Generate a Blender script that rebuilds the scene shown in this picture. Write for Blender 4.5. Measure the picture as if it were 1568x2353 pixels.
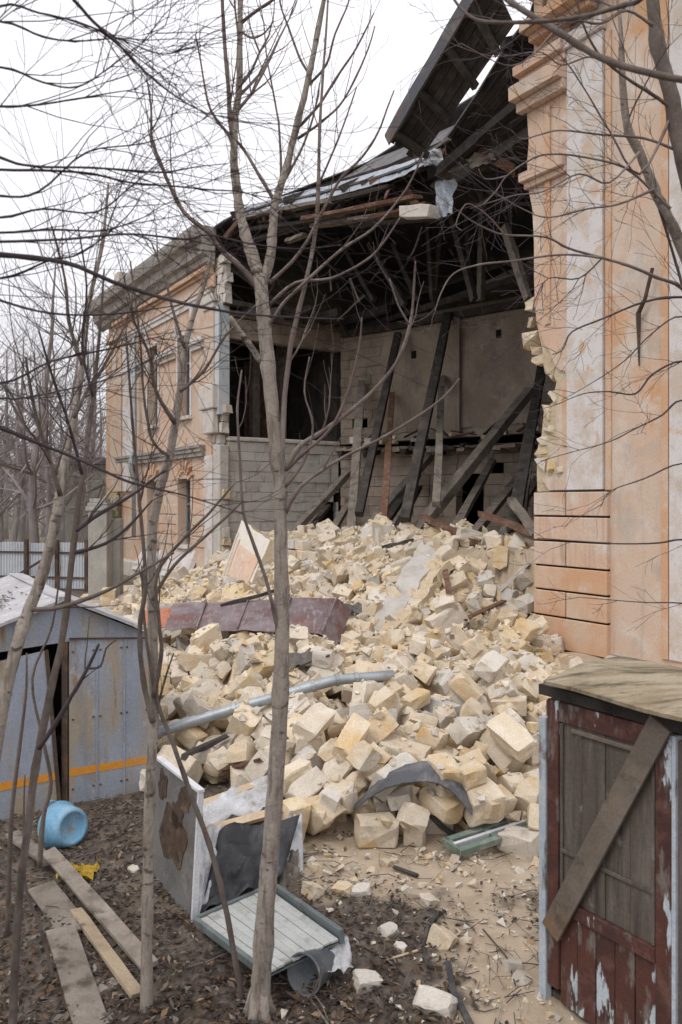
import bpy, bmesh, math, random
from mathutils import Vector, Matrix, Euler, noise as mnoise
from mathutils.bvhtree import BVHTree

for o in list(bpy.data.objects):
    bpy.data.objects.remove(o)
scene = bpy.context.scene
COL = scene.collection
R = math.radians
PI = math.pi

# ------------------------------------------------------------ camera, sky, sun, exposure
cam_d = bpy.data.cameras.new("camera")
cam = bpy.data.objects.new("camera", cam_d)
COL.objects.link(cam)
cam.location = (0, 0, 3.0)
cam.rotation_euler = (R(90), 0, 0)
cam_d.sensor_fit = 'VERTICAL'
cam_d.sensor_height = 36.0
cam_d.sensor_width = 24.0
cam_d.lens = 28.0
cam_d.shift_y = -0.0089
cam_d.clip_start = 0.05
cam_d.clip_end = 2000
cam_d.dof.use_dof = True
cam_d.dof.focus_distance = 11.0
cam_d.dof.aperture_fstop = 4.0
scene.camera = cam

SUN_EL, SUN_AZ = R(52), R(215)          # azimuth clockwise from +Y: behind the camera, from the left
world = bpy.data.worlds.new("World")
scene.world = world
world.use_nodes = True
nt = world.node_tree
nt.nodes.clear()
w_out = nt.nodes.new("ShaderNodeOutputWorld")
w_bg = nt.nodes.new("ShaderNodeBackground")
w_sky = nt.nodes.new("ShaderNodeTexSky")
w_sky.sky_type = 'NISHITA'
w_sky.sun_disc = False
w_sky.sun_elevation = SUN_EL
w_sky.sun_rotation = SUN_AZ
w_mix = nt.nodes.new("ShaderNodeMix")
w_mix.data_type = 'RGBA'
w_mix.inputs[0].default_value = 0.93    # closed overcast: cloud white over the blue sky
# an overcast sky is brighter overhead than at the horizon
w_tc = nt.nodes.new("ShaderNodeTexCoord")
w_sep = nt.nodes.new("ShaderNodeSeparateXYZ")
nt.links.new(w_tc.outputs["Generated"], w_sep.inputs[0])
w_mr = nt.nodes.new("ShaderNodeMapRange")
w_mr.inputs[1].default_value, w_mr.inputs[2].default_value = 0.0, 1.0
w_mr.inputs[3].default_value, w_mr.inputs[4].default_value = 8.6, 13.2
nt.links.new(w_sep.outputs[2], w_mr.inputs[0])
w_col = nt.nodes.new("ShaderNodeVectorMath")
w_col.operation = 'SCALE'
w_col.inputs[0].default_value = (1.0, .99, 1.035)
nt.links.new(w_mr.outputs[0], w_col.inputs["Scale"])
nt.links.new(w_col.outputs[0], w_mix.inputs[7])
nt.links.new(w_sky.outputs[0], w_mix.inputs[6])
nt.links.new(w_mix.outputs[2], w_bg.inputs[0])
w_bg.inputs[1].default_value = 0.105
nt.links.new(w_bg.outputs[0], w_out.inputs[0])

sun_d = bpy.data.lights.new("sun", 'SUN')
sun_d.energy = 1.0
sun_d.angle = R(20)
sun_d.color = (1.0, 0.96, 0.9)
sun = bpy.data.objects.new("sun", sun_d)
COL.objects.link(sun)
sdir = Vector((math.sin(SUN_AZ) * math.cos(SUN_EL), math.cos(SUN_AZ) * math.cos(SUN_EL), math.sin(SUN_EL)))
sun.rotation_euler = sdir.to_track_quat('Z', 'Y').to_euler()
sun.location = sdir * 40

vs = scene.view_settings
vs.view_transform = 'Standard'
vs.look = 'None'
vs.exposure = 0.11
vs.gamma = 1.0
vs.use_curve_mapping = False
scene.cycles.max_bounces = 6

# ------------------------------------------------------------ helpers: frames of reference
FPX = 1829.0                                # focal length, in the units of the survey sheet (1568 x 2353)

def P(x, y, d):
    """A surveyed direction at a known distance, as a point in the place."""
    return Vector(((x - 784.0) * d / FPX, d, 3.0 + (1155.5 - y) * d / FPX))

U = Vector((-0.546, 0.838, 0)).normalized()     # along the street front, going away
N = Vector((0.838, 0.546, 0)).normalized()      # into the building
P0 = Vector((3.52, 14.6, 0))                    # near end of the gap in the front
ZV = Vector((0, 0, 1))

def F(t, w, z):
    return P0 + U * t + N * w + ZV * z

def T(x, w=0.0):
    k = (x - 784.0) / FPX
    b = P0 + N * w
    return (b.x - k * b.y) / (-U.x + k * U.y)

def TZ(x, y, w=0.0):
    t = T(x, w)
    d = (P0 + N * w + U * t).y
    return t, 3.0 + (1155.5 - y) * d / FPX

def smooth(x, a, b):
    t = max(0.0, min(1.0, (x - a) / (b - a)))
    return t * t * (3 - 2 * t)

def interp(x, xs, ys):
    if x <= xs[0]:
        return ys[0]
    for i in range(1, len(xs)):
        if x <= xs[i]:
            f = (x - xs[i - 1]) / (xs[i] - xs[i - 1])
            return ys[i - 1] + f * (ys[i] - ys[i - 1])
    return ys[-1]

def n3(x, y, z=0.0):
    return mnoise.noise(Vector((x, y, z)))

def heap(X, Y):
    dx, dy = X - P0.x, Y - P0.y
    t = dx * U.x + dy * U.y
    w = dx * N.x + dy * N.y
    full = interp(w, [-7.4, -6.6, -5.2, -3.2, -1.7, -.4, .5, 2, 3.2, 4.6, 7], [0, .18, .32, .46, .95, 1.7, 2.1, 2.1, 1.75, 1.2, .6])
    apron = interp(w, [-7.4, -6.4, -4, .3], [0, .18, .34, .40])
    if w < 0.5:
        h = apron + (full - apron) * smooth(t, -.4, 2.6)
    else:
        h = full
    h *= 1 - smooth(t, 11.0, 15.0)
    h *= smooth(t, -7.5, -5.9) * smooth(Y, 7.0, 7.7)
    return h

def ground(X, Y):
    g = 0.035 * n3(X * .9, Y * .9) + 0.015 * n3(X * 3.1, Y * 3.1, 5)
    g *= 1 - smooth(math.hypot(X, Y), 20, 45)
    g += 0.10 * math.exp(-((X + 1.6) ** 2 + (Y - 7.3) ** 2) / .8)      # leaves blown against the shed
    h = heap(X, Y)
    if h > 0:
        h += .10 * smooth(h, 0, .3) * n3(X * 1.1, Y * 1.1, 9)
    return g + max(h, 0)

def hit(x, y, lift=0.0):
    """Where a surveyed direction meets the ground or the heap."""
    d = 2.0
    while d < 60:
        p = P(x, y, d)
        if p.z < ground(p.x, p.y) + lift:
            break
        d += 0.02
    p = P(x, y, d)
    return p

# ------------------------------------------------------------ helpers: meshes and objects
class MB:
    def __init__(self):
        self.v, self.f, self.m, self.uv = [], [], [], None

    def add(self, vs_, fs_, mi=0):
        b = len(self.v)
        self.v.extend([tuple(p) for p in vs_])
        for f in fs_:
            self.f.append([b + i for i in f])
            self.m.append(mi)

    def box(self, c, ax, ay, az, mi=0, jit=0.0, rng=None):
        """box from centre and three half-axes"""
        c = Vector(c)
        vv = []
        for sx in (-1, 1):
            for sy in (-1, 1):
                for sz in (-1, 1):
                    p = c + ax * sx + ay * sy + az * sz
                    if jit:
                        p = p + Vector((rng.uniform(-jit, jit), rng.uniform(-jit, jit), rng.uniform(-jit, jit)))
                    vv.append(p)
        self.add(vv, [(0, 1, 3, 2), (4, 6, 7, 5), (0, 4, 5, 1), (2, 3, 7, 6), (0, 2, 6, 4), (1, 5, 7, 3)], mi)

    def fbox(self, t0, t1, w0, w1, z0, z1, mi=0, jit=0.0, rng=None):
        self.box(F((t0 + t1) / 2, (w0 + w1) / 2, (z0 + z1) / 2), U * ((t1 - t0) / 2), N * ((w1 - w0) / 2), ZV * ((z1 - z0) / 2), mi, jit, rng)

    def beam(self, a, b, wd, th, up=ZV, mi=0, segs=1, jit=0.0, rng=None):
        a, b = Vector(a), Vector(b)
        d = (b - a).normalized()
        s = d.cross(up)
        if s.length < 1e-4:
            s = d.cross(Vector((1, 0, 0)))
        s.normalize()
        n = s.cross(d).normalized()
        rings = []
        for i in range(segs + 1):
            p = a.lerp(b, i / segs)
            j = (lambda: rng.uniform(-jit, jit)) if jit else (lambda: 0.0)
            e = (1 if (not jit or i not in (0, segs)) else 3)
            rings.append([p + s * (sx * wd / 2 + j()) + n * (sn * th / 2 + j()) + d * (j() * e) for sx, sn in ((-1, -1), (1, -1), (1, 1), (-1, 1))])
        vv = [q for r in rings for q in r]
        ff = [(3, 2, 1, 0), tuple(4 * segs + i for i in range(4))]
        for i in range(segs):
            for k in range(4):
                k2 = (k + 1) % 4
                ff.append((4 * i + k, 4 * i + k2, 4 * i + 4 + k2, 4 * i + 4 + k))
        self.add(vv, ff, mi)

    def tube(self, pts, rad, sides=6, mi=0, cap=True):
        k = len(pts)
        pts = [Vector(p) for p in pts]
        ref = None
        vv = []
        for i in range(k):
            d = (pts[min(i + 1, k - 1)] - pts[max(i - 1, 0)])
            if d.length < 1e-6:
                d = Vector((0, 0, 1))
            d.normalize()
            if ref is None:
                ref = d.orthogonal().normalized()
            ref = (ref - d * ref.dot(d))
            if ref.length < 1e-5:
                ref = d.orthogonal()
            ref.normalize()
            b = d.cross(ref)
            r = rad[i] if not isinstance(rad, (int, float)) else rad
            for s in range(sides):
                a = 2 * PI * s / sides
                vv.append(pts[i] + ref * (r * math.cos(a)) + b * (r * math.sin(a)))
        ff = []
        for i in range(k - 1):
            for s in range(sides):
                s2 = (s + 1) % sides
                ff.append((i * sides + s, i * sides + s2, (i + 1) * sides + s2, (i + 1) * sides + s))
        if cap:
            ff.append(tuple(range(sides - 1, -1, -1)))
            ff.append(tuple((k - 1) * sides + s for s in range(sides)))
        self.add(vv, ff, mi)

    def poly(self, pts, ext, mi=0, mside=None):
        """closed outline (3-d points) pushed back by the vector ext"""
        bm = bmesh.new()
        a = [bm.verts.new(p) for p in pts]
        f = bm.faces.new(a)
        f.normal_update()
        r = bmesh.ops.triangulate(bm, faces=[f], ngon_method='EAR_CLIP')
        bm.verts.index_update()
        tris = [[v.index for v in q.verts] for q in bm.faces]
        bm.free()
        n = len(pts)
        self.add(pts, tris, mi)
        self.add([Vector(p) + ext for p in pts], [t[::-1] for t in tris], mi)
        vv = list(pts) + [Vector(p) + ext for p in pts]
        self.add(vv, [(i, (i + 1) % n, n + (i + 1) % n, n + i) for i in range(n)], mi if mside is None else mside)

    def grid(self, fn, nu, nv, mi=0):
        vv = [fn(i / nu, j / nv) for j in range(nv + 1) for i in range(nu + 1)]
        ff = [(j * (nu + 1) + i, j * (nu + 1) + i + 1, (j + 1) * (nu + 1) + i + 1, (j + 1) * (nu + 1) + i) for j in range(nv) for i in range(nu)]
        self.add(vv, ff, mi)

    def mesh(self, name, mats, smooth_=False):
        me = bpy.data.meshes.new(name)
        me.from_pydata(self.v, [], self.f)
        if not isinstance(mats, (list, tuple)):
            mats = [mats]
        for m in mats:
            me.materials.append(m)
        if len(mats) > 1:
            me.polygons.foreach_set("material_index", self.m)
        if smooth_:
            me.polygons.foreach_set("use_smooth", [True] * len(self.f))
        bm = bmesh.new()
        bm.from_mesh(me)
        bmesh.ops.recalc_face_normals(bm, faces=bm.faces)
        bm.to_mesh(me)
        bm.free()
        return me

    def build(self, name, mats, parent=None, smooth_=False, solid=0.0, bevel=0.0, kind=None, label=None):
        me = self.mesh(name, mats, smooth_)
        o = bpy.data.objects.new(name, me)
        COL.objects.link(o)
        if parent is not None:
            o.parent = parent
            o.matrix_parent_inverse = parent_inv(parent)
        if solid:
            md = o.modifiers.new("solid", 'SOLIDIFY')
            md.thickness = solid
            md.offset = 0
        if bevel:
            md = o.modifiers.new("bevel", 'BEVEL')
            md.width = bevel
            md.segments = 2
            md.limit_method = 'ANGLE'
        if kind:
            o["kind"] = kind
        if label:
            o["label"] = label
        return o

def parent_inv(p):
    """things sit at their base, their parts are drawn in place"""
    return Matrix.Translation(-Vector(p.location)) if p.parent is None else Matrix()

def tag(o, label, cat, group=None):
    o["label"] = label
    o["category"] = cat
    if group:
        o["group"] = group
    return o

def thing(name, label, cat, loc=(0, 0, 0), group=None):
    o = bpy.data.objects.new(name, None)
    o.empty_display_size = .2
    COL.objects.link(o)
    o.location = loc
    return tag(o, label, cat, group)

# ------------------------------------------------------------ helpers: materials
def M(name, base, layers=(), bump=(), rough=0.9, metal=0.0, rnd=0.0, spec=0.3, grain=0.12, hue=0.0):
    """layers: (colour, scale, lo, hi, stretch xyz or None, strength); bump: (scale, strength)"""
    m = bpy.data.materials.new(name)
    m.use_nodes = True
    t = m.node_tree
    nd, lk = t.nodes, t.links
    bs = nd["Principled BSDF"]
    bs.inputs["Roughness"].default_value = rough
    bs.inputs["Metallic"].default_value = metal
    bs.inputs["Specular IOR Level"].default_value = spec
    tc = nd.new("ShaderNodeTexCoord")
    oi = nd.new("ShaderNodeObjectInfo")
    off = nd.new("ShaderNodeVectorMath")
    off.operation = 'SCALE'
    off.inputs[0].default_value = (37.0, 53.0, 71.0)
    lk.new(oi.outputs["Random"], off.inputs["Scale"])
    co = nd.new("ShaderNodeVectorMath")
    co.operation = 'ADD'
    lk.new(tc.outputs["Object"], co.inputs[0])
    lk.new(off.outputs[0], co.inputs[1])
    cur = None
    rgb = nd.new("ShaderNodeRGB")
    rgb.outputs[0].default_value = (*base, 1)
    cur = rgb.outputs[0]
    for i, L in enumerate(layers):
        col, sc, lo, hi = L[:4]
        st = L[4] if len(L) > 4 else None
        fac = L[5] if len(L) > 5 else 1.0
        src = co.outputs[0]
        if st:
            mp = nd.new("ShaderNodeMapping")
            mp.inputs["Scale"].default_value = st
            mp.inputs["Location"].default_value = (i * 3.7, i * 1.3, i * 2.1)
            lk.new(src, mp.inputs[0])
            src = mp.outputs[0]
        nz = nd.new("ShaderNodeTexNoise")
        nz.inputs["Scale"].default_value = sc
        nz.inputs["Detail"].default_value = 7
        nz.inputs["Roughness"].default_value = .62
        if not st:
            ad = nd.new("ShaderNodeVectorMath")
            ad.operation = 'ADD'
            ad.inputs[1].default_value = (i * 11.3, i * 7.9, i * 5.1)
            lk.new(src, ad.inputs[0])
            src = ad.outputs[0]
        lk.new(src, nz.inputs["Vector"])
        mr = nd.new("ShaderNodeMapRange")
        mr.inputs[1].default_value = lo
        mr.inputs[2].default_value = hi
        mr.inputs[4].default_value = fac
        lk.new(nz.outputs[0], mr.inputs[0])
        mx = nd.new("ShaderNodeMix")
        mx.data_type = 'RGBA'
        lk.new(mr.outputs[0], mx.inputs[0])
        lk.new(cur, mx.inputs[6])
        mx.inputs[7].default_value = (*col, 1)
        cur = mx.outputs[2]
    if grain:
        nz = nd.new("ShaderNodeTexNoise")
        nz.inputs["Scale"].default_value = 60
        nz.inputs["Detail"].default_value = 4
        lk.new(co.outputs[0], nz.inputs["Vector"])
        mr = nd.new("ShaderNodeMapRange")
        mr.inputs[1].default_value = .3
        mr.inputs[2].default_value = .7
        mr.inputs[3].default_value = 1 - grain
        mr.inputs[4].default_value = 1 + grain
        lk.new(nz.outputs[0], mr.inputs[0])
        mu = nd.new("ShaderNodeVectorMath")
        mu.operation = 'SCALE'
        lk.new(cur, mu.inputs[0])
        lk.new(mr.outputs[0], mu.inputs["Scale"])
        cur = mu.outputs[0]
    if rnd:
        ge = nd.new("ShaderNodeNewGeometry")
        ad = nd.new("ShaderNodeMath")
        ad.operation = 'ADD'
        lk.new(oi.outputs["Random"], ad.inputs[0])
        lk.new(ge.outputs["Random Per Island"], ad.inputs[1])
        fr = nd.new("ShaderNodeMath")
        fr.operation = 'FRACT'
        lk.new(ad.outputs[0], fr.inputs[0])
        mr = nd.new("ShaderNodeMapRange")
        mr.inputs[3].default_value = 1 - rnd
        mr.inputs[4].default_value = 1 + rnd
        lk.new(fr.outputs[0], mr.inputs[0])
        hs = nd.new("ShaderNodeHueSaturation")
        lk.new(cur, hs.inputs["Color"])
        lk.new(mr.outputs[0], hs.inputs["Value"])
        if hue:
            m2 = nd.new("ShaderNodeMath")
            m2.operation = 'MULTIPLY'
            m2.inputs[1].default_value = 7.31
            lk.new(fr.outputs[0], m2.inputs[0])
            f2 = nd.new("ShaderNodeMath")
            f2.operation = 'FRACT'
            lk.new(m2.outputs[0], f2.inputs[0])
            mr2 = nd.new("ShaderNodeMapRange")
            mr2.inputs[3].default_value = 1 - hue
            mr2.inputs[4].default_value = 1 + hue
            lk.new(f2.outputs[0], mr2.inputs[0])
            lk.new(mr2.outputs[0], hs.inputs["Saturation"])
        cur = hs.outputs[0]
    lk.new(cur, bs.inputs["Base Color"])
    last = None
    for sc, stg in bump:
        nz = nd.new("ShaderNodeTexNoise")
        nz.inputs["Scale"].default_value = sc
        nz.inputs["Detail"].default_value = 6
        nz.inputs["Roughness"].default_value = .65
        lk.new(co.outputs[0], nz.inputs["Vector"])
        bp = nd.new("ShaderNodeBump")
        bp.inputs["Strength"].default_value = stg
        bp.inputs["Distance"].default_value = .25 / sc
        lk.new(nz.outputs[0], bp.inputs["Height"])
        if last is not None:
            lk.new(last.outputs[0], bp.inputs["Normal"])
        last = bp
    if last is not None:
        lk.new(last.outputs[0], bs.inputs["Normal"])
    return m

# limestone of the rubble: four looks
M_CREAM = M("limestone_cream", (.60, .505, .38), [((.66, .58, .47), 3, .42, .62), ((.57, .40, .21), 2.2, .54, .70), ((.40, .34, .27), 6, .58, .74)], [(9, .5), (45, .5)], rnd=.13, hue=.25)
M_OCHRE = M("limestone_ochre", (.585, .45, .275), [((.65, .57, .45), 2.6, .42, .62), ((.52, .33, .13), 4, .56, .72), ((.40, .32, .22), 8, .62, .76)], [(9, .6), (45, .6)], rnd=.12, hue=.2)
M_GREY = M("limestone_grey", (.50, .455, .39), [((.60, .555, .49), 3, .45, .65), ((.30, .27, .23), 5, .56, .74), ((.50, .40, .26), 2, .58, .74)], [(9, .5), (45, .5)], rnd=.14, hue=.25)
M_WHITE = M("limestone_plastered", (.60, .555, .49), [((.55, .48, .38), 3, .5, .68), ((.45, .41, .36), 7, .58, .74)], [(12, .3), (50, .4)], rnd=.08)
BLOCK_MATS = [M_CREAM, M_OCHRE, M_GREY, M_WHITE]
BLOCK_WORDS = ["cream", "ochre yellow", "grey", "whitish plastered"]

# ------------------------------------------------------------ rubble block shapes
def block_template(i):
    """one broken limestone block: hull of a box whose corners and ends are knocked off"""
    rg = random.Random(1000 + i)
    kind = i % 4                       # 0,1 whole block, 2 broken half, 3 lump
    lx, ly, lz = [(.205, .115, .10), (.165, .115, .10), (.125, .105, .085), (.09, .072, .058)][kind]
    lx *= rg.uniform(.88, 1.12); ly *= rg.uniform(.9, 1.1); lz *= rg.uniform(.9, 1.1)
    pts = []
    for sx in (-1, 1):
        for sy in (-1, 1):
            for sz in (-1, 1):
                big = rg.random() < (.42, .45, .6, .8)[kind]
                for ax in range(3):
                    c = rg.uniform(.05, .17) * (1 if not big else rg.uniform(2.8, 6.0))
                    c = min(c, .85)
                    h = [1.0, 1.0, 1.0]
                    h[ax] = 1 - c
                    k = .017
                    pts.append(Vector((sx * lx * h[0] + rg.uniform(-k, k), sy * ly * h[1] + rg.uniform(-k, k), sz * lz * h[2] + rg.uniform(-k, k))))
    bm = bmesh.new()
    for p in pts:
        bm.verts.new(p)
    r = bmesh.ops.convex_hull(bm, input=bm.verts)
    bmesh.ops.delete(bm, geom=[v for v in bm.verts if not v.link_faces], context='VERTS')
    return bm

N_TPL = 24

# ------------------------------------------------------------ materials of the setting and the building
M_PEACH = M("plaster_peach", (.60, .40, .285), [((.59, .475, .38), .7, .38, .60), ((.56, .31, .18), 1.3, .55, .72), ((.62, .56, .49), 2.1, .56, .70), ((.60, .58, .54), 3.3, .62, .68), ((.27, .22, .19), 2.0, .54, .76, (5, 5, .35), .6), ((.50, .37, .27), 9, .52, .72, None, .6), ((.22, .18, .15), 14, .66, .72, None, .7)], [(5, .25), (40, .25)])
M_ORANGE = M("plaster_orange", (.57, .34, .205), [((.59, .445, .33), 1.1, .42, .64), ((.58, .50, .42), 2.6, .55, .70), ((.33, .22, .16), 2.5, .6, .8, (4, 4, .5), .5)], [(6, .25), (40, .25)])
M_BEIGE = M("plaster_beige", (.57, .45, .355), [((.59, .40, .28), .8, .45, .66), ((.62, .55, .48), 1.5, .50, .66), ((.42, .37, .325), 1.1, .53, .70), ((.57, .345, .20), .55, .60, .65), ((.30, .255, .22), 1.6, .56, .78, (4, 4, .4), .55), ((.34, .29, .25), 13, .64, .71, None, .6)], [(6, .2), (40, .2)])
M_WHITEWASH = M("whitewash", (.63, .60, .585), [((.54, .46, .39), 1.8, .47, .62), ((.57, .42, .30), 3.2, .57, .64), ((.40, .38, .36), 9, .60, .70, None, .6), ((.42, .40, .39), 1.2, .58, .8, (3, 3, .6), .6)], [(6, .25), (40, .2)])
M_PLINTH = M("plinth_stone", (.60, .55, .50), [((.40, .40, .36), 3, .5, .7), ((.50, .40, .30), 5, .55, .72)], [(10, .4), (40, .3)])
M_CORE = M("shell_limestone_wall", (.56, .45, .30), [((.60, .55, .46), 2, .46, .66), ((.52, .36, .17), 3, .55, .72), ((.30, .26, .20), 5, .60, .8)], [(6, 1.0), (30, .8)], rnd=.1)
M_CORNICE = M("weathered_cornice", (.29, .265, .24), [((.44, .40, .36), 1.4, .45, .68), ((.16, .15, .14), 2.2, .52, .74, (1, 1, .5)), ((.48, .36, .25), 3, .6, .74)], [(7, .35), (40, .3)])
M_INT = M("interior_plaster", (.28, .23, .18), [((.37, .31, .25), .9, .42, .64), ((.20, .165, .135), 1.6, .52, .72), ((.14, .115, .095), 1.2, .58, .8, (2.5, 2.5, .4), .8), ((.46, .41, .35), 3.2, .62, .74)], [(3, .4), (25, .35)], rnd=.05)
M_INTPALE = M("interior_whitewash", (.52, .49, .45), [((.42, .39, .34), 1.1, .44, .66), ((.36, .32, .27), 2.6, .55, .74), ((.50, .40, .28), 1.8, .60, .76)], [(4, .4), (25, .35)], rnd=.06)
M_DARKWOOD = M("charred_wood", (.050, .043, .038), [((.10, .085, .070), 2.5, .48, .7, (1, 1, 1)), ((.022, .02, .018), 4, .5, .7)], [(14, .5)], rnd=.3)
M_GREYWOOD = M("weathered_wood", (.17, .145, .12), [((.25, .22, .19), 3, .46, .68), ((.075, .062, .052), 4, .52, .7)], [(9, .4), (40, .3)], rnd=.22)
M_BROWNWOOD = M("brown_timber", (.16, .085, .055), [((.25, .17, .12), 4, .5, .7), ((.08, .045, .035), 5, .5, .7)], [(12, .4)], rnd=.15)
M_NEWWOOD = M("pale_timber", (.56, .43, .28), [((.46, .36, .25), 5, .5, .7), ((.62, .53, .40), 3, .5, .7)], [(18, .3)], rnd=.1)
M_ROOFTIN = M("grey_roof_tin", (.34, .37, .41), [((.22, .23, .25), 2, .46, .66), ((.28, .17, .11), 3, .58, .72), ((.48, .50, .53), 4, .58, .74)], [(5, .25)], rough=.5, metal=.35)
M_TINDARK = M("sooty_roof_tin", (.09, .09, .10), [((.17, .15, .13), 2, .46, .66), ((.16, .09, .06), 3, .56, .72)], [(5, .3)], rough=.7)
M_PURPLE = M("rust_purple_sheet", (.155, .105, .105), [((.25, .205, .215), 1.6, .42, .64), ((.19, .085, .065), 2.4, .52, .68), ((.44, .41, .42), 6, .62, .72), ((.33, .29, .29), 3, .52, .70, (6, 1, 3), .8)], [(4, .2), (30, .15)], rough=.55, metal=.15)
M_RUSTRED = M("red_brick", (.42, .17, .10), [((.30, .13, .085), 5, .5, .7)], [(20, .4)], rnd=.1)
M_ROOMSHADE = M("room_shade_plaster", (.055, .048, .042), [((.10, .085, .07), 1.3, .46, .68), ((.03, .027, .025), 2, .5, .7)], [(5, .3)])  # near-black plaster: the darkness of the unlit rooms is put into the colour
M_DARK = M("dark_void", (.012, .011, .011), [], [], grain=0)
M_PANE = M("dirty_glass", (.035, .038, .042), [((.10, .105, .11), 2, .45, .7)], [(3, .05)], rough=.25, spec=.5, grain=0)
M_FRAME = M("grey_window_frame", (.20, .205, .21), [((.16, .15, .14), 6, .5, .7)], [(20, .3)])
M_BLUEPLASTER = M("pale_blue_paint", (.47, .51, .55), [((.58, .58, .56), 2, .42, .60), ((.30, .36, .42), 3, .55, .72), ((.48, .42, .34), 5, .6, .72)], [(8, .3)])
M_PIPE = M("galvanised_pipe", (.40, .43, .45), [((.28, .30, .31), 3, .45, .66), ((.34, .28, .22), 4, .60, .74)], [(14, .12)], rough=.45, metal=.5)
M_CONCRETE = M("concrete", (.33, .32, .29), [((.42, .40, .36), 2, .45, .66), ((.22, .22, .19), 2.5, .54, .74, (2, 2, .5)), ((.28, .30, .22), 1.5, .60, .76)], [(8, .3), (40, .3)])
M_MOSS = M("mossy_stone", (.36, .32, .22), [((.11, .14, .05), 2.2, .46, .60), ((.48, .40, .22), 3, .56, .70), ((.10, .09, .075), 4, .56, .72)], [(8, .6), (30, .5)], rnd=.15)
M_FENCE = M("fence_sheet", (.52, .55, .58), [((.42, .44, .47), 2, .48, .68), ((.40, .32, .26), 3, .62, .76)], [(3, .05)], rough=.5)
M_IRON = M("rusty_iron", (.07, .05, .04), [((.17, .09, .05), 6, .5, .68)], [(25, .4)], rough=.8)

def ground_material():
    m = M("earth", (.105, .086, .070), [((.18, .15, .12), 1.6, .46, .66), ((.065, .052, .043), 3.2, .50, .68), ((.30, .26, .21), 7, .60, .74), ((.16, .11, .075), 11, .52, .7)], [(4, .4), (22, .6), (70, .5)])
    t = m.node_tree
    nd, lk = t.nodes, t.links
    bs = nd["Principled BSDF"]
    src = bs.inputs["Base Color"].links[0].from_socket
    cur = src
    for nm, cA, cB in (("sand", (.47, .38, .28), (.37, .29, .205)), ("lawn", (.16, .155, .075), (.21, .18, .11))):
        at = nd.new("ShaderNodeAttribute")
        at.attribute_name = nm
        nz = nd.new("ShaderNodeTexNoise")
        nz.inputs["Scale"].default_value = 3.5
        nz.inputs["Detail"].default_value = 8
        tc = nd.new("ShaderNodeTexCoord")
        lk.new(tc.outputs["Object"], nz.inputs["Vector"])
        c = nd.new("ShaderNodeMix")
        c.data_type = 'RGBA'
        c.inputs[6].default_value = (*cA, 1)
        c.inputs[7].default_value = (*cB, 1)
        mr0 = nd.new("ShaderNodeMapRange")
        mr0.inputs[1].default_value, mr0.inputs[2].default_value = .4, .65
        lk.new(nz.outputs[0], mr0.inputs[0])
        lk.new(mr0.outputs[0], c.inputs[0])
        ad = nd.new("ShaderNodeMath")
        ad.operation = 'MULTIPLY_ADD'
        lk.new(nz.outputs[0], ad.inputs[0])
        ad.inputs[1].default_value = 1.1
        lk.new(at.outputs["Fac"], ad.inputs[2])
        mr = nd.new("ShaderNodeMapRange")
        mr.inputs[1].default_value, mr.inputs[2].default_value = .92, 1.15
        lk.new(ad.outputs[0], mr.inputs[0])
        mx = nd.new("ShaderNodeMix")
        mx.data_type = 'RGBA'
        lk.new(mr.outputs[0], mx.inputs[0])
        lk.new(cur, mx.inputs[6])
        lk.new(c.outputs[2], mx.inputs[7])
        cur = mx.outputs[2]
    lk.new(cur, bs.inputs["Base Color"])
    return m

def sandiness(X, Y):
    """1 on the sandy mortar dust round the heap and in the passage, 0 on the leaf mould"""
    h = heap(X, Y)
    if h > .02:
        return 1.0
    a = math.hypot((X - .85) / 1.35, (Y - 6.7) / .75)
    c = math.hypot((X - 1.12) / .5, (Y - 4.9) / 1.5)
    return max(0.0, 1.2 - .7 * a, 1.0 - .6 * c)

# ------------------------------------------------------------ ground
def axis(lo, hi, step, far):
    xs = []
    x = lo
    while x < hi:
        xs.append(x)
        x += step
    xs.append(hi)
    g, s = [], step
    x = hi
    while x < far:
        s *= 1.35
        x += s
        g.append(min(x, far))
    h, s, x = [], step, lo
    while x > -far:
        s *= 1.35
        x -= s
        h.append(max(x, -far))
    return h[::-1] + xs + g

gx, gy = axis(-6, 5, .09, 400), axis(2.6, 22, .09, 400)
gv = [(x, y, ground(x, y)) for y in gy for x in gx]
nx_ = len(gx)
gf = [(j * nx_ + i, j * nx_ + i + 1, (j + 1) * nx_ + i + 1, (j + 1) * nx_ + i) for j in range(len(gy) - 1) for i in range(nx_ - 1)]
gm = bpy.data.meshes.new("ground")
gm.from_pydata(gv, [], gf)
gm.polygons.foreach_set("use_smooth", [True] * len(gf))
at = gm.attributes.new("sand", 'FLOAT', 'POINT')
at.data.foreach_set("value", [sandiness(x, y) for x, y, z in gv])
at = gm.attributes.new("lawn", 'FLOAT', 'POINT')
at.data.foreach_set("value", [smooth(y, 28, 34) * 1.2 for x, y, z in gv])
gm.materials.append(ground_material())
ground_o = bpy.data.objects.new("ground", gm)
COL.objects.link(ground_o)
ground_o["kind"] = "structure"

# ------------------------------------------------------------ the ruined building
B = thing("ruined_building", "two storey peach plastered house whose street front has collapsed in the middle", "building", F(0, 0, 0))
rb = random.Random(5)

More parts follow.
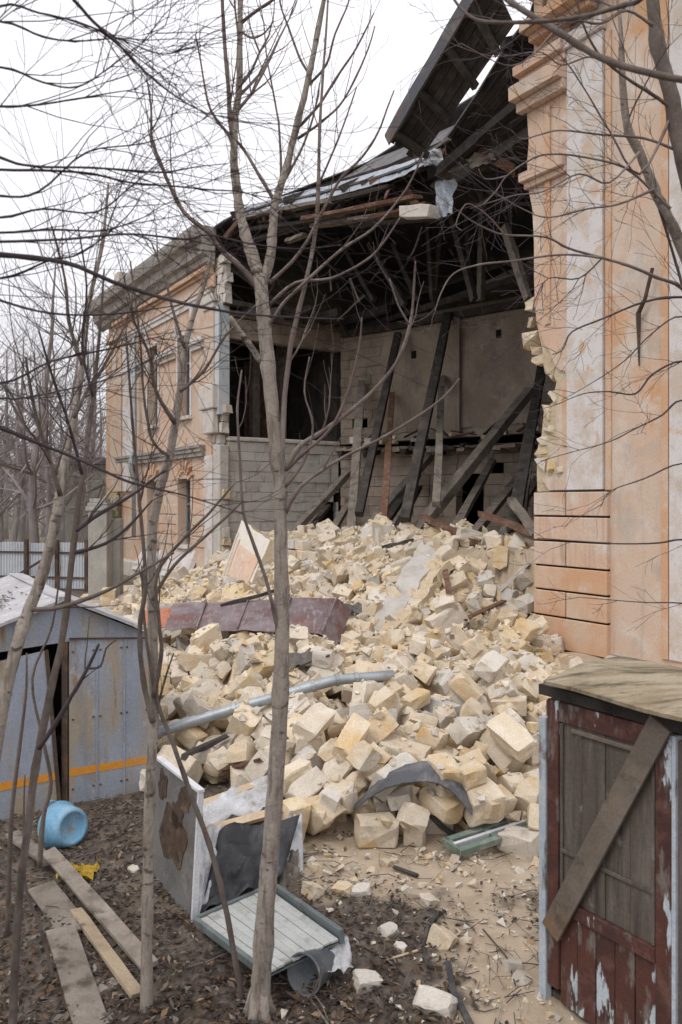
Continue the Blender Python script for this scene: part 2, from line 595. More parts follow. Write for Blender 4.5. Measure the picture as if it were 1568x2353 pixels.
def wall_grid(mb, origin, du, nv, xs, zs, solid, mi=0, mi_reveal=None, jit=0.0):
    """a wall with holes: cells of the grid xs x zs that are solid; nv = thickness vector"""
    mr = mi if mi_reveal is None else mi_reveal
    nx, nz = len(xs) - 1, len(zs) - 1
    S = [[solid((xs[i] + xs[i + 1]) / 2, (zs[j] + zs[j + 1]) / 2) for j in range(nz)] for i in range(nx)]
    def pt(i, j):
        return origin + du * xs[i] + ZV * zs[j]
    for i in range(nx):
        for j in range(nz):
            if not S[i][j]:
                continue
            a, b, c, d = pt(i, j), pt(i + 1, j), pt(i + 1, j + 1), pt(i, j + 1)
            mb.add([a, b, c, d], [(0, 1, 2, 3)], mi)
            mb.add([a + nv, b + nv, c + nv, d + nv], [(3, 2, 1, 0)], mi)
            for (di, dj, p, q) in ((-1, 0, a, d), (1, 0, b, c), (0, -1, a, b), (0, 1, d, c)):
                ii, jj = i + di, j + dj
                if not (0 <= ii < nx and 0 <= jj < nz) or not S[ii][jj]:
                    mb.add([p, q, q + nv, p + nv], [(0, 1, 2, 3)], mr)

# --- left part of the street front, with its four windows
WIN = []
for (xa, xb, y0, y1) in ((342, 365, 797, 978), (411, 439, 772, 958), (341, 365, 1105, 1252), (412, 441, 1100, 1252)):
    xm = (xa + xb) / 2
    t1, t0 = T(xa), T(xb)
    WIN.append((t0, t1, TZ(xm, y1)[1], TZ(xm, y0)[1]))
TL0, TL1 = 14.4, 25.8
xs = sorted(set([TL0, TL1] + [v for w in WIN for v in w[:2]]))
zs = sorted(set([0, 11.0] + [v for w in WIN for v in w[2:]]))
mb = MB()
wall_grid(mb, F(0, 0, 0), U, N * .65, xs, zs, lambda t, z: not any(a < t < b and c < z < d for a, b, c, d in WIN), 0, 0)
mb.build("facade_wall", [M_PEACH], B)
for k, (a, b, c, d) in enumerate(WIN):
    mb = MB()
    fw = .09
    mb.fbox(a + .002, a + fw, .28, .36, c, d)
    mb.fbox(b - fw, b - .002, .28, .36, c, d)
    mb.fbox(a + fw, b - fw, .28, .36, d - fw, d)
    mb.fbox(a + fw, b - fw, .28, .36, c, c + fw)
    mb.fbox((a + b) / 2 - .035, (a + b) / 2 + .035, .285, .355, c + fw, d - fw)
    mb.fbox(a + fw, b - fw, .283, .357, d - .95, d - .87)
    fr = mb.build("window", M_FRAME, B)
    for q, (ta, tb) in enumerate(((a + fw, (a + b) / 2 - .035), ((a + b) / 2 + .035, b - fw))):
        if (k + q) % 3 == 2:
            continue
        m2 = MB()
        m2.fbox(ta, tb, .315, .322, c + fw, d - fw)
        m2.build("pane", M_PANE, fr)
    m2 = MB()
    m2.fbox(a - .12, b + .12, -.16, .2, c - .12, c - .004)
    m2.build("sill", M_WHITEWASH, fr)
    m2 = MB()
    s_ = .13
    m2.fbox(a - s_, a - .003, -.05, .0, c, d + s_)
    m2.fbox(b + .003, b + s_, -.05, .0, c, d + s_)
    m2.fbox(a - .003, b + .003, -.05, .0, d + .003, d + s_)
    m2.build("surround", M_WHITEWASH if k < 2 else M_PEACH, fr)

# pilaster at the corner and beside the break
def fpart(name, boxes, mat, bevel=0.0, mi=None):
    mb = MB()
    for b in boxes:
        mb.fbox(*b)
    return mb.build(name, mat, B, bevel=bevel)

tcA, tcB = 24.2, 25.8
fpart("pilaster", [(tcA, tcB, -.12, -.002, 3.4, 10.0)], M_ORANGE)
fpart("pilaster_base", [(tcA - .1, tcB + .1, -.2, -.004, 0, 3.395)], M_MOSS)
for (x0, x1, mt) in ((255, 281, M_PEACH), (284, 306, M_WHITEWASH)):
    mb = MB()
    mb.fbox(T(x1, -.13), T(x0, -.13), -.17, -.122, 3.5, 9.6)
    mb.build("pilaster_strip", mt, B)
# eroded mossy quoins at the corner foot
z = .05
while z < 3.3:
    h = rb.uniform(.26, .40)
    for (ta, tb) in ((23.7, 24.55), (24.57, 25.3), (25.32, 26.0)):
        if rb.random() < .8:
            mb = MB()
            mb.fbox(ta + rb.uniform(0, .1), tb - rb.uniform(.02, .1), -.2 - rb.uniform(.05, .3), -.206, z, z + h - .02, jit=.035, rng=rb)
            mb.build("quoin_stone", rb.choice([M_MOSS, M_MOSS, M_CORE]), B, bevel=.02)
    z += h
# pilaster beside the break, with its capital and eroded foot
tr0, tr1 = T(509), T(478)
fpart("pilaster", [(tr0 + .31, tr1, -.14, -.002, 6.9, 9.6)], M_PEACH)
fpart("pilaster_strip", [(tr0 - .03, tr0 + .3, -.10, .28, 5.9, 9.55)], M_BLUEPLASTER)
fpart("capital", [(tr0 + .1, tr1 + .1, -.26, -.005, 9.6, 9.85), (tr0 + .2, tr1 + .02, -.2, -.004, 9.42, 9.598)], M_PLINTH, bevel=.03)
fpart("pilaster_base", [(tr0 + .05, tr1 + .12, -.30, -.005, 6.1, 6.9), (tr0 + .2, tr1, -.22, -.004, 5.3, 6.098)], M_PLINTH, bevel=.04)
# broken edge: courses of limestone, ragged, full height
z = 0.3
while z < 11.0:
    h = rb.uniform(.27, .36)
    lower = z < 5.0
    reach = tr0 - rb.uniform(-.05, .30) if not (6.0 < z < 9.5) else tr0 + rb.uniform(.5, .6)
    if lower:
        reach = tr0 + rb.uniform(-.16, .12) if rb.random() < .35 else tr0 + .3
    t = reach
    while t < TL0 + .3:
        ln = rb.uniform(.25, .5)
        mb = MB()
        mb.fbox(t, min(t + ln, TL0 + .35) - .02, rb.uniform(.0, .07), .29, z, z + h - .02, jit=.025, rng=rb)
        mb.build("stone", rb.choice([M_CORE, M_PLINTH, M_PLINTH, M_GREY]), B, bevel=.015)
        t += ln
    z += h

fpart("broken_pier", [(tr0 + .02, tr0 + .55, -.05, .285, .3, 4.9)], M_INTPALE, bevel=.03)
fpart("broken_pier", [(tr0 + .56, tr1 + .1, -.09, -.005, .3, 4.58)], M_WHITEWASH, bevel=.02)
# mouldings on the left part
def band(name, t0, t1, z0, z1, proud, mat, steps=((0, 1, 1.0),), bevel=0.0):
    mb = MB()
    for i, (a, b, p) in enumerate(steps):
        mb.fbox(t0, t1, -proud * p, -.003, z0 + (z1 - z0) * a + (.001 if a else 0), z0 + (z1 - z0) * b)
    return mb.build(name, mat, B, bevel=bevel)

band("string_course", 14.9, 24.15, 4.60, 4.98, .26, M_CORNICE, ((0, .4, .55), (.4, .75, .8), (.75, 1, 1)))
band("hood_mould", WIN[1][1] + .15, WIN[0][0] - .15, 8.30, 8.66, .22, M_WHITEWASH, ((0, .5, .5), (.5, 1, 1)))
band("hood_mould", 14.7, WIN[1][0] - .15, 8.30, 8.66, .22, M_WHITEWASH, ((0, .5, .5), (.5, 1, 1)))
band("hood_mould", WIN[0][1] + .15, 23.4, 8.30, 8.66, .20, M_WHITEWASH, ((0, .5, .5), (.5, 1, 1)))
band("frieze_band", 14.2, 23.9, 9.86, 10.16, .12, M_WHITEWASH, ((0, .6, .6), (.6, 1, 1)))
for tt in (WIN[1][1] + .05, WIN[0][1] + .05, WIN[1][0] - .3):
    fpart("frieze_strip", [(tt, tt + .28, -.07, -.003, 9.1, 9.855)], M_WHITEWASH)
band("frieze_band", 14.05, 25.9, 10.17, 10.62, .16, M_PEACH, ((0, .15, 1), (.15, 1, .5)))
band("frieze_band", 14.2, 24.4, 10.63, 10.86, .30, M_ORANGE, ((0, .4, .6), (.4, 1, 1)))
# cornice: a stepped profile carried along the front and round the corner
prof = [(-.06, 10.865), (-.30, 10.98), (-.34, 11.15), (-.48, 11.22), (-.52, 11.55), (-.74, 11.66), (-.80, 11.95), (-.80, 12.08), (.0, 12.12)]
mb = MB()
ts = [14.0 + i * (26.5 - 14.0) / 24 for i in range(25)]
mb.grid(lambda u, v: F(ts[int(round(u * 24))] + (.12 * rb.uniform(-1, 1) if u == 0 else 0), prof[int(round(v * 8))][0], prof[int(round(v * 8))][1] + .02 * n3(u * 40, v * 5)), 24, 8)
mb.add([F(26.5, w, z) for w, z in prof], [tuple(range(9))])
mb.add([F(14.0, w, z) for w, z in prof], [tuple(range(8, -1, -1))])
mb.build("cornice", M_CORNICE, B)
fpart("chimney_stump", [(25.1, 25.7, .2, .8, 12.2, 13.4)], M_PLINTH, bevel=.03)
# rusticated courses between the lower windows (flat bed joints left open)
zc = [1.46 + .37 * i for i in range(6)]
for i in range(5):
    for (ta, tb) in ((tr1 - .05, WIN[3][0] - .15), (WIN[3][1] + .15, WIN[2][0] - .15)):
        if i == 4:
            continue
        mb = MB()
        mb.fbox(ta, tb, -.05, -.003, zc[i] + .02, zc[i + 1] - .02)
        mb.build("rustication_block", M_PEACH, B, bevel=.012)
# fan arches over lower windows
for k in (2, 3):
    a, b, c, d = WIN[k]
    cx_, r0 = (a + b) / 2, (b - a) / 2 + .05
    for q in range(7):
        an = PI * (.5 - .36 + .72 * q / 6)
        mb = MB()
        pr = Vector(U) * math.cos(an) + ZV * math.sin(an)
        tg = Vector(U) * -math.sin(an) + ZV * math.cos(an)
        ctr = F(cx_, -.06, d - .22) + pr * (r0 + .05)
        mb.box(ctr, pr * .22, tg * .055, N * .05)
        mb.build("arch_stone", M_ORANGE, B)
# apron panels and battered white plinth below the windows
for k in (2, 3):
    a, b, c, d = WIN[k]
    mb = MB()
    mb.poly([F(a - .35, -.005, c - .16), F(b + .5, -.005, c - .16), F(b + .6, -.5, .35), F(a - .5, -.5, .35)], N * .2)
    mb.build("plinth_slope", M_WHITEWASH, B)
fpart("plinth", [(14.3, 24.0, -.42, -.006, 0, .62)], M_PLINTH, bevel=.03)
# downpipe
mb = MB()
tp = T(311, -.25)
mb.tube([F(tp, -.28, 9.8), F(tp, -.28, 7.6), F(tp, -.26, 5.2), F(tp, -.4, 4.9), F(tp, -.4, 4.3), F(tp, -.3, 4.0), F(tp, -.3, 1.6)], .085, 10)
mb.build("downpipe", M_PIPE, B, smooth_=True)

# --- right part of the street front beyond the gap
edge_px = [(1236, -60), (1233, 40), (1228, 130), (1203, 190), (1201, 215), (1214, 232), (1213, 265), (1217, 330), (1213, 375), (1217, 440), (1225, 480), (1229, 560), (1229, 640), (1231, 700)]
core_px = [(1232, 735), (1240, 775), (1247, 806), (1249, 835), (1256, 858), (1272, 862), (1279, 878), (1274, 900), (1272, 922), (1262, 932), (1250, 946), (1247, 975), (1244, 1005), (1238, 1020), (1233, 1040), (1234, 1100)]
low_px = [(1235, 1128), (1236, 1290), (1238, 1480), (1228, 1500), (1226, 1545)]
plas_px = [(1233, 722), (1243, 760), (1252, 790), (1262, 803), (1276, 838), (1287, 850), (1300, 853), (1304, 866), (1292, 880), (1288, 905), (1281, 935), (1280, 975), (1283, 1010), (1278, 1055), (1290, 1082), (1268, 1096), (1246, 1098)]
pl, cr = [], []
for q in edge_px + core_px + low_px:
    t, z = TZ(*q, .03)
    cr.append(F(t, .03, z))
for q in edge_px + plas_px:
    t, z = TZ(*q)
    pl.append(F(t, -.02, z))
t, z = TZ(1240, 1128)
zrust = z
tl_ = T(1239)
cr_in = cr + [F(-5.5, .03, 0), F(-5.5, .03, 13)]
mb = MB()
mb.poly(cr_in, N * .72, 0, 0)
mb.build("broken_wall_core", M_CORE, B)
tpil0, tpil1 = T(1405), T(1310)
pl_in = pl + [F(T(1262), -.02, zrust + .01), F(tpil1, -.02, zrust + .01), F(tpil1, -.02, 13)]
mb = MB()
mb.poly(pl_in, N * .048)
mb.build("plaster_layer", M_PEACH, B)
fpart("panel_moulding", [(T(1307), T(1296), -.05, -.023, 4.0, 5.0)], M_ORANGE)
# white pilaster shaft, then the beige wall field beyond it
fpart("pilaster", [(T(1392), tpil1 - .003, -.09, .027, zrust + .01, 10.85)], M_WHITEWASH)
fpart("wall_field", [(-5.4, T(1393), -.02, .027, .5, 13)], M_BEIGE)
for xa, xb in ((1525, 1541),):
    fpart("wall_strip", [(T(xb), T(xa), -.07, -.023, .6, 11.5)], M_ORANGE)
    fpart("pilaster", [(-4.8, T(1543), -.06, -.023, .6, 11.5)], M_WHITEWASH)
fpart("wall_strip", [(T(1408), T(1395), -.05, -.023, zrust, 10.8)], M_ORANGE)
# panel moulding on the peach field
tA, tB = T(1268), T(1256)
fpart("panel_moulding", [(tA, tB, -.055, -.023, 6.2, 8.75)], M_ORANGE)
fpart("panel_moulding", [(tA, tB, -.055, -.023, 9.05, 10.1)], M_ORANGE)

def sloped_trim(name, px, zc_, h, proud, mat, t_right):
    mb = MB()
    a = TZ(*px)[0]
    mb.fbox(t_right, a, -proud * .55, -.023, zc_ - h / 2, zc_ - h * .1)
    mb.fbox(t_right, a + .04, -proud, -.023, zc_ - h * .1 + .001, zc_ + h / 2, jit=.01, rng=rb)
    mb.build(name, mat, B, bevel=.012)

sloped_trim("hood_mould", (1213, 410), 8.90, .28, .20, M_PEACH, tpil1 + .01)
sloped_trim("string_course", (1202, 210), 10.42, .46, .34, M_BEIGE, tpil1 + .01)
sloped_trim("string_course", (1205, 180), 10.87, .30, .26, M_PEACH, tpil1 + .01)
sloped_trim("cornice_moulding", (1236, 95), 11.45, .30, .45, M_ORANGE, T(1375))
fpart("capital", [(T(1396), T(1304), -.16, -.024, 10.86, 11.1)], M_WHITEWASH, bevel=.02)
for xb in (1270, 1300, 1330, 1362, 1400, 1440, 1485, 1530):
    tt = T(xb)
    fpart("dentil", [(tt - .1, tt + .1, -.38, -.025, 11.62, 12.0)], M_ORANGE, bevel=.02)
band("cornice_moulding", -5.5, T(1238), 12.05, 12.6, .85, M_PEACH, ((0, .4, .6), (.4, 1, 1)))
# rusticated pilaster foot: courses with real joints
ys = [1130, 1185, 1240, 1296, 1350, 1408, 1480]
zz = [TZ(1237, y)[1] for y in ys]
for i in range(6):
    za, zb = zz[i + 1] + .016, zz[i] - .016
    tm = T(1310)
    spans = [(T(1405), tm - .013), (tm + .013, T(1237))] if i in (0, 2, 4) else [(T(1405), T(1237))]
    for (ta, tb) in spans:
        mb = MB()
        mb.fbox(ta, tb, -.12, .026, za, zb)
        mb.build("rustication_block", M_PEACH if i < 3 else M_ORANGE, B, bevel=.014)
fpart("pilaster_core", [(T(1404), T(1239), -.075, .025, zz[6], zz[0])], M_DARK)
# plinth, two weathered steps
fpart("plinth", [(T(1388), T(1229), -.24, .02, .22, .40)], M_PLINTH, bevel=.03)
fpart("plinth", [(T(1396), T(1222), -.36, .02, -.1, .212)], M_PLINTH, bevel=.04)
fpart("plinth", [(-5.4, T(1398), -.12, .02, -.1, .49)], M_PLINTH, bevel=.03)
# exposed stones hanging on the broken edge
def rough_stone(c, a, b_, d, mat, seed):
    rg = random.Random(seed)
    bm = bmesh.new()
    for _ in range(14):
        v = [rg.uniform(-1, 1) for _ in range(3)]
        m_ = max(abs(q) for q in v)
        v = [q / m_ * rg.uniform(.8, 1) for q in v]
        bm.verts.new(c + U * (v[0] * a) + ZV * (v[1] * b_) + N * (v[2] * d))
    bmesh.ops.convex_hull(bm, input=bm.verts)
    bmesh.ops.delete(bm, geom=[v for v in bm.verts if not v.link_faces], context='VERTS')
    bmesh.ops.triangulate(bm, faces=bm.faces)
    bmesh.ops.subdivide_edges(bm, edges=bm.edges, cuts=1, use_grid_fill=True)
    for v in bm.verts:
        v.co += v.normal * mnoise.noise(v.co * 9) * .025
    me = bpy.data.meshes.new("stone")
    bm.to_mesh(me)
    bm.free()
    me.materials.append(mat)
    o = bpy.data.objects.new("stone", me)
    COL.objects.link(o)
    o.parent = B
    o.matrix_parent_inverse = parent_inv(B)
for k, (x, y, sx, sy, ww, mt) in enumerate(((1217, 783, .17, .20, .10, M_CREAM), (1226, 703, .13, .16, .08, M_CORE), (1224, 742, .12, .10, .12, M_OCHRE), (1243, 828, .16, .10, .16, M_OCHRE), (1238, 806, .14, .10, .2, M_CORE), (1262, 838, .14, .18, .12, M_CREAM), (1277, 862, .12, .12, .12, M_CORE),
                                       (1262, 950, .15, .17, .10, M_OCHRE), (1266, 985, .17, .12, .08, M_CORE), (1256, 1010, .18, .12, .10, M_OCHRE), (1250, 1035, .19, .13, .10, M_CORE), (1272, 1070, .14, .12, .04, M_OCHRE), (1250, 1070, .15, .13, .06, M_WHITE), (1276, 915, .09, .18, .08, M_CORE), (1290, 1078, .10, .08, .02, M_OCHRE))):
    t, z = TZ(x, y, ww)
    rough_stone(F(t, ww + .05, z), sx, sy, .17, mt, 300 + k)
# iron bracket on the wall
mb = MB()
a = TZ(1516, 620); b = TZ(1497, 690); c = TZ(1476, 722); d = TZ(1474, 842)
mb.tube([F(a[0], -.18, a[1]), F(b[0], -.16, b[1]), F(c[0], -.1, c[1]), F(d[0], -.06, d[1])], [.028, .03, .04, .012], 6)
mb.build("iron_bracket", M_IRON, B)

# --- inside: cross wall at the left of the gap
TW = 13.75
C0 = F(TW, 4.75, 0)
du = N
mb = MB()
doorw = (4.0, 4.62)
def bl(name, origin, duv, nv, x0, x1, z0, z1, bw, bh, mat, holes=(), rng=rb, parent=B, bump=.026):
    """a wall of coursed blocks with open joints, joined into one part"""
    mb = MB()
    wall_back = MB()
    nn = nv.normalized()
    z = z0
    row = 0
    while z < z1 - .02:
        h = min(bh * rng.uniform(.9, 1.1), z1 - z)
        x = x0 - (bw / 2 if row % 2 else 0)
        while x < x1:
            ln = bw * rng.uniform(.8, 1.25)
            a, b = max(x, x0), min(x + ln, x1)
            if b - a > .04 and rng.random() > .02:
                segs = [(a, b)]
                for (ha, hb, hc, hd) in holes:
                    if hc < z + h / 2 < hd:
                        ns = []
                        for (p, q) in segs:
                            if q <= ha or p >= hb:
                                ns.append((p, q))
                            else:
                                if p < ha - .03:
                                    ns.append((p, ha))
                                if q > hb + .03:
                                    ns.append((hb, q))
                        segs = ns
                for (p, q) in segs:
                    pr = rng.uniform(-bump, bump)
                    c = origin + duv * ((p + q) / 2) + ZV * (z + h / 2) + nv * .5 + nn * pr
                    mb.box(c, duv * ((q - p) / 2 - .006), ZV * (h / 2 - .006), nv * .5, 0, .006, rng)
            x += ln
        z += h
        row += 1
    o = mb.build(name, mat, parent, kind="stuff")
    return o

bl("interior_wall", F(TW, .32, 0), N, U * .3, 0, 4.34, 0, 5.05, .62, .33, M_INTPALE, [(3.58, 4.28, 0, 3.1)])
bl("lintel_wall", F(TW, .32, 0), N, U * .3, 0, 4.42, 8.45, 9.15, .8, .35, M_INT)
fpart("wall_ledge", [(TW - .06, TW + .34, .32, 4.7, 5.055, 5.2)], M_PLINTH, bevel=.04)
# dark rooms behind it
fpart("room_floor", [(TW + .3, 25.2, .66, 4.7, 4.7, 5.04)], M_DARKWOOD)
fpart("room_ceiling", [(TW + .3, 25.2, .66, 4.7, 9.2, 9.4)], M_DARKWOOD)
fpart("partition", [(17.6, 17.9, .66, 4.7, 5.05, 9.19)], M_ROOMSHADE)
fpart("spine_wall", [(TW + .3, 25.2, 4.76, 5.2, 0, 9.2)], M_ROOMSHADE)
for ww in (1.95, 3.05):
    fpart("post", [(15.2, 15.5, ww, ww + .28, 5.05, 9.15)], M_GREYWOOD)
fpart("door_frame", [(16.3, 16.4, 2.2, 3.3, 5.05, 8.2)], M_BROWNWOOD)

# back wall of the gap, parallel-ish to the front
C0 = F(TW, 4.74, 0)
C1 = Vector((6.9, 23.0, 0))
dB = (C1 - C0).normalized()
LB = (C1 - C0).length
nB = Vector((-dB.y, dB.x, 0))
if nB.y < 0:
    nB = -nB

def BW(x, off=0.0):
    """distance of the back wall in a surveyed direction"""
    k = (x - 784.0) / FPX
    o = C0 - nB * off
    s = (k * o.y - o.x) / (dB.x - k * dB.y)
    return o.y + dB.y * s, s

def bz(x, y):
    d, s = BW(x)
    return s, 3 + (1155.5 - y) * d / FPX
dr0, dr1 = bz(1048, 1100)[0], bz(1112, 1100)[0]
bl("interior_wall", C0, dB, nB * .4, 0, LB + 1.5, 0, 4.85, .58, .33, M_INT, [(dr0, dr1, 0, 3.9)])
hs = []
for (xa, xb, ya, yb) in ((947, 958, 806, 825), (1141, 1153, 757, 778)):
    s0, z0 = bz(xa, yb); s1, z1 = bz(xb, ya)
    hs.append((s0, s1, z0, z1))
# upper storey: blocks, then a plaster skin that has come away in places
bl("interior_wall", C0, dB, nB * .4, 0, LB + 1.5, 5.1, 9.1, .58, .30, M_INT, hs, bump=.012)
for (s0, s1, z0, z1) in ((bz(880, 800)[0], bz(1240, 800)[0], 5.4, 8.75),):
    mb = MB()
    segs = []
    n_ = 26
    for i in range(n_):
        segs.append(C0 + dB * (s0 + (s1 - s0) * i / n_) + ZV * (z0 + .25 * n3(i * .6, 3)) - nB * .028)
    for i in range(10):
        segs.append(C0 + dB * s1 + ZV * (z0 + (z1 - z0) * i / 10) - nB * .028)
    for i in range(n_):
        segs.append(C0 + dB * (s1 - (s1 - s0) * i / n_) + ZV * (z1 + .22 * n3(i * .7, 8)) - nB * .028)
    for i in range(12):
        segs.append(C0 + dB * (s0 + .3 * n3(i * .8, 5)) + ZV * (z1 - (z1 - z0) * i / 12) - nB * .028)
    mb.poly(segs, nB * .012)
    mb.build("plaster_layer", M_INT, B)
for (s0, s1, z0, z1) in hs:
    mb = MB()
    c = C0 + dB * ((s0 + s1) / 2) + ZV * ((z0 + z1) / 2) - nB * .022
    mb.box(c, dB * ((s1 - s0) / 2), ZV * ((z1 - z0) / 2), nB * .02)
    mb.build("beam_socket", M_DARK, B)
# chimney breast on the back wall
mb = MB()
s0 = bz(1028, 900)[0]; s1 = bz(1062, 900)[0]
mb.box(C0 + dB * ((s0 + s1) / 2) + ZV * 7.1 - nB * .09, dB * ((s1 - s0) / 2), ZV * 1.95, nB * .085)
mb.build("flue", M_INT, B)
# attic wall stub above and wall plate
mb = MB()
pts = [C0 + dB * s + ZV * (9.12 + max(0, (s - 3.2) * .16) + .08 * n3(s * 2, 1)) for s in [3.0 + .4 * i for i in range(18)]]
top = [C0 + dB * s + ZV * (9.3 + max(0, (s - 3.2) * .24) + .12 * n3(s * 2.3, 4)) for s in [3.0 + .4 * i for i in range(18)]]
mb.poly([C0 + dB * 3.0 + ZV * 9.1, C0 + dB * 9.8 + ZV * 9.1] + top[::-1], nB * .35)
mb.build("attic_wall", M_INT, B)
mb = MB()
mb.beam(C0 - nB * .12 + dB * .2 + ZV * 9.02, C0 - nB * .12 + dB * (LB + 1) + ZV * 9.0, .22, .24, segs=6, jit=.02, rng=rb)
mb.build("wall_plate", M_DARKWOOD, B)
# remains of the upper floor along the back wall
for i in range(30):
    s = i * LB / 29
    if rb.random() < .12:
        continue
    dep = .30 + .55 * abs(n3(i * .9, 2)) + (.3 if 8 < i < 24 else 0)
    mb = MB()
    c = C0 + dB * (s + .1) + ZV * (4.96 - .012 * i + .07 * n3(i * 1.7, 7) - .05 * rb.random()) - nB * (dep / 2 + .002)
    mb.box(c, dB * (LB / 58 * rb.uniform(.8, 1.1)), ZV * rb.uniform(.03, .08) - nB * rb.uniform(-.02, .03), nB * dep / 2 + ZV * rb.uniform(-.03, .06), 0, .025, rb)
    mb.build("floor_remnant", rb.choice([M_INT, M_GREYWOOD, M_DARKWOOD, M_INT]), B)
for i in range(9):
    s = .6 + i * LB / 9.5 + rb.uniform(-.2, .2)
    mb = MB()
    p = C0 + dB * s + ZV * 4.78
    mb.beam(p, p - nB * rb.uniform(.4, 1.1) + ZV * rb.uniform(-.3, .05), .16, .2, segs=3, jit=.03, rng=rb)
    mb.build("joist_stub", M_DARKWOOD, B)
for i in range(34):
    s = rb.uniform(.5, LB - .3)
    c = C0 + dB * s - nB * rb.uniform(.1, .8) + ZV * (5.05 + rb.uniform(-.02, .12))
    mb = MB()
    if rb.random() < .5:
        mb.beam(c, c + dB * rb.uniform(-.9, .9) - nB * rb.uniform(-.2, .4) + ZV * rb.uniform(-.05, .35), rb.uniform(.08, .16), .04)
        mb.build("floor_plank", rb.choice([M_GREYWOOD, M_DARKWOOD, M_BROWNWOOD]), B)
    else:
        r_ = rb.uniform(.06, .16)
        mb.box(c, dB * r_, nB * r_ * .8, ZV * r_ * .6, 0, .03, rb)
        mb.build("stone", rb.choice([M_PLINTH, M_INT, M_CORE]), B)
# joists of the attic floor, still hanging over the cross wall
for i, (wa, ta, tb, dz) in enumerate(((.9, 13.3, 17, 0), (1.6, 12.6, 17, -.08), (2.4, 12.0, 17, -.02), (3.1, 11.4, 17, -.15), (3.8, 12.4, 17, .0), (4.4, 10.5, 17, -.05))):
    mb = MB()
    mb.beam(F(tb, wa, 9.5), F(ta, wa + .1, 9.38 + dz), .18, .24, segs=4, jit=.02, rng=rb)
    mb.build("joist", M_DARKWOOD, B)
mb = MB()
mb.beam(F(TW + .1, .3, 9.28), F(TW - .05, 4.9, 9.25), .24, .22, segs=4, jit=.02, rng=rb)
mb.build("wall_plate", M_GREYWOOD, B)
mb = MB()
mb.beam(F(TW - .25, .1, 9.55), F(TW - .35, 4.8, 9.42), .2, .16, segs=4, jit=.02, rng=rb)
mb.build("wall_plate", M_DARKWOOD, B)
# ground floor slab and rear envelope
fpart("floor_slab", [(-5.5, 25.2, .8, 11, -.3, -.12)], M_CONCRETE)
fpart("rear_wall", [(-5.5, 25.8, 11.0, 11.5, 0, 12.1)], M_ROOMSHADE)
fpart("end_wall", [(25.3, 25.8, .66, 10.99, 0, 11)], M_PEACH)
fpart("end_wall", [(-5.5, -5.0, .76, 10.99, 0, 12.1)], M_PEACH)
fpart("interior_wall", [(-.75, -.4, .76, 10.99, 0, 12.1)], M_ROOMSHADE)
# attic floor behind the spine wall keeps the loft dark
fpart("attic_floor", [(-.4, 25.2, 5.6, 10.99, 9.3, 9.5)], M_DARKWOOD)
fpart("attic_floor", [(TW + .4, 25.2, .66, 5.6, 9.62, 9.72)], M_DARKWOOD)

# --- roof
EV = [(545, 492), (620, 471), (700, 454), (790, 431), (870, 408), (940, 384), (995, 356), (1040, 300), (1100, 210), (1160, 112), (1215, 40)]
ev = [TZ(x, y, .15) for x, y in EV]
WR, ZR = 5.5, 15.2
def roof_strip(pa, pb, mat, name, thick=.05):
    mb = MB()
    n = len(pa)
    vv = [p for p in pa] + [p for p in pb] + [p + ZV * thick for p in pa] + [p + ZV * thick for p in pb]
    ff = []
    for i in range(n - 1):
        ff += [(i, i + 1, n + i + 1, n + i), (2 * n + i, 3 * n + i, 3 * n + i + 1, 2 * n + i + 1), (i, 2 * n + i, 2 * n + i + 1, i + 1), (n + i, n + i + 1, 3 * n + i + 1, 3 * n + i)]
    ff += [(0, n, 3 * n, 2 * n), (n - 1, 3 * n - 1, 4 * n - 1, 2 * n - 1)]
    mb.add(vv, ff)
    return mb.build(name, mat, B)

roof_strip([F(26.6, -.1, 12.06), F(13.2, -.1, 12.06)], [F(26.6, WR, ZR), F(13.2, WR, ZR)], M_TINDARK, "roof")
gap_e = [F(t, .15, z) for t, z in ev]
gap_m = [F(t, 2.2, z + .55 + .25 * n3(t * 1.3, 2)) for t, z in ev]
gap_r = [F(t, WR, ZR - .6 * math.sin(PI * min(1, max(0, t / 13)))) for t, z in ev]
roof_strip(gap_e, gap_m, M_TINDARK, "roof")
roof_strip(gap_m, gap_r, M_TINDARK, "roof")
roof_strip([F(13.2, -.08, 12.05), gap_e[0]], [F(13.2, WR, ZR), gap_r[0]], M_TINDARK, "roof")
roof_strip([F(-.2, -.85, 12.62), F(-5.6, -.85, 12.62)], [F(-.2, WR, ZR), F(-5.6, WR, ZR)], M_TINDARK, "roof")
roof_strip([gap_e[-1], F(-.2, .15, 12.9)], [gap_r[-1], F(-.2, WR, ZR)], M_TINDARK, "roof")
roof_strip([F(26.6, 12, 12.05), F(-5.6, 12, 12.05)], [F(26.6, WR, ZR + .02), F(-5.6, WR, ZR + .02)], M_TINDARK, "roof")
for tt, a in ((26.3, 0), (-5.4, 0)):
    mb = MB()
    mb.poly([F(tt, -.3, 12.1), F(tt, 11.5, 12.1), F(tt, WR, ZR - .08)], U * .1)
    mb.build("gable", M_GREYWOOD, B)
# grey tin still lying along the sagging eave
mb = MB()
nn = 40
def sheet(u, v):
    k = u * 6.0
    i = min(5, int(k))
    q = k - i
    a = gap_e[i].lerp(gap_e[i + 1], q)
    z = a + ZV * (.09 + .02 * n3(u * 30, v * 3)) - N * (.16 - .5 * v) + ZV * (v * .22 - .32 * (1 - v))
    return z + ZV * .05 * n3(u * 14, 3)
mb.grid(sheet, nn, 4)
mb.build("eave_tin", M_ROOFTIN, B, solid=.012)
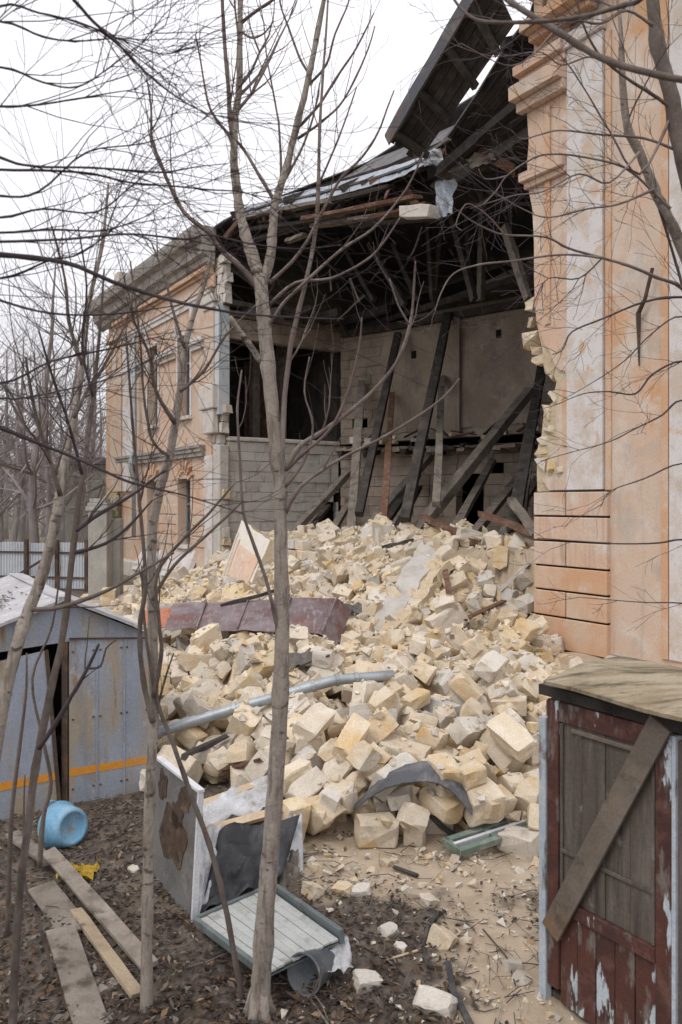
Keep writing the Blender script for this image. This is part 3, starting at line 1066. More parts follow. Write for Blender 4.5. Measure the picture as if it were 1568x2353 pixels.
# rafters and boards under the sagging roof
for i in range(15):
    t = ev[0][0] + (ev[-1][0] - ev[0][0]) * (i + .4) / 15 + rb.uniform(-.2, .2)
    ze = interp(-t, [-q[0] for q in ev], [q[1] for q in ev])
    mb = MB()
    mb.beam(F(t, .3 + rb.uniform(-.5, .5), ze - .1), F(t + rb.uniform(-.2, .2), 5.4, 14.6 - .6 * math.sin(PI * min(1, max(0, t / 13)))), .13, .18, segs=4, jit=.015, rng=rb)
    mb.build("rafter", M_DARKWOOD, B)
for i in range(13):
    t0 = rb.uniform(1.0, 12.2)
    w0 = rb.uniform(.4, 3.6)
    ln = rb.uniform(1.2, 3.2)
    mb = MB()
    ze = interp(-t0, [-q[0] for q in ev], [q[1] for q in ev])
    zf = interp(-(t0 + ln), [-q[0] for q in ev], [q[1] for q in ev])
    mb.beam(F(t0, w0, ze - .22 + w0 * .3 + rb.uniform(-.2, .05)), F(t0 + ln, w0 + rb.uniform(-.3, .3), zf - .22 + w0 * .3 + rb.uniform(-.2, .05)), rb.uniform(.12, .22), .035, up=N, segs=3, jit=.015, rng=rb)
    mb.build("roof_board", rb.choice([M_DARKWOOD, M_DARKWOOD, M_GREYWOOD]), B)
# loft posts, braces and struts in the dark
for (xa, ya, xb, yb, w) in ((1075, 480, 1085, 670, 3.0), (1040, 500, 1090, 690, 2.6), (985, 500, 995, 690, 3.4), (850, 560, 930, 700, 2.4), (905, 560, 960, 690, 2.8), (1160, 520, 1215, 690, 1.8), (1110, 440, 1105, 690, 3.6), (780, 545, 860, 690, 3.2), (1020, 500, 1000, 700, 4.0)):
    ta, za = TZ(xa, ya, w); tb, zb = TZ(xb, yb, w)
    mb = MB()
    mb.beam(F(ta, w, za), F(tb, w, zb), .15, .15, segs=3, jit=.012, rng=rb)
    mb.build("loft_post", rb.choice([M_DARKWOOD, M_DARKWOOD, M_GREYWOOD]), B)
for i in range(30):
    f = rb.random()
    k = f * (len(EV) - 4)
    j = int(k)
    a = F(*[p_ + (q_ - p_) * (k - j) for p_, q_ in zip((ev[j][0], .15, ev[j][1]), (ev[j + 1][0], .15, ev[j + 1][1]))])
    a = a + N * rb.uniform(-.1, 1.2) + ZV * rb.uniform(-.35, -.05)
    d_ = U * rb.uniform(-1, 1) * 1.1 - N * rb.uniform(-.3, .45) + ZV * rb.uniform(-.75, .10)
    mb = MB()
    mb.beam(a, a + d_ * rb.uniform(.5, 1.2), rb.uniform(.08, .2), rb.uniform(.025, .06), up=N, segs=3, jit=.02, rng=rb)
    mb.build("broken_board", rb.choice([M_DARKWOOD, M_DARKWOOD, M_GREYWOOD, M_BROWNWOOD]), B)
# layered planks of the broken eave
for (xa, ya, xb, yb, w, wd, mt) in ((560, 500, 760, 462, .0, .22, M_GREYWOOD), (640, 490, 900, 430, .1, .2, M_DARKWOOD), (700, 505, 960, 452, -.05, .24, M_BROWNWOOD), (560, 530, 800, 497, .25, .2, M_DARKWOOD),
                                    (720, 520, 1000, 478, .35, .2, M_GREYWOOD), (600, 512, 720, 492, .3, .24, M_DARKWOOD), (860, 500, 985, 470, .1, .22, M_BROWNWOOD), (660, 555, 700, 540, .2, .18, M_GREYWOOD), (560, 560, 690, 520, .5, .2, M_DARKWOOD), (810, 520, 1010, 500, .8, .2, M_DARKWOOD)):
    ta, za = TZ(xa, ya, w); tb, zb = TZ(xb, yb, w)
    mb = MB()
    mb.beam(F(ta, w, za), F(tb, w, zb), wd, .09, up=ZV, segs=5, jit=.02, rng=rb)
    mb.build("eave_plank", mt, B)
ta, za = TZ(928, 488, -.1); tb, zb = TZ(997, 486, -.1)
mb = MB()
mb.beam(F(ta, -.1, za), F(tb, -.1, zb), .28, .26, segs=3, jit=.02, rng=rb)
mb.build("lintel_stone", M_PLINTH, B, bevel=.02)
# strip of eave torn loose and hanging from the right
hang = thing("hanging_eave", "long dark slab of eave boards hanging loose below the roof edge above the gap", "eave", F(T(1000, -.5), -.5, 11))
def eave_boards(parent, A, D, Bq, C, n, mat, th=.05, name="board", tinmat=None):
    for i in range(n):
        f0, f1 = i / n, (i + .93) / n
        a0, a1 = A.lerp(Bq, f0), A.lerp(Bq, f1)
        b0, b1 = D.lerp(C, f0), D.lerp(C, f1)
        e = rb.uniform(-.12, .12)
        dd = (b0 - a0).normalized()
        a0, a1 = a0 + dd * e, a1 + dd * e
        nrm = (b0 - a0).cross(a1 - a0).normalized()
        if nrm.z < 0:
            nrm = -nrm
        o = nrm * rb.uniform(-.012, .012)
        mb = MB()
        mb.add([a0 + o, a1 + o, b1 + o, b0 + o, a0 + nrm * th + o, a1 + nrm * th + o, b1 + nrm * th + o, b0 + nrm * th + o],
               [(3, 2, 1, 0), (4, 5, 6, 7), (0, 1, 5, 4), (1, 2, 6, 5), (2, 3, 7, 6), (3, 0, 4, 7)])
        mb.build(name, mat, parent)
    if tinmat:
        nrm = (D - A).cross(Bq - A).normalized()
        if nrm.z < 0:
            nrm = -nrm
        mb = MB()
        q = [A + nrm * (th + .03), Bq + nrm * (th + .03), C + nrm * (th + .03), D + nrm * (th + .03)]
        mb.add(q + [p + nrm * .02 for p in q], [(3, 2, 1, 0), (4, 5, 6, 7), (0, 1, 5, 4), (1, 2, 6, 5), (2, 3, 7, 6), (3, 0, 4, 7)])
        mb.build("roof_tin", tinmat, parent)

def W(x, y, w):
    t, z = TZ(x, y, w)
    return F(t, w, z)
A_, D_, B_, C_ = W(892, 322, -.95), W(1120, -70, -.95), W(968, 366, -.25), W(1182, 60, -.25)
eave_boards(hang, A_, D_, B_, C_, 5, M_DARKWOOD, tinmat=M_TINDARK)
mb = MB()
mb.beam(A_ - ZV * .02 + (A_ - B_).normalized() * .03, D_ - ZV * .02 + (A_ - B_).normalized() * .03, .05, .30, up=ZV, segs=6, jit=.01, rng=rb)
mb.build("fascia", M_TINDARK, hang)
for f in (.08, .35, .62, .85):
    mb = MB()
    mb.beam(A_.lerp(D_, f) - ZV * .1, B_.lerp(C_, f) - ZV * .12, .11, .13, segs=2, jit=.01, rng=rb)
    mb.build("lookout", M_DARKWOOD, hang)
frag = [W(1003, 372, .2), W(1172, 108, .2), W(1022, 412, 1.0), W(1226, 262, 1.0)]
eave_boards(B, frag[0], frag[1], frag[2], frag[3], 6, M_DARKWOOD, name="soffit_board")
mb = MB()
mb.beam(W(1008, 395, .1), W(1222, 215, .3), .16, .18, segs=5, jit=.02, rng=rb)
mb.build("rafter", M_DARKWOOD, B)
mb = MB()
mb.beam(W(1040, 420, .5), W(1226, 300, .6), .16, .2, segs=5, jit=.02, rng=rb)
mb.build("rafter", M_DARKWOOD, B)
# crumpled tin hanging at the torn end
def crumple(name, px, mat, parent, w, amp=.08, seed=0, n=8):
    cs = [W(x, y, w + dw) for x, y, dw in px]
    mb = MB()
    mb.grid(lambda u, v: cs[0].lerp(cs[1], u).lerp(cs[3].lerp(cs[2], u), v) + N * amp * n3(u * 3 + seed, v * 3) + ZV * amp * .6 * n3(u * 4, v * 4, seed), n, n)
    return mb.build(name, mat, parent, solid=.008)
crumple("torn_tin", ((1002, 418, 0), (1046, 412, .1), (1040, 492, 0), (1004, 500, -.05)), M_ROOFTIN, B, .2, .14, 3)
crumple("torn_tin", ((968, 352, -.1), (1014, 340, .1), (1020, 372, .1), (975, 384, -.1)), M_ROOFTIN, B, .0, .12, 7)
crumple("torn_tin", ((1070, 365, -.1), (1130, 340, .1), (1140, 368, .1), (1085, 388, -.1)), M_GREYWOOD, B, .4, .12, 9)
# ceiling laths and cloth hanging in shreds inside
for k in range(8):
    x, y = rb.uniform(560, 1180), rb.uniform(560, 720)
    w = rb.uniform(1.2, 4.0)
    a = W(x, y, w)
    mb = MB()
    mb.beam(a, a + Vector((rb.uniform(-.9, .9), rb.uniform(-.5, .5), -rb.uniform(.1, .7))), .06, .03, segs=3, jit=.01, rng=rb)
    mb.build("hanging_lath", rb.choice([M_DARKWOOD, M_GREYWOOD]), B)

# ------------------------------------------------------------ fallen floor beams leaning on the back wall
beams = [
    ((662, 1238), (812, 1075), .24, M_GREYWOOD, "grey beam leaning low and far left against the pale whitewashed cross wall"),
    ((752, 1240), (806, 1150), .22, M_GREYWOOD, "short grey beam leaning beside the narrow dark doorway"),
    ((806, 1245), (831, 880), .26, M_GREYWOOD, "tall grey beam standing almost upright at the inner corner of the gap"),
    ((832, 1150), (915, 768), .23, M_DARKWOOD, "long dark beam leaning across the upper storey near the inner corner"),
    ((884, 1170), (901, 905), .18, M_BROWNWOOD, "thin red brown post standing among the grey leaning beams"),
    ((816, 1248), (988, 1048), .26, M_GREYWOOD, "grey beam lying at a slant from the tall rubble boulder up to the right"),
    ((938, 1160), (1030, 722), .26, M_DARKWOOD, "long dark beam reaching from the floor ledge up to the wall plate"),
    ((1004, 1135), (1016, 868), .20, M_GREYWOOD, "upright grey post in the middle of the ruined room"),
    ((948, 1235), (1218, 898), .30, M_GREYWOOD, "thick diagonal beam with a charred broken upper end"),
    ((1184, 1185), (1246, 842), .26, M_DARKWOOD, "dark beam standing steeply beside the broken pilaster edge"),
    ((1078, 1240), (1192, 1098), .22, M_GREYWOOD, "grey beam leaning low in front of the dark doorway at the right"),
    ((1150, 1240), (1236, 1100), .20, M_GREYWOOD, "short beam leaning low right beside the rusticated pilaster"),
    ((1046, 1215), (1132, 1060), .20, M_GREYWOOD, "grey beam leaning right beside the dark doorway behind the thick diagonal beam"),
    ((700, 1235), (756, 1160), .20, M_DARKWOOD, "short dark beam end leaning against the whitewashed cross wall"),
    ((868, 1230), (962, 1090), .20, M_DARKWOOD, "dark beam leaning just left of the thick diagonal beam's lower half"),
    ((1195, 1215), (1222, 1010), .20, M_GREYWOOD, "slim grey beam standing close to the broken plaster edge"),
    ((898, 1235), (965, 1120), .18, M_DARKWOOD, "short dark beam leaning behind the thick diagonal beam's foot"),
]
for (a, b, wd, mt, lab) in beams:
    db = F(T(a[0], 1.5), 1.5, 0).y
    dtp = BW(b[0], .25)[0]
    pa, pb = P(a[0], a[1], db), P(b[0], b[1], dtp)
    pa = pa + (pa - pb).normalized() * .5
    mb = MB()
    mb.beam(pa, pb, wd, wd * .8, segs=6, jit=.012, rng=rb)
    o = mb.build("fallen_beam", mt, None, bevel=.012)
    tag(o, lab, "beam", "fallen floor beams leaning in the gap")
for (a, b, wa, wb, wd, mt, lab) in (
        ((972, 1186), (1092, 1246), 1.0, .6, .16, M_BROWNWOOD, "thin brown timber lying down the top of the rubble under the diagonal beam"),
        ((1108, 1180), (1232, 1228), 1.4, .6, .22, M_BROWNWOOD, "reddish brown timber lying across the heap top beside the pilaster"),
        ((1176, 1150), (1234, 1230), 1.2, .5, .18, M_GREYWOOD, "splintered grey board slanting down against the pilaster foot")):
    pa, pb = W(a[0], a[1], wa), W(b[0], b[1], wb)
    mb = MB()
    mb.beam(pa, pb, wd, .1, segs=5, jit=.015, rng=rb)
    tag(mb.build("fallen_timber", mt), lab, "timber", "fallen timbers on the heap")

# ------------------------------------------------------------ the rubble heap
# settled resting places of the blocks, eight numbers each: x, y, z in cm, turns in 1/100 rad, shape, size in %
RUBBLE = [
108,533,17,-160,-2,204,8,119,168,594,10,-5,5,270,10,102,210,603,13,-159,-2,-149,10,97,-73,607,14,-312,-2,17,8,124,140,607,9,0,311,154,9,91,30,626,14,152,9,90,20,100,110,626,11,2,1,35,18,102,-5,633,14,-157,1,270,16,101,
67,642,9,2,-2,306,19,122,99,651,12,155,-1,-249,13,84,-190,657,16,4,-302,-154,18,106,14,662,15,150,-4,-238,17,122,172,662,12,-4,-2,-43,16,110,86,666,15,-163,-148,81,2,105,133,667,12,153,-7,-164,6,99,49,670,13,-156,163,32,6,107,
-64,675,14,-143,10,8,21,98,194,688,10,-297,9,-160,23,129,112,691,8,143,1,72,3,122,171,693,24,148,-66,-176,10,91,87,695,9,-1,1,72,17,92,-44,700,19,267,-138,-46,21,103,136,702,10,-145,4,-116,21,94,66,706,10,-1,164,-185,19,124,
31,707,10,-2,-312,9,9,112,207,708,8,7,2,-51,23,102,122,708,37,-5,-288,-127,17,118,90,710,32,-7,-18,213,0,85,-18,716,19,-283,-74,-102,5,101,92,718,54,157,17,-117,17,100,153,719,12,-152,135,156,2,82,173,724,15,4,25,-167,18,113,
82,725,14,134,0,-313,8,90,-182,726,20,8,4,-270,17,92,0,728,32,-121,18,-76,2,108,124,730,16,61,-8,54,12,95,-31,736,34,-56,278,80,1,102,19,737,17,223,47,-148,1,80,200,738,18,13,26,-109,9,95,-240,739,18,-157,9,-268,12,104,
64,741,28,-282,-31,102,19,92,106,742,35,-17,-286,-104,14,97,50,742,45,210,-23,86,8,102,129,743,48,80,-82,-216,12,99,39,746,17,-159,-28,170,0,84,12,746,38,66,-25,-115,14,81,-94,747,16,-10,-1,-104,16,93,
164,749,27,-122,-140,-171,1,85,56,750,16,-69,-123,-89,19,102,222,750,32,-64,0,-130,0,123,-5,752,14,0,17,-183,22,110,74,753,16,-128,-9,4,15,102,184,754,36,21,-47,-144,20,91,32,754,52,-223,-52,-178,5,106,
87,755,43,31,-207,191,5,90,-45,757,39,150,9,-231,12,91,142,759,25,-219,-75,163,6,87,154,763,34,-234,95,-125,19,71,-37,765,17,-6,11,-214,13,111,20,767,18,-113,145,120,22,75,-70,768,22,-102,0,96,18,116,-3,771,41,-80,237,29,2,104,
157,775,27,15,122,-203,22,87,45,776,25,179,5,-49,17,102,115,778,42,-69,-5,-93,14,90,-110,784,17,159,-308,1,8,86,88,785,23,1,-8,263,5,100,126,785,50,48,-34,283,23,92,-79,785,37,89,-87,15,17,86,211,786,27,161,4,49,6,94,
19,786,47,-67,-255,137,13,80,240,788,23,18,4,60,18,83,22,788,21,189,136,123,23,100,161,788,59,201,-48,212,8,106,-185,790,19,151,-10,-57,21,116,63,791,50,10,16,-45,8,110,177,793,29,150,-5,-82,17,106,188,793,51,300,-10,-96,14,100,
-10,793,51,-75,50,144,2,99,104,799,43,-8,-8,-260,9,93,59,800,22,-5,-4,135,23,124,-28,801,31,-134,90,56,8,98,-62,803,34,100,-197,-152,13,102,93,805,63,-14,21,-62,6,98,139,806,40,227,51,140,13,91,228,808,42,-107,92,-87,6,129,
130,808,68,224,21,78,1,100,37,808,71,42,70,-294,17,107,-93,809,18,-159,-6,11,17,108,-172,813,10,-47,157,-116,11,75,-33,816,54,-180,-4,-279,13,85,-123,817,10,-7,3,178,6,80,195,820,29,-55,-143,228,18,110,
-40,820,36,-10,13,-289,7,91,67,820,54,-104,-21,277,2,104,39,826,42,-168,69,-10,12,92,217,826,29,-1,-201,-141,18,84,119,826,50,-286,65,-55,1,95,-100,826,40,-25,38,106,5,97,19,827,21,-6,-5,12,21,100,175,830,51,52,5,-228,8,109,
9,830,52,69,-15,-159,8,94,-198,831,12,1,-9,-93,18,109,157,833,23,-3,306,-25,0,105,244,834,30,-161,-3,-7,9,97,157,835,66,51,23,-267,9,96,-12,837,36,61,11,-134,9,102,58,838,48,-120,-257,-49,3,88,-99,839,14,5,-5,-84,21,91,
-169,839,23,-81,19,-66,16,117,236,839,56,9,56,-37,14,104,-56,840,34,-205,-48,199,7,112,-128,840,26,-52,33,-223,2,97,-81,846,34,27,236,177,2,82,-42,847,54,73,39,-99,4,95,-10,847,64,-51,31,-257,14,93,34,850,71,38,-15,304,0,110,
58,854,43,139,16,-36,3,127,26,855,22,-1,4,309,8,114,-147,855,30,133,39,1,15,128,207,857,41,8,24,275,8,102,-133,858,10,8,1,-218,14,95,-208,860,13,-39,161,-226,14,94,84,861,59,58,-282,21,13,87,48,861,86,42,0,273,9,83,
245,862,29,309,-1,124,1,93,-8,862,53,-7,54,-144,22,87,-68,865,19,-150,-7,2,1,110,-173,865,9,6,307,-32,23,107,-32,866,30,89,-160,24,0,93,143,866,55,-29,15,-239,10,102,180,869,55,56,309,-56,23,90,211,871,55,5,300,-126,11,77,
112,871,62,51,-134,-148,18,95,26,871,91,-190,-117,128,22,105,-104,873,25,139,93,122,9,109,-227,875,10,314,1,129,0,93,27,877,46,139,88,-144,22,107,-196,877,9,-13,-5,286,6,97,234,878,60,7,-268,139,13,106,
-133,880,30,-40,304,-23,21,100,-53,880,65,-288,-61,37,13,119,-11,881,42,-24,-46,257,8,98,-164,882,12,-152,-2,-26,17,86,-87,884,44,89,-50,-149,14,105,87,885,43,232,-74,114,8,107,56,886,57,22,-103,63,20,107,
258,886,38,81,60,228,2,108,-69,888,27,62,92,244,21,91,-109,891,50,230,-85,-107,12,122,-168,891,39,-163,-51,255,9,88,-29,893,20,3,310,14,12,108,194,894,45,99,-249,107,4,100,-122,897,12,-12,-11,148,2,102,
-43,898,43,-67,146,-97,18,99,-74,899,60,116,-88,-219,5,83,34,901,84,111,-23,-110,21,107,-195,902,23,148,-99,-202,17,107,62,903,85,-219,-21,210,6,86,146,904,52,-176,188,-41,14,106,14,906,43,70,68,-227,6,127,
-277,906,16,156,-1,59,4,110,-153,907,23,49,-80,-2,0,87,114,907,65,-21,20,-65,20,97,-162,907,63,52,-298,-117,13,99,190,908,64,-77,51,80,2,105,-65,912,29,56,-230,97,20,100,-221,914,20,63,150,144,5,109,227,915,53,93,-16,69,5,97,
-128,916,32,11,-21,26,7,77,65,916,54,25,-122,68,1,122,185,916,82,63,50,297,13,83,232,917,24,-9,3,151,8,110,-86,918,18,-159,-6,145,2,90,144,918,87,8,81,-12,13,91,-165,920,37,227,35,114,6,98,176,923,44,-92,33,-218,1,111,
-103,923,63,131,72,-94,17,109,29,924,61,74,-21,303,20,91,-120,925,18,-305,-11,-7,0,107,284,925,31,169,12,-289,4,91,-38,925,45,-175,18,174,22,101,165,925,67,88,-8,132,21,95,258,927,51,-169,-54,108,23,117,
-180,928,40,86,-65,-180,2,80,140,930,60,-2,-87,285,17,122,-129,930,51,-65,-267,49,13,116,-39,930,74,85,-129,226,21,99,33,931,97,85,-20,312,5,101,245,934,69,119,-16,77,14,81,296,934,57,3,305,24,17,104,13,940,44,-238,1,45,20,102,
117,943,53,-69,-6,130,1,106,-252,943,12,-2,-5,-121,9,108,-65,943,61,-265,29,109,0,116,196,944,68,-70,-16,-152,13,98,-19,945,56,-106,-252,-46,18,92,266,946,32,164,150,-25,21,95,-40,946,31,-112,84,-274,8,97,
68,947,84,2,43,311,16,102,22,947,78,64,23,-8,5,115,-139,949,30,105,-57,-270,9,109,-317,950,12,-4,2,-243,13,104,298,951,32,-157,10,-298,5,103,75,952,59,193,14,-203,22,129,232,952,50,-21,-9,285,12,115,91,955,39,16,-23,-86,14,100,
-284,957,13,-164,2,-126,12,108,-230,957,34,307,-6,26,13,100,182,958,85,29,234,23,17,102,-156,960,53,-66,30,-268,21,116,-117,961,76,23,-75,0,4,106,128,962,84,309,-72,48,10,106,-3,963,47,-98,-255,-102,15,120,
-84,963,65,123,263,75,0,102,-194,965,18,76,36,-180,17,100,-36,966,73,-260,-34,-117,5,109,-27,971,47,-38,111,78,18,96,106,973,31,6,-176,83,1,97,17,974,62,-204,91,-79,21,105,102,974,92,58,47,132,18,109,89,974,77,-52,-62,-208,2,89,
282,976,56,130,-30,275,17,113,232,976,66,41,69,-16,17,99,56,977,79,130,-239,51,1,119,160,981,90,164,-53,249,21,85,116,982,59,-64,3,-42,0,100,-18,985,86,70,68,-45,13,108,76,985,96,-240,8,102,10,98,16,985,88,-39,48,157,22,105,
-272,987,11,-155,-3,192,17,80,4,988,33,-74,43,-214,5,100,198,990,70,156,-3,-225,14,87,-102,991,63,-60,-17,127,20,94,254,992,62,101,94,215,14,96,-178,993,56,244,-31,68,0,123,-61,993,71,-39,88,206,20,100,
-248,994,9,4,-312,-82,18,86,128,995,73,253,17,-20,21,124,-311,995,12,3,-312,40,4,107,-192,997,21,61,213,177,23,128,178,997,79,-136,185,-35,9,96,-22,998,45,-34,-171,-200,7,112,86,999,58,145,-17,-255,3,102,
-126,1000,47,10,-28,-242,12,101,300,1003,57,-124,-6,263,13,124,-211,1004,12,-148,-11,122,7,126,60,1004,86,235,-81,-70,6,109,-9,1006,100,-42,-51,68,22,82,-125,1006,70,-48,9,-169,10,88,-11,1007,42,8,-179,220,23,79,
9,1009,75,45,-73,274,16,106,-32,1009,76,103,-312,17,21,104,-77,1009,75,78,-62,-164,22,100,207,1010,66,-1,312,-106,19,93,157,1010,88,-4,-301,116,5,83,205,1012,86,-162,-2,249,8,98,-239,1013,34,155,2,-13,1,90,
78,1015,70,141,201,33,20,101,247,1015,74,67,-44,37,17,95,107,1023,54,-59,-2,99,18,121,3,1025,48,32,13,-213,1,89,-31,1025,54,124,-210,-26,7,123,-342,1025,14,-8,0,-285,1,117,-218,1026,11,-159,-9,34,3,100,
-139,1028,52,266,-92,-81,13,97,136,1028,87,-9,14,106,13,92,-98,1029,59,-52,0,0,13,96,-9,1032,104,4,4,-114,22,92,216,1035,57,123,-173,92,13,104,-56,1036,65,41,245,77,5,96,103,1037,74,11,-61,-72,9,102,-102,1037,78,36,36,242,18,98,
-12,1038,57,169,-24,99,6,90,-3,1039,82,-150,0,13,5,104,246,1039,62,182,78,-140,17,117,-225,1041,35,-231,-67,62,17,96,-36,1042,86,-204,-71,-172,1,99,117,1042,106,-21,-54,253,17,88,87,1044,92,148,-212,-49,10,103,
-186,1049,52,40,52,282,12,94,47,1051,74,-90,-55,-157,10,83,180,1053,93,248,38,152,4,108,122,1054,89,-55,282,104,9,87,151,1054,85,111,-31,14,14,95,-195,1055,16,-8,7,-291,13,98,-312,1055,12,-161,0,99,5,91,
-75,1056,60,44,-106,-288,16,102,-251,1057,25,63,-2,-266,0,86,-253,1059,48,25,44,275,13,104,122,1061,67,23,-64,194,4,106,257,1063,52,-76,-18,-20,0,90,-114,1064,87,133,-6,49,18,98,72,1065,87,-192,19,-247,18,85,
-340,1065,9,-304,-1,0,18,88,-108,1068,62,25,-2,-248,17,119,228,1070,71,276,-75,-102,10,92,42,1071,59,74,-58,30,0,106,-289,1074,27,-8,313,-64,13,108,-216,1075,26,-8,136,165,5,113,-203,1078,55,-298,24,-23,15,124,
-363,1078,10,-1,-8,-155,20,97,-292,1079,8,-5,309,-31,7,106,-166,1079,48,-54,52,13,23,93,-78,1079,72,219,-45,-106,2,80,262,1084,64,-234,18,12,1,122,34,1085,80,83,-54,-188,18,106,-65,1086,86,4,-80,-302,1,84,
-138,1088,57,-41,75,-171,0,117,104,1089,78,-57,-53,-246,20,93,-163,1090,67,-98,-61,100,6,98,136,1091,91,46,13,-101,6,102,-115,1091,84,-61,-3,-263,9,92,184,1091,85,45,296,-71,9,82,-251,1092,34,-309,-7,12,0,94,
-12,1092,73,-77,72,96,5,107,293,1094,40,-247,9,-177,16,79,-60,1094,57,1,6,166,0,92,-43,1096,91,-53,-292,-121,5,85,14,1096,82,64,64,-310,22,93,-334,1102,8,3,-312,102,8,77,149,1102,72,140,13,259,8,107,-213,1103,36,-87,26,-137,10,115,
-284,1104,13,171,9,-250,22,93,-169,1105,52,-238,-16,40,8,104,-76,1106,80,141,228,-20,5,94,35,1108,66,99,71,-69,13,115,113,1108,91,213,-49,7,21,86,-40,1109,73,-165,-2,-73,1,81,-96,1110,60,-100,53,62,4,87,
284,1112,52,257,13,141,18,81,157,1113,96,234,22,-15,2,104,83,1117,81,5,-15,-210,12,116,264,1118,66,172,90,164,21,99,357,1121,36,-170,-11,52,4,106,-168,1123,72,76,37,-296,9,100,57,1123,83,24,-212,-185,2,88,
175,1124,70,-93,-33,106,9,111,-250,1126,49,167,90,-126,12,98,-359,1127,12,53,154,-102,10,90,-124,1128,83,96,51,108,13,107,-7,1129,71,-31,296,-75,9,95,300,1130,26,152,-14,17,13,107,293,1130,48,-148,11,-309,7,103,
-227,1130,47,-188,107,151,13,115,-91,1130,76,214,-75,6,10,86,-196,1131,53,58,-73,-167,13,111,-48,1135,90,-187,34,121,5,92,-271,1138,53,233,-139,-59,19,80,20,1139,71,80,105,-80,14,97,-282,1140,36,-137,-14,173,13,97,
334,1140,49,187,21,-261,17,102,55,1141,72,-58,4,7,21,104,114,1141,98,159,-14,-241,22,95,205,1142,62,-65,48,-214,1,116,194,1143,86,-259,-65,-90,17,90,-142,1144,62,77,33,-311,22,107,259,1144,66,-74,19,292,10,81,
-335,1146,8,-313,-8,-16,21,83,74,1146,100,161,55,202,13,108,-182,1148,69,207,-234,-8,2,86,-69,1149,77,8,10,63,7,113,282,1149,63,149,-45,182,2,109,-257,1150,40,199,-159,-11,10,91,-379,1152,8,159,0,234,1,81,
102,1154,97,-155,34,75,5,82,-210,1154,57,-282,-61,-126,10,97,107,1155,72,-18,-26,-203,21,116,-286,1158,14,4,7,-181,4,91,-103,1158,63,-91,313,-29,9,109,12,1159,66,195,264,8,21,122,250,1164,50,-231,-75,-95,17,80,
-244,1164,63,56,-29,249,5,104,171,1165,61,180,251,-1,12,115,57,1165,79,-63,17,32,16,90,234,1167,62,92,252,122,8,99,-327,1169,13,-5,8,298,17,106,135,1170,98,-124,12,-253,17,106,-300,1171,33,-31,47,309,7,113,
-213,1173,76,8,234,150,14,99,338,1174,26,-1,-17,-46,9,114,-359,1175,27,-277,-30,164,21,90,-182,1176,66,-88,9,-200,21,97,-268,1177,39,96,58,-68,17,105,-68,1177,97,19,-307,-100,4,119,-26,1177,65,-28,268,-50,2,99,
-154,1178,56,228,-41,-54,3,110,272,1179,68,-24,30,-191,22,101,312,1182,41,-10,296,-154,2,97,98,1182,94,5,-6,39,0,105,-369,1185,10,-159,-2,115,17,86,205,1185,60,-251,-194,-1,16,117,-228,1186,54,-83,13,-61,12,93,
24,1187,75,127,15,-16,16,109,-35,1187,86,-191,30,74,13,91,-81,1189,70,-139,23,-101,12,101,-131,1189,78,-266,-48,-81,9,96,-110,1190,55,-189,122,-129,13,99,-335,1194,29,2,268,-60,14,94,-158,1195,81,-21,63,-211,17,86,
268,1196,55,-30,282,108,8,96,-317,1197,14,-17,-11,146,2,111,-212,1198,67,-82,25,-46,5,121,-15,1203,69,262,-59,140,10,109,328,1204,37,156,6,-127,7,84,365,1205,42,-227,-45,158,8,108,-197,1205,83,75,39,202,9,86,
230,1208,75,-14,-3,-11,13,100,-390,1208,13,-5,-17,47,13,105,-162,1212,58,40,-22,-97,21,106,-178,1214,71,297,-44,35,3,127,-280,1214,42,-120,-26,270,3,99,-44,1215,73,-188,-48,118,8,124,-348,1216,15,160,17,-236,21,107,
-289,1220,25,31,31,130,0,91,183,1220,81,107,132,-195,9,98,-92,1221,80,180,-12,9,13,113,-314,1224,21,-194,-92,119,11,102,34,1228,82,9,-3,-276,0,117,103,1228,82,183,-35,192,21,122,-137,1228,76,195,78,66,9,117,
159,1229,73,59,81,-138,10,85,-270,1230,40,-201,21,-48,13,105,-404,1233,16,69,-147,102,17,104,-106,1234,51,-102,17,-64,17,106,212,1234,67,81,35,-147,23,116,346,1237,28,143,-6,300,22,90,-303,1237,30,-7,-19,272,19,82,
-178,1237,80,11,29,-267,3,90,-331,1238,26,73,-185,-4,21,104,253,1238,69,-88,84,281,13,94,-252,1242,55,117,-50,-153,0,79,387,1244,31,-173,0,175,4,91,-82,1246,86,-34,284,0,1,105,-386,1247,39,-22,48,38,8,93,
-356,1248,14,5,15,-247,20,102,-293,1248,44,-123,-75,97,7,118,-199,1250,55,-182,15,113,0,113,-268,1250,59,201,52,170,21,91,-316,1252,46,-116,50,-24,9,83,274,1254,54,-43,154,237,5,102,1,1255,64,-312,-6,-45,14,109,
-420,1259,10,-164,-3,-252,12,88,-114,1259,72,-293,-82,4,2,83,-317,1266,30,73,-2,76,17,80,332,1267,33,12,5,-17,17,100,322,1270,56,153,12,-258,9,88,246,1273,56,-157,14,-255,17,119,34,1274,64,-234,-138,-20,0,98,
192,1274,65,156,-236,14,13,103,-390,1275,10,-169,4,268,22,84,-369,1276,12,26,59,-160,3,86,-436,1278,13,163,0,-252,16,101,105,1278,69,101,-166,-87,4,109,-344,1279,37,303,-23,97,22,118,4,1279,70,-109,60,266,22,80,
-81,1280,90,208,17,-185,1,97,218,1281,74,72,40,133,17,107,-289,1282,59,-203,-67,-62,14,100,-189,1283,70,0,243,-140,22,85,-252,1287,64,145,23,-115,13,111,-218,1287,63,-34,44,-172,5,95,134,1287,84,64,-235,-3,1,89,
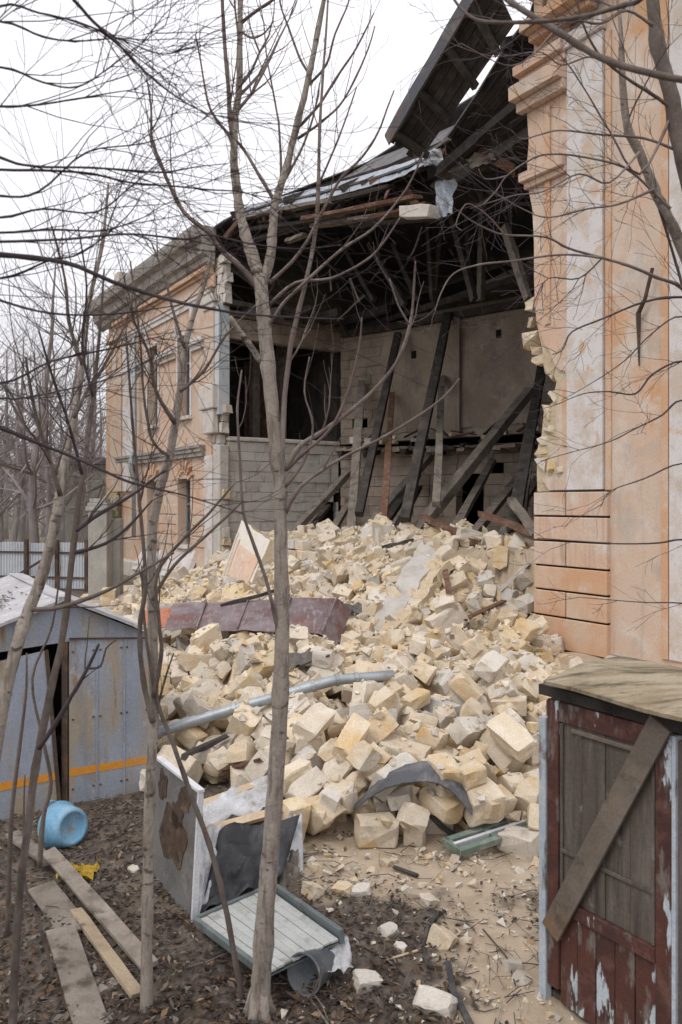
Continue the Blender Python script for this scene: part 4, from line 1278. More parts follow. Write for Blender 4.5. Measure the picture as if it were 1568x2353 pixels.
78,1288,70,215,-147,7,1,82,-152,1290,74,175,-105,18,20,117,354,1292,31,-312,13,-16,9,84,-306,1292,47,-67,-4,111,15,114,-17,1293,54,183,51,116,8,107,-110,1296,82,10,51,262,16,102,319,1297,46,-66,167,-175,13,110,
-449,1299,11,0,-312,42,1,103,324,1299,76,314,7,-82,9,94,-399,1300,18,37,168,-264,14,122,-302,1300,67,50,252,-33,1,87,-365,1305,18,13,16,-183,17,111,236,1305,72,246,152,21,4,78,-185,1306,68,-162,-2,24,16,94,
1,1308,68,-72,100,-276,15,121,-289,1309,44,163,255,-26,16,96,-363,1310,42,15,15,-165,14,114,-135,1311,63,132,-272,-35,7,102,19,1313,82,-71,-22,-168,8,101,69,1315,60,120,132,194,12,105,292,1317,61,-88,12,26,12,106,
175,1319,63,139,-97,111,6,104,39,1319,67,-75,48,178,16,96,-18,1319,72,88,306,-56,23,95,-224,1322,77,-126,5,192,9,102,390,1323,33,151,164,-99,18,83,-88,1325,82,-80,37,122,20,90,-336,1326,37,248,11,136,6,81,
-298,1327,63,-151,28,-246,11,83,-402,1329,33,-173,-44,166,17,91,-324,1329,56,-15,-14,-188,6,123,-198,1330,67,-14,270,-16,14,122,252,1330,59,26,-20,60,21,80,-292,1331,46,176,-25,-12,6,106,-478,1333,13,311,1,142,0,118,
366,1335,34,11,-8,-224,4,102,-55,1337,68,229,50,113,7,110,193,1338,77,100,54,-59,9,78,351,1339,56,-17,-7,-120,10,107,153,1339,64,179,-95,-67,16,92,-19,1341,60,99,61,-94,13,101,-111,1344,66,12,51,13,12,105,
-434,1344,12,171,1,-54,18,85,-382,1345,40,-292,5,-166,2,95,-5,1348,80,239,-26,-194,5,92,-397,1354,17,2,-15,84,10,114,75,1355,60,-18,-124,-170,16,102,-280,1356,51,133,38,-290,3,125,171,1357,63,24,98,290,5,87,
-340,1358,44,199,16,-206,10,124,-252,1365,57,172,-254,-38,5,83,-307,1366,54,-92,-16,-42,18,106,-54,1368,64,-149,46,109,10,120,104,1371,57,118,295,-52,9,106,-380,1372,31,-109,-247,2,23,124,-171,1372,70,-68,-269,16,4,108,
320,1374,58,-240,-59,147,21,106,-127,1374,46,69,-72,270,4,107,26,1374,80,-249,-4,-29,0,120,369,1377,53,-167,-16,-40,10,109,372,1379,29,-156,-18,-89,8,82,-219,1382,62,220,12,96,4,86,274,1385,67,31,-218,-59,22,108,
-438,1388,19,-162,-1,180,17,109,246,1388,62,-63,5,171,5,87,-108,1391,67,53,33,-164,12,94,-388,1393,26,9,-145,168,17,113,-257,1394,53,-136,-23,-156,17,90,184,1394,96,-172,255,20,8,151,157,1397,59,-93,42,156,2,81,
45,1402,65,-15,-246,122,21,108,-54,1402,66,-174,-53,-22,1,98,-368,1407,41,-130,22,-49,2,91,-414,1409,23,177,150,-14,9,106,-490,1411,8,-2,-13,-61,2,83,125,1413,52,1,266,-119,0,107,236,1414,56,293,75,32,15,122,
-138,1416,58,-117,-21,-234,13,102,162,1416,51,-64,-107,230,0,95,-226,1416,62,-53,19,-311,13,100,324,1416,57,154,13,2,8,81,131,1418,71,272,-9,0,7,124,92,1423,56,23,108,-44,23,127,-366,1425,48,-95,-50,94,7,73,
-399,1430,25,-125,-148,-188,1,95,-282,1430,54,-57,7,192,21,94,223,1430,64,-109,-202,147,3,90,-478,1434,12,-8,-11,86,17,85,-304,1434,47,17,91,78,18,82,285,1435,50,61,-66,249,4,112,-172,1435,58,189,-109,133,1,95,
53,1435,63,-96,43,241,11,126,11,1435,84,35,52,-128,0,122,-360,1436,33,-57,-282,-12,0,108,326,1436,46,188,180,26,20,107,-23,1438,51,-19,14,-244,2,99,70,1439,57,-88,266,-63,17,86,261,1441,78,56,5,96,17,88,
217,1446,74,-287,51,-130,14,93,245,1447,58,-69,69,89,21,88,-228,1447,57,-41,67,-236,1,102,124,1448,73,-47,-10,-263,21,108,108,1450,52,107,-124,-113,22,100,-398,1451,32,118,-61,-269,6,93,158,1456,77,-19,-86,212,22,124,
62,1456,73,44,-55,-239,13,99,88,1457,56,-277,-43,-33,22,83,-300,1458,47,-199,30,97,3,89,-54,1459,57,-134,40,-19,5,101,-96,1460,55,-17,2,86,4,91,-163,1460,68,10,-164,-60,19,93,-8,1460,66,-40,-28,227,17,107,
-323,1461,45,-3,-20,107,13,109,22,1463,77,-133,-203,81,19,115,333,1465,70,-56,7,-253,10,99,236,1465,63,93,-64,-41,22,76,-265,1466,46,-44,283,102,15,110,246,1466,86,201,34,204,7,122,-418,1470,38,219,-42,183,9,87,
149,1471,92,69,34,-297,16,76,39,1471,85,-59,-21,215,11,118,-382,1471,38,132,-15,113,19,95,321,1472,53,-54,16,-243,16,114,-354,1474,38,48,-69,14,6,92,-187,1479,65,66,-20,-272,20,109,296,1480,62,98,21,-256,20,89,
8,1481,93,-192,125,72,0,107,-30,1482,79,-208,-95,-14,8,103,104,1483,70,-63,306,11,8,103,-437,1484,18,312,-2,118,16,101,-79,1485,51,-271,128,25,23,93,359,1486,73,38,-53,36,6,123,-139,1487,36,-85,-166,17,21,110,
279,1487,81,-174,29,190,21,98,-297,1487,52,-48,56,17,14,119,-440,1487,36,307,11,111,15,118,-226,1490,79,-65,-61,130,4,109,181,1491,78,-32,-203,158,2,112,228,1492,77,189,35,-81,1,98,253,1492,84,-47,-183,-67,23,105,
-498,1494,17,161,2,-156,9,96,67,1494,87,-11,22,-219,22,125,-345,1495,32,-131,-15,279,13,99,142,1496,79,58,73,122,22,127,316,1496,63,0,73,206,11,80,-393,1497,27,-59,3,62,4,106,-208,1498,47,-152,24,228,6,126,
341,1500,82,-144,-93,-127,7,99,-162,1501,72,64,-231,15,16,107,-271,1502,45,-4,23,195,12,100,270,1503,105,-36,269,97,22,97,159,1504,101,36,-40,227,18,119,-248,1504,64,-117,-202,8,2,117,249,1505,101,-128,-37,99,23,84,
109,1505,75,-46,-99,-86,3,111,296,1506,81,138,-60,215,9,103,334,1506,64,-55,-25,305,7,127,-437,1508,41,5,122,147,6,80,-467,1509,19,-294,-9,-6,12,104,-394,1511,57,-84,-9,-254,1,168,-51,1513,51,-302,80,15,13,101,
247,1514,87,150,-55,191,15,128,126,1515,87,-151,236,-77,15,114,41,1515,98,281,-21,-40,14,124,316,1516,83,17,-21,-111,6,101,-136,1516,36,-301,68,-42,9,101,-96,1516,74,172,-22,185,19,95,-304,1517,45,302,7,-117,18,110,
86,1518,86,7,-110,-230,16,98,207,1520,91,41,38,-90,20,94,267,1521,92,144,-51,209,14,109,-114,1521,59,-152,30,-1,13,101,-219,1521,62,-56,-19,50,14,91,334,1522,73,-45,-224,191,11,88,290,1522,100,228,19,4,15,94,
-144,1522,82,-231,-75,-124,1,152,-354,1526,36,-2,-87,-3,0,98,-78,1527,54,159,-29,-210,18,103,227,1527,108,88,5,-129,12,106,176,1528,96,-194,-58,209,8,91,26,1529,71,-222,-2,172,5,96,-44,1529,80,-110,-66,270,22,116,
109,1529,82,47,-59,-94,19,108,-430,1530,44,-148,2,-53,17,85,325,1533,101,187,-50,-117,21,99,332,1535,82,22,-47,-116,23,88,-488,1537,20,-1,-314,-8,20,113,193,1537,112,-43,79,160,17,101,83,1540,113,58,7,-28,8,129,
250,1541,101,-48,43,-226,7,124,280,1542,104,-154,10,-258,18,97,-60,1544,58,130,-14,202,15,79,-305,1546,42,123,-62,68,23,129,336,1546,118,114,28,20,7,99,-135,1548,53,-57,-262,-93,13,78,125,1549,95,-248,-8,-74,6,100,
387,1551,203,116,-137,184,10,103,-275,1551,55,172,21,-212,16,100,213,1552,108,85,22,-289,19,75,-466,1555,44,9,-303,14,6,172,262,1556,119,82,-90,-134,21,93,180,1556,115,49,59,312,19,99,-98,1558,65,67,-53,-9,18,163,
289,1559,125,-23,-277,155,1,106,197,1560,124,56,-47,-183,18,78,216,1560,121,-139,59,148,19,92,311,1562,117,149,-26,-150,6,124,-316,1562,40,127,59,32,9,98,237,1563,120,-249,16,-5,10,95,90,1563,97,-95,19,-45,13,107,
2,1563,77,-50,-25,176,4,93,422,1564,197,15,-308,98,2,96,44,1565,95,-70,47,-274,18,107,-377,1565,35,-33,10,242,23,115,134,1569,111,-7,-64,96,9,98,403,1570,194,-152,8,141,7,80,-75,1572,49,77,-74,-226,2,95,
19,1574,89,209,24,-140,0,82,-54,1577,100,-6,-293,-110,16,168,267,1579,131,-172,82,199,22,93,-339,1581,37,-156,145,9,16,91,228,1581,133,-66,-291,-8,7,102,364,1583,196,-151,-2,-53,21,103,299,1583,137,282,-6,-92,0,79,
233,1588,151,-292,15,158,9,100,164,1589,136,-40,-40,151,1,108,445,1590,198,150,9,-43,12,103,189,1590,135,-265,39,-83,15,80,394,1592,218,31,26,-80,22,156,-495,1593,20,5,-4,-172,21,111,259,1594,146,-177,78,186,2,95,
-75,1594,75,16,20,-34,4,109,106,1598,118,116,93,53,9,112,-363,1601,38,170,-46,-176,0,100,149,1602,127,241,-25,157,11,70,-214,1605,49,-312,-5,75,0,76,-120,1608,52,-34,38,124,20,113,391,1608,197,-2,114,164,7,109,
340,1610,194,0,1,-87,6,101,-126,1613,80,-23,-48,-48,10,157,267,1614,157,129,32,-23,7,113,-28,1614,90,20,232,33,17,93,130,1616,131,37,265,47,10,112,-4,1616,87,68,-49,-102,6,114,158,1619,136,47,-47,-27,15,86,
62,1620,105,-70,-78,48,11,125,42,1621,92,12,-221,31,12,101,49,1625,110,79,-71,54,19,82,318,1630,197,-3,-10,53,6,127,67,1630,125,50,-57,279,16,89,114,1634,141,248,-34,100,14,105,-327,1636,37,284,-15,-56,4,106,
318,1637,221,10,-6,-51,18,127,96,1638,123,-21,-225,12,13,79,196,1639,160,58,17,-158,15,100,-102,1642,70,2,-260,-191,10,121,-379,1644,34,-121,-11,296,16,99,-170,1645,66,-129,-3,237,17,128,408,1648,202,5,2,-90,9,113,
64,1648,109,94,-22,27,0,106,169,1650,153,-26,50,313,4,90,120,1650,126,-40,19,232,19,100,260,1651,177,-41,10,-292,14,107,-4,1652,87,162,64,93,13,85,-297,1653,35,-127,-65,151,17,77,-29,1654,95,-116,101,100,7,82,
-542,1654,43,18,168,-149,13,173,32,1657,86,4,-41,68,12,97,367,1658,199,7,-5,31,14,105,-246,1658,47,29,276,101,16,97,4,1664,109,63,25,-33,17,109,134,1665,149,187,41,69,18,110,-90,1667,77,7,-180,56,23,92,
-212,1671,39,144,272,17,12,112,-476,1671,30,179,23,250,8,87,-446,1673,38,90,148,95,0,108,110,1674,136,262,16,-124,18,114,335,1675,199,-151,4,-228,12,94,-329,1675,30,-175,8,95,22,125,-298,1678,38,251,53,50,7,112,
24,1680,92,-197,-22,203,18,86,-72,1680,84,-19,-33,238,13,85,198,1680,170,-9,267,28,19,94,-6,1683,91,-57,-246,3,14,102,155,1683,152,-80,-8,-104,7,86,-394,1683,61,-43,-4,89,8,178,303,1684,194,220,-172,-15,19,113,
39,1685,116,6,98,-233,23,118,-340,1687,54,264,-61,13,16,104,131,1687,150,-100,-121,5,6,89,-508,1688,27,172,4,-24,9,94,-101,1688,68,-73,59,-305,8,75,388,1690,208,43,-180,-96,8,84,-242,1690,74,17,33,211,13,160,
66,1691,116,68,304,-80,12,99,364,1691,197,-150,-14,-147,19,115,-145,1692,84,-88,5,-118,1,133,182,1696,169,-19,270,12,7,128,93,1696,131,100,49,-309,6,104,270,1696,215,9,-12,77,10,92,-282,1696,40,225,-64,-48,19,113,
-375,1697,26,-171,4,254,0,94,21,1698,112,120,30,49,16,95,268,1698,195,-12,-6,265,0,109,147,1701,153,171,-215,28,23,84,463,1703,193,-152,-31,-269,16,105,119,1704,138,-52,-286,-130,7,87,69,1712,124,-143,-63,-232,3,98,
-222,1713,35,1,-10,-2,16,109,157,1713,161,-42,-312,-109,11,123,-221,1713,52,306,1,156,7,85,-27,1714,102,-65,-60,311,4,108,104,1714,142,185,-52,-214,3,91,172,1715,174,-11,-68,-278,10,81,365,1718,204,150,-170,-83,9,104,
-314,1718,45,191,-37,-140,23,116,-80,1719,80,-100,-211,26,1,105,59,1721,124,-142,-46,-232,11,104,36,1722,127,-183,44,88,17,111,110,1724,154,293,51,81,2,100,91,1727,142,-179,-57,114,16,83,-347,1729,33,70,-5,-311,9,111,
-287,1730,48,44,-34,-152,12,103,-201,1730,50,-95,-46,-95,11,97,-4,1730,111,-170,-55,103,15,127,64,1733,135,282,21,0,14,83,166,1735,174,175,-49,17,18,93,-529,1736,23,-17,-22,-5,9,106,-478,1737,29,150,2,-155,1,98,
382,1740,201,171,-18,-28,2,99,-218,1740,49,127,105,55,0,86,296,1742,199,163,-15,162,18,90,1,1742,142,-26,254,-143,21,148,-329,1745,46,-55,41,48,0,106,-397,1747,29,-141,-3,-11,16,90,360,1748,214,-30,62,233,18,87,
145,1750,172,-155,-46,70,13,97,-32,1750,110,97,60,6,4,88,242,1752,201,-7,-4,-295,9,92,-216,1760,66,207,-1,-75,8,102,-48,1761,89,7,37,-231,12,109,-98,1761,75,54,10,-235,0,80,-330,1765,58,-102,-281,27,3,126,
329,1766,201,-13,4,-83,13,112,-118,1766,69,60,-101,175,22,78,199,1768,198,-3,-39,38,13,108,-164,1768,65,-224,-50,-139,12,110,-480,1769,36,236,-47,167,18,93,-372,1771,35,-114,0,-226,22,95,-537,1772,20,-172,-2,133,18,100,
137,1772,172,-45,304,-41,19,98,-146,1773,82,35,-257,-7,17,84,-503,1774,22,1,25,272,14,104,-110,1775,82,120,-61,-111,19,81,233,1775,200,-15,-138,187,15,110,-197,1777,76,12,185,-240,22,137,-130,1781,93,-32,-53,-214,10,105,
88,1782,164,-50,12,222,4,104,-387,1783,64,22,-18,50,17,151,-64,1784,104,145,-150,-21,5,91,-32,1785,112,-160,-63,-241,8,90,-26,1786,135,-30,51,16,22,109,-336,1786,63,11,-306,35,19,78,40,1788,140,23,-56,24,18,99,
-313,1788,52,-178,12,184,2,99,490,1788,168,-191,-123,74,15,107,185,1788,192,79,-126,-189,7,77,110,1791,172,139,124,57,23,105,266,1796,200,-140,10,281,6,101,-113,1797,89,216,-94,38,15,91,-433,1799,53,7,-14,-19,5,97,
-493,1800,48,-46,-3,140,17,121,-91,1801,82,24,3,-146,1,101,-133,1801,68,8,284,36,5,98,249,1802,222,-302,3,83,18,100,-11,1802,149,-27,13,15,10,115,-102,1802,107,22,-204,46,21,88,-522,1803,38,44,-21,-183,10,125,
18,1805,136,-146,94,53,23,123,235,1806,200,-20,6,70,1,106,-152,1807,83,-38,257,-142,15,105,-556,1810,22,8,2,-18,12,101,100,1810,171,251,116,33,23,108,320,1811,204,163,60,-153,17,89,-218,1811,69,-110,-46,52,16,157,
117,1817,172,144,-44,36,23,71,-116,1817,92,-266,-2,-113,15,110,293,1818,202,-159,7,113,5,105,-174,1818,77,199,4,-128,18,104,205,1819,205,287,-21,-142,14,79,-80,1820,116,44,-20,-94,22,169,45,1823,153,-39,-31,151,5,96,
79,1824,165,-36,11,245,22,115,273,1825,223,264,-18,71,17,107,229,1827,217,9,-9,145,15,122,-157,1827,86,-120,110,56,7,123,114,1829,186,-43,10,102,4,79,-281,1833,34,-20,-20,73,15,125,-354,1834,47,5,-2,229,0,85,
-119,1837,83,174,-183,11,12,85,-318,1838,40,11,-249,188,0,105,-35,1840,123,19,-234,74,21,112,-16,1840,146,-19,-230,63,0,125,92,1842,174,108,10,245,17,79,-468,1842,38,-83,23,99,7,118,33,1845,172,-28,261,20,7,92,
-553,1847,28,11,140,171,22,98,-169,1848,83,40,36,-165,2,90,-292,1850,31,14,18,-244,22,96,177,1852,208,-104,-150,-192,5,103,-126,1852,109,91,-49,-13,17,92,-50,1852,108,141,103,72,15,112,-330,1853,57,-5,54,134,20,100,
-483,1855,41,-165,10,-198,23,87,-274,1858,46,30,-197,35,14,125,-144,1859,79,235,4,-102,1,108,31,1860,157,31,-47,-6,0,102,105,1861,189,-174,-42,92,9,124,218,1862,228,-153,33,-64,4,121,23,1863,176,112,-42,132,23,114,
82,1866,178,165,40,-229,20,87,-594,1867,29,-147,8,-235,13,110,-30,1867,142,-176,29,59,4,93,-166,1868,90,42,-59,-32,7,92,-393,1874,56,-7,22,301,17,162,-298,1875,37,82,252,-9,7,114,-246,1875,83,-206,-26,-47,20,174,
200,1876,203,10,-142,-84,3,126,-59,1880,118,-137,-229,58,21,77,-198,1881,66,28,-22,-30,1,110,-161,1882,97,39,-76,-274,3,90,-347,1884,58,-160,3,-279,5,76,647,1884,101,309,-14,-143,11,110,-41,1886,130,261,-7,-83,10,93,
159,1889,202,6,-4,-157,17,109,-176,1889,90,279,-77,100,6,90,74,1890,179,-60,-201,26,22,86,42,1892,169,-17,37,-296,21,114,-148,1892,86,78,265,-46,2,88,-316,1892,51,-86,-43,-159,14,94,-118,1892,116,-207,70,110,23,70,
-497,1896,32,-23,87,96,8,95,126,1898,192,17,-9,24,23,75,-64,1899,122,168,-58,52,9,92,-465,1899,52,57,55,-181,1,138,-295,1899,67,-165,-206,30,14,167,340,1901,204,-20,88,-44,20,120,-184,1904,76,-213,109,35,6,97,
-222,1906,89,-297,-10,-33,1,109,-99,1907,110,211,-10,-61,16,101,-202,1908,68,288,81,96,15,115,77,1910,184,-135,-30,-32,13,92,17,1911,159,-42,309,-113,22,83,-149,1913,96,219,86,-154,2,103,-347,1914,55,-287,-6,-34,16,108,
-496,1916,41,91,-5,285,5,100,-540,1916,36,-221,-68,163,11,112,-9,1918,154,72,34,-163,8,90,154,1919,197,-78,-8,-123,6,79,-54,1920,133,-103,-16,-68,22,96,270,1920,206,-81,-163,-107,12,93,-322,1921,37,-7,24,-262,5,105,
29,1922,182,138,48,109,16,103,169,1923,211,71,-74,36,10,99,-100,1929,122,-38,119,64,20,83,126,1932,198,162,11,272,9,107,-563,1932,28,311,0,4,10,123,-165,1933,111,132,179,16,21,96,-76,1938,123,9,59,-247,3,104,
6,1940,167,-46,68,43,3,99,574,1941,114,287,22,-55,9,97,-94,1941,127,-108,-85,-83,11,73,56,1943,194,-105,34,221,12,104,-130,1944,109,-63,40,-314,12,101,-45,1944,146,-158,-56,71,20,94,-182,1949,84,-48,0,219,21,93,
-306,1950,58,-1,-279,69,16,104,103,1950,208,259,-97,-2,19,126,166,1955,202,-152,12,-240,5,108,-509,1959,34,164,-52,-87,18,116,-22,1961,161,-54,314,-82,13,96,-59,1961,140,251,-4,206,14,76,437,1961,148,284,20,-71,23,113,
-146,1962,112,-212,94,128,3,113,-82,1962,132,156,-60,35,19,125,7,1963,182,-16,-290,41,8,90,-185,1963,113,-111,-2,-80,5,105,79,1964,193,-25,-22,195,12,108,-123,1964,127,41,-234,146,1,114,-488,1967,45,-139,-5,-70,14,97,
-240,1967,92,6,-29,206,23,122,-207,1968,82,-311,-28,80,17,98,-393,1970,61,-2,289,-50,12,95,457,1971,145,-177,5,-90,1,99,-337,1971,49,-133,-32,-94,22,109,188,1971,222,234,52,-36,0,106,-568,1973,32,-24,145,30,5,82,
117,1973,220,109,-129,-94,17,104,110,1978,193,-9,-300,-89,9,91,392,1981,160,-10,-55,-230,19,109,-295,1983,79,240,-49,-129,13,84,-152,1984,135,-56,294,72,22,150,-273,1986,90,-41,7,208,20,89,152,1988,202,31,-165,-112,13,80,
-639,1989,27,-147,-6,97,16,107,-546,1990,29,-196,-146,47,7,111,-10,1991,172,-19,44,-297,13,93,-216,1992,85,143,-25,111,10,85,134,1996,207,-104,-73,56,23,94,-346,1997,57,-184,203,-44,15,73,68,1999,205,187,-134,-91,10,99,
-568,1999,48,314,-4,14,3,87,93,2000,197,-13,6,-205,14,85,-362,2001,67,96,65,-206,17,121,-579,2002,29,3,-7,54,4,108,-230,2003,83,-58,-193,49,11,113,-457,2004,53,14,25,225,20,89,-403,2004,67,111,55,9,8,105,
-532,2005,52,-245,-161,33,9,102,380,2008,161,-49,14,-64,21,96,-74,2010,148,-47,4,216,22,95,-37,2011,168,161,273,36,22,109,162,2011,230,-216,-53,-172,1,140,-319,2011,87,-25,59,232,21,129,-20,2012,191,268,9,183,13,82,
-617,2013,31,-16,-174,115,18,106,0,2013,187,-145,19,-128,7,91,101,2015,230,-64,-8,296,13,169,140,2016,212,196,-37,82,19,85,17,2017,193,177,-8,-114,4,92,-191,2018,104,182,-34,-5,4,113,-421,2018,52,2,15,-205,19,109,
-337,2023,51,6,-2,-102,12,105,45,2023,202,-146,15,-202,18,104,-231,2024,86,127,-29,139,23,120,-125,2025,128,-73,-27,200,20,96,-47,2029,166,-165,-33,38,9,105,-340,2031,70,1,-3,-242,3,118,-514,2031,38,-106,-87,-190,19,86,
-608,2033,27,-299,7,-52,11,127,-254,2034,84,240,18,-174,7,128,-94,2034,146,32,45,-198,8,101,429,2035,137,-11,-32,-203,8,97,-485,2035,64,153,11,-290,13,136,-283,2036,98,19,302,-117,4,108,99,2038,202,138,-149,169,18,102,
131,2039,216,-298,18,-6,23,80,-15,2040,176,53,7,-129,18,95,-532,2042,29,-148,0,-160,4,104,-575,2042,26,-153,-8,259,22,93,-193,2044,110,68,-98,-236,18,108,286,2046,175,278,9,-50,14,96,-117,2049,150,194,62,148,17,90,
-143,2049,137,198,96,88,10,121,-64,2050,167,15,125,45,2,125,-228,2052,98,-44,27,251,4,108,-379,2053,67,247,9,200,21,165,479,2059,119,14,-280,42,16,102,-82,2064,158,180,37,-193,14,90,40,2065,205,148,-15,107,13,110,
-463,2066,46,-19,8,106,15,126,-259,2067,85,-29,-30,83,21,95,-549,2067,43,123,-26,-200,0,82,-518,2070,41,-140,5,-62,14,80,23,2070,224,-2,274,-37,16,90,13,2073,198,-22,-29,117,5,94,76,2075,218,-1,13,-59,23,104,
82,2077,200,-5,-8,-281,18,110,-606,2077,56,152,2,-133,5,164,-99,2079,162,-211,6,239,6,93,-494,2079,72,0,-244,-98,8,104,-464,2083,60,-71,-11,-72,23,119,-152,2084,141,-49,27,263,18,113,-40,2085,174,266,1,-118,23,93,
-302,2085,94,137,-32,77,20,108,-270,2085,92,-99,14,100,3,98,283,2086,174,19,12,147,16,107,-76,2086,169,-5,-58,-199,22,94,-225,2086,121,33,-114,230,9,102,-344,2086,74,273,89,56,0,94,416,2090,126,37,-8,247,3,118,
140,2091,203,22,-161,260,21,91,-241,2092,99,62,226,171,22,97,-194,2093,123,223,-11,-97,21,97,-584,2097,26,-6,4,301,6,106,-452,2102,42,62,-193,31,9,105,-41,2103,179,-44,44,304,11,115,101,2105,226,62,7,27,0,122,
-79,2107,182,-101,-295,3,1,103,-535,2109,32,2,7,-131,13,112,-241,2109,120,60,80,-146,2,104,-111,2111,160,127,-32,110,19,87,-336,2111,92,95,8,-169,5,105,-220,2112,134,-16,-152,-287,23,101,256,2114,179,9,-26,290,9,111,
5,2114,198,-6,-15,109,7,100,-370,2115,70,-12,209,-170,0,90,-397,2117,74,-19,-69,138,9,100,350,2118,146,4,-48,-264,7,122,-34,2119,205,86,-41,-12,13,130,-180,2120,131,14,59,-266,3,119,-190,2121,155,174,62,-217,12,123,
-137,2124,154,-271,-11,-86,0,75,-248,2126,97,-2,265,44,21,102,-224,2127,132,153,-18,8,19,100,-573,2129,30,162,2,-216,2,107,-279,2130,98,-113,35,164,11,126,-451,2130,52,-118,-195,59,13,108,-108,2131,169,-165,-34,69,6,89,
-615,2132,27,-8,-5,117,8,109,-274,2132,117,54,313,-82,0,89,-199,2135,124,-259,2,-110,7,121,-131,2139,174,176,-25,-255,16,101,-2,2144,199,10,-4,-190,19,100,138,2145,206,-2,-74,46,20,101,-511,2150,70,59,-26,-100,0,162,
-220,2154,142,-70,-123,60,2,125,-310,2154,112,209,0,-95,17,102,78,2155,202,-147,-4,217,16,102,-554,2155,39,90,263,107,20,78,-583,2162,33,7,168,-211,10,96,-283,2164,102,5,87,-214,5,100,-167,2164,156,205,38,-152,18,114,
-427,2165,56,74,-186,28,23,111,-249,2166,112,24,53,-190,8,100,-476,2167,50,43,-271,137,8,104,-9,2171,199,306,-9,-86,10,94,-333,2172,84,196,-20,-47,6,113,-104,2175,182,-185,275,11,1,102,-65,2176,198,27,-38,-8,21,104,
53,2177,208,-144,-10,-54,3,99,-420,2182,76,-98,-73,168,18,102,34,2184,215,303,30,103,12,75,-158,2184,171,100,57,255,16,94,-324,2188,96,290,72,101,1,77,-400,2189,70,132,-2,-106,18,107,-299,2195,130,-25,39,306,18,160,
14,2196,211,-23,-140,-32,20,109,-431,2197,64,-266,87,-3,17,81,-262,2199,116,-51,-304,-108,6,91,67,2201,225,2,-310,-81,12,93,-656,2201,27,150,-6,-108,17,100,-375,2203,77,54,-116,-249,18,103,-494,2203,54,158,10,-273,2,102,
-83,2207,196,22,277,83,23,116,-150,2209,180,72,23,-185,14,128,-465,2213,65,162,32,-260,3,120,-334,2213,95,41,-262,85,7,116,-249,2213,128,63,1,-91,3,129,-235,2216,136,1,84,68,23,72,-36,2216,220,-27,-37,199,0,171,
-377,2217,97,-71,-16,-42,2,102,-276,2217,116,-101,-1,-99,19,101,-620,2219,25,-7,11,225,18,92,-437,2222,79,111,4,240,13,83,-96,2222,195,-13,-124,-221,19,109,187,2225,174,289,17,-38,18,90,282,2225,154,301,40,27,5,131,
-579,2230,45,226,52,-169,4,94,-173,2234,170,30,19,-158,22,104,-600,2236,31,16,136,40,7,122,-486,2237,72,-126,7,-98,1,120,-353,2238,91,38,-28,-45,17,110,-427,2241,64,-31,-24,162,4,91,-399,2241,78,-74,-113,-257,1,77,
-462,2243,76,15,224,-222,23,103,-249,2244,142,-58,312,-93,13,108,-119,2245,192,-130,21,-166,11,113,36,2252,209,-14,-175,-247,20,110,-231,2253,150,8,301,58,15,83,-165,2255,179,127,284,-31,22,87,-85,2257,194,-18,4,-68,2,97,
-612,2259,34,3,270,18,8,102,266,2262,144,307,36,85,14,106,-353,2264,97,-123,-37,-21,18,90,-304,2265,124,-18,265,25,8,111,-272,2265,140,0,214,-251,5,75,-74,2268,212,-17,4,-31,4,94,-415,2269,74,130,289,-1,14,91,
-193,2270,174,21,-37,-3,5,105,221,2276,153,29,-270,1,11,120,-644,2277,22,140,0,209,23,109,-108,2278,202,36,-298,-39,18,107,-258,2279,146,-251,-2,-113,6,91,242,2283,143,-28,11,-50,19,84,-369,2286,100,109,38,291,12,113,
-334,2286,120,256,8,-122,22,113,-560,2286,54,-6,-19,16,14,128,-136,2289,198,-27,-31,142,5,92,-471,2291,92,36,12,-181,4,153,-419,2292,80,-17,28,-288,5,98,-168,2294,185,0,266,75,3,120,-216,2297,173,138,272,27,22,110,
-192,2298,191,-98,86,136,5,94,-291,2300,139,0,263,54,18,97,-10,2301,207,-176,-27,-119,3,124,-727,2306,24,-310,-2,-69,12,122,-250,2310,164,-229,-12,172,8,99,-399,2311,96,-259,115,58,20,79,-548,2312,64,-137,119,37,20,89,
-337,2313,138,255,-7,23,0,107,248,2320,141,-3,37,59,6,157,-228,2321,168,-51,-8,180,2,91,-421,2322,85,180,31,-238,18,100,-576,2323,52,52,-93,-191,21,165,-213,2324,192,77,22,46,0,98,-172,2329,194,-270,28,-151,2,109,
-277,2330,153,-26,42,-303,10,104,-442,2336,82,-118,90,-225,12,83,-261,2337,175,-205,237,-3,7,109,-393,2341,104,116,6,-154,21,107,-328,2341,145,176,82,22,0,79,-352,2342,120,5,-52,5,8,104,156,2345,162,-6,-280,93,10,113,
-532,2350,52,28,-79,27,12,107,-114,2352,212,-203,144,-97,0,97,-273,2352,162,-137,104,73,2,84,-303,2353,147,299,-49,86,15,112,-190,2354,205,-105,-54,-31,14,140,-245,2357,169,-42,-5,201,22,100,319,2358,100,117,-18,-146,23,103,
-41,2364,228,204,162,-78,5,107,-422,2365,96,-8,-57,10,23,72,334,2367,94,306,-15,-101,11,90,-371,2368,130,-112,242,-29,17,108,-84,2370,205,-78,-144,-59,6,126,-131,2371,202,157,2,107,22,126,-644,2371,25,145,-2,137,0,107,
-288,2373,161,-142,40,-229,20,92,-624,2375,39,56,26,-176,15,110,-219,2376,201,12,-293,62,0,113,-154,2378,200,-157,1,113,9,105,-396,2381,101,-131,-41,-60,10,117,-431,2381,95,-37,47,-304,12,80,-246,2387,173,-205,-5,195,23,91,
-99,2389,223,312,-30,14,21,103,-321,2392,141,-14,254,-10,7,100,-367,2395,131,50,-113,41,8,105,292,2397,108,-141,-281,18,7,104,-310,2407,152,200,-43,-81,18,83,-164,2409,202,160,15,-119,18,107,-249,2411,181,153,273,21,4,80,
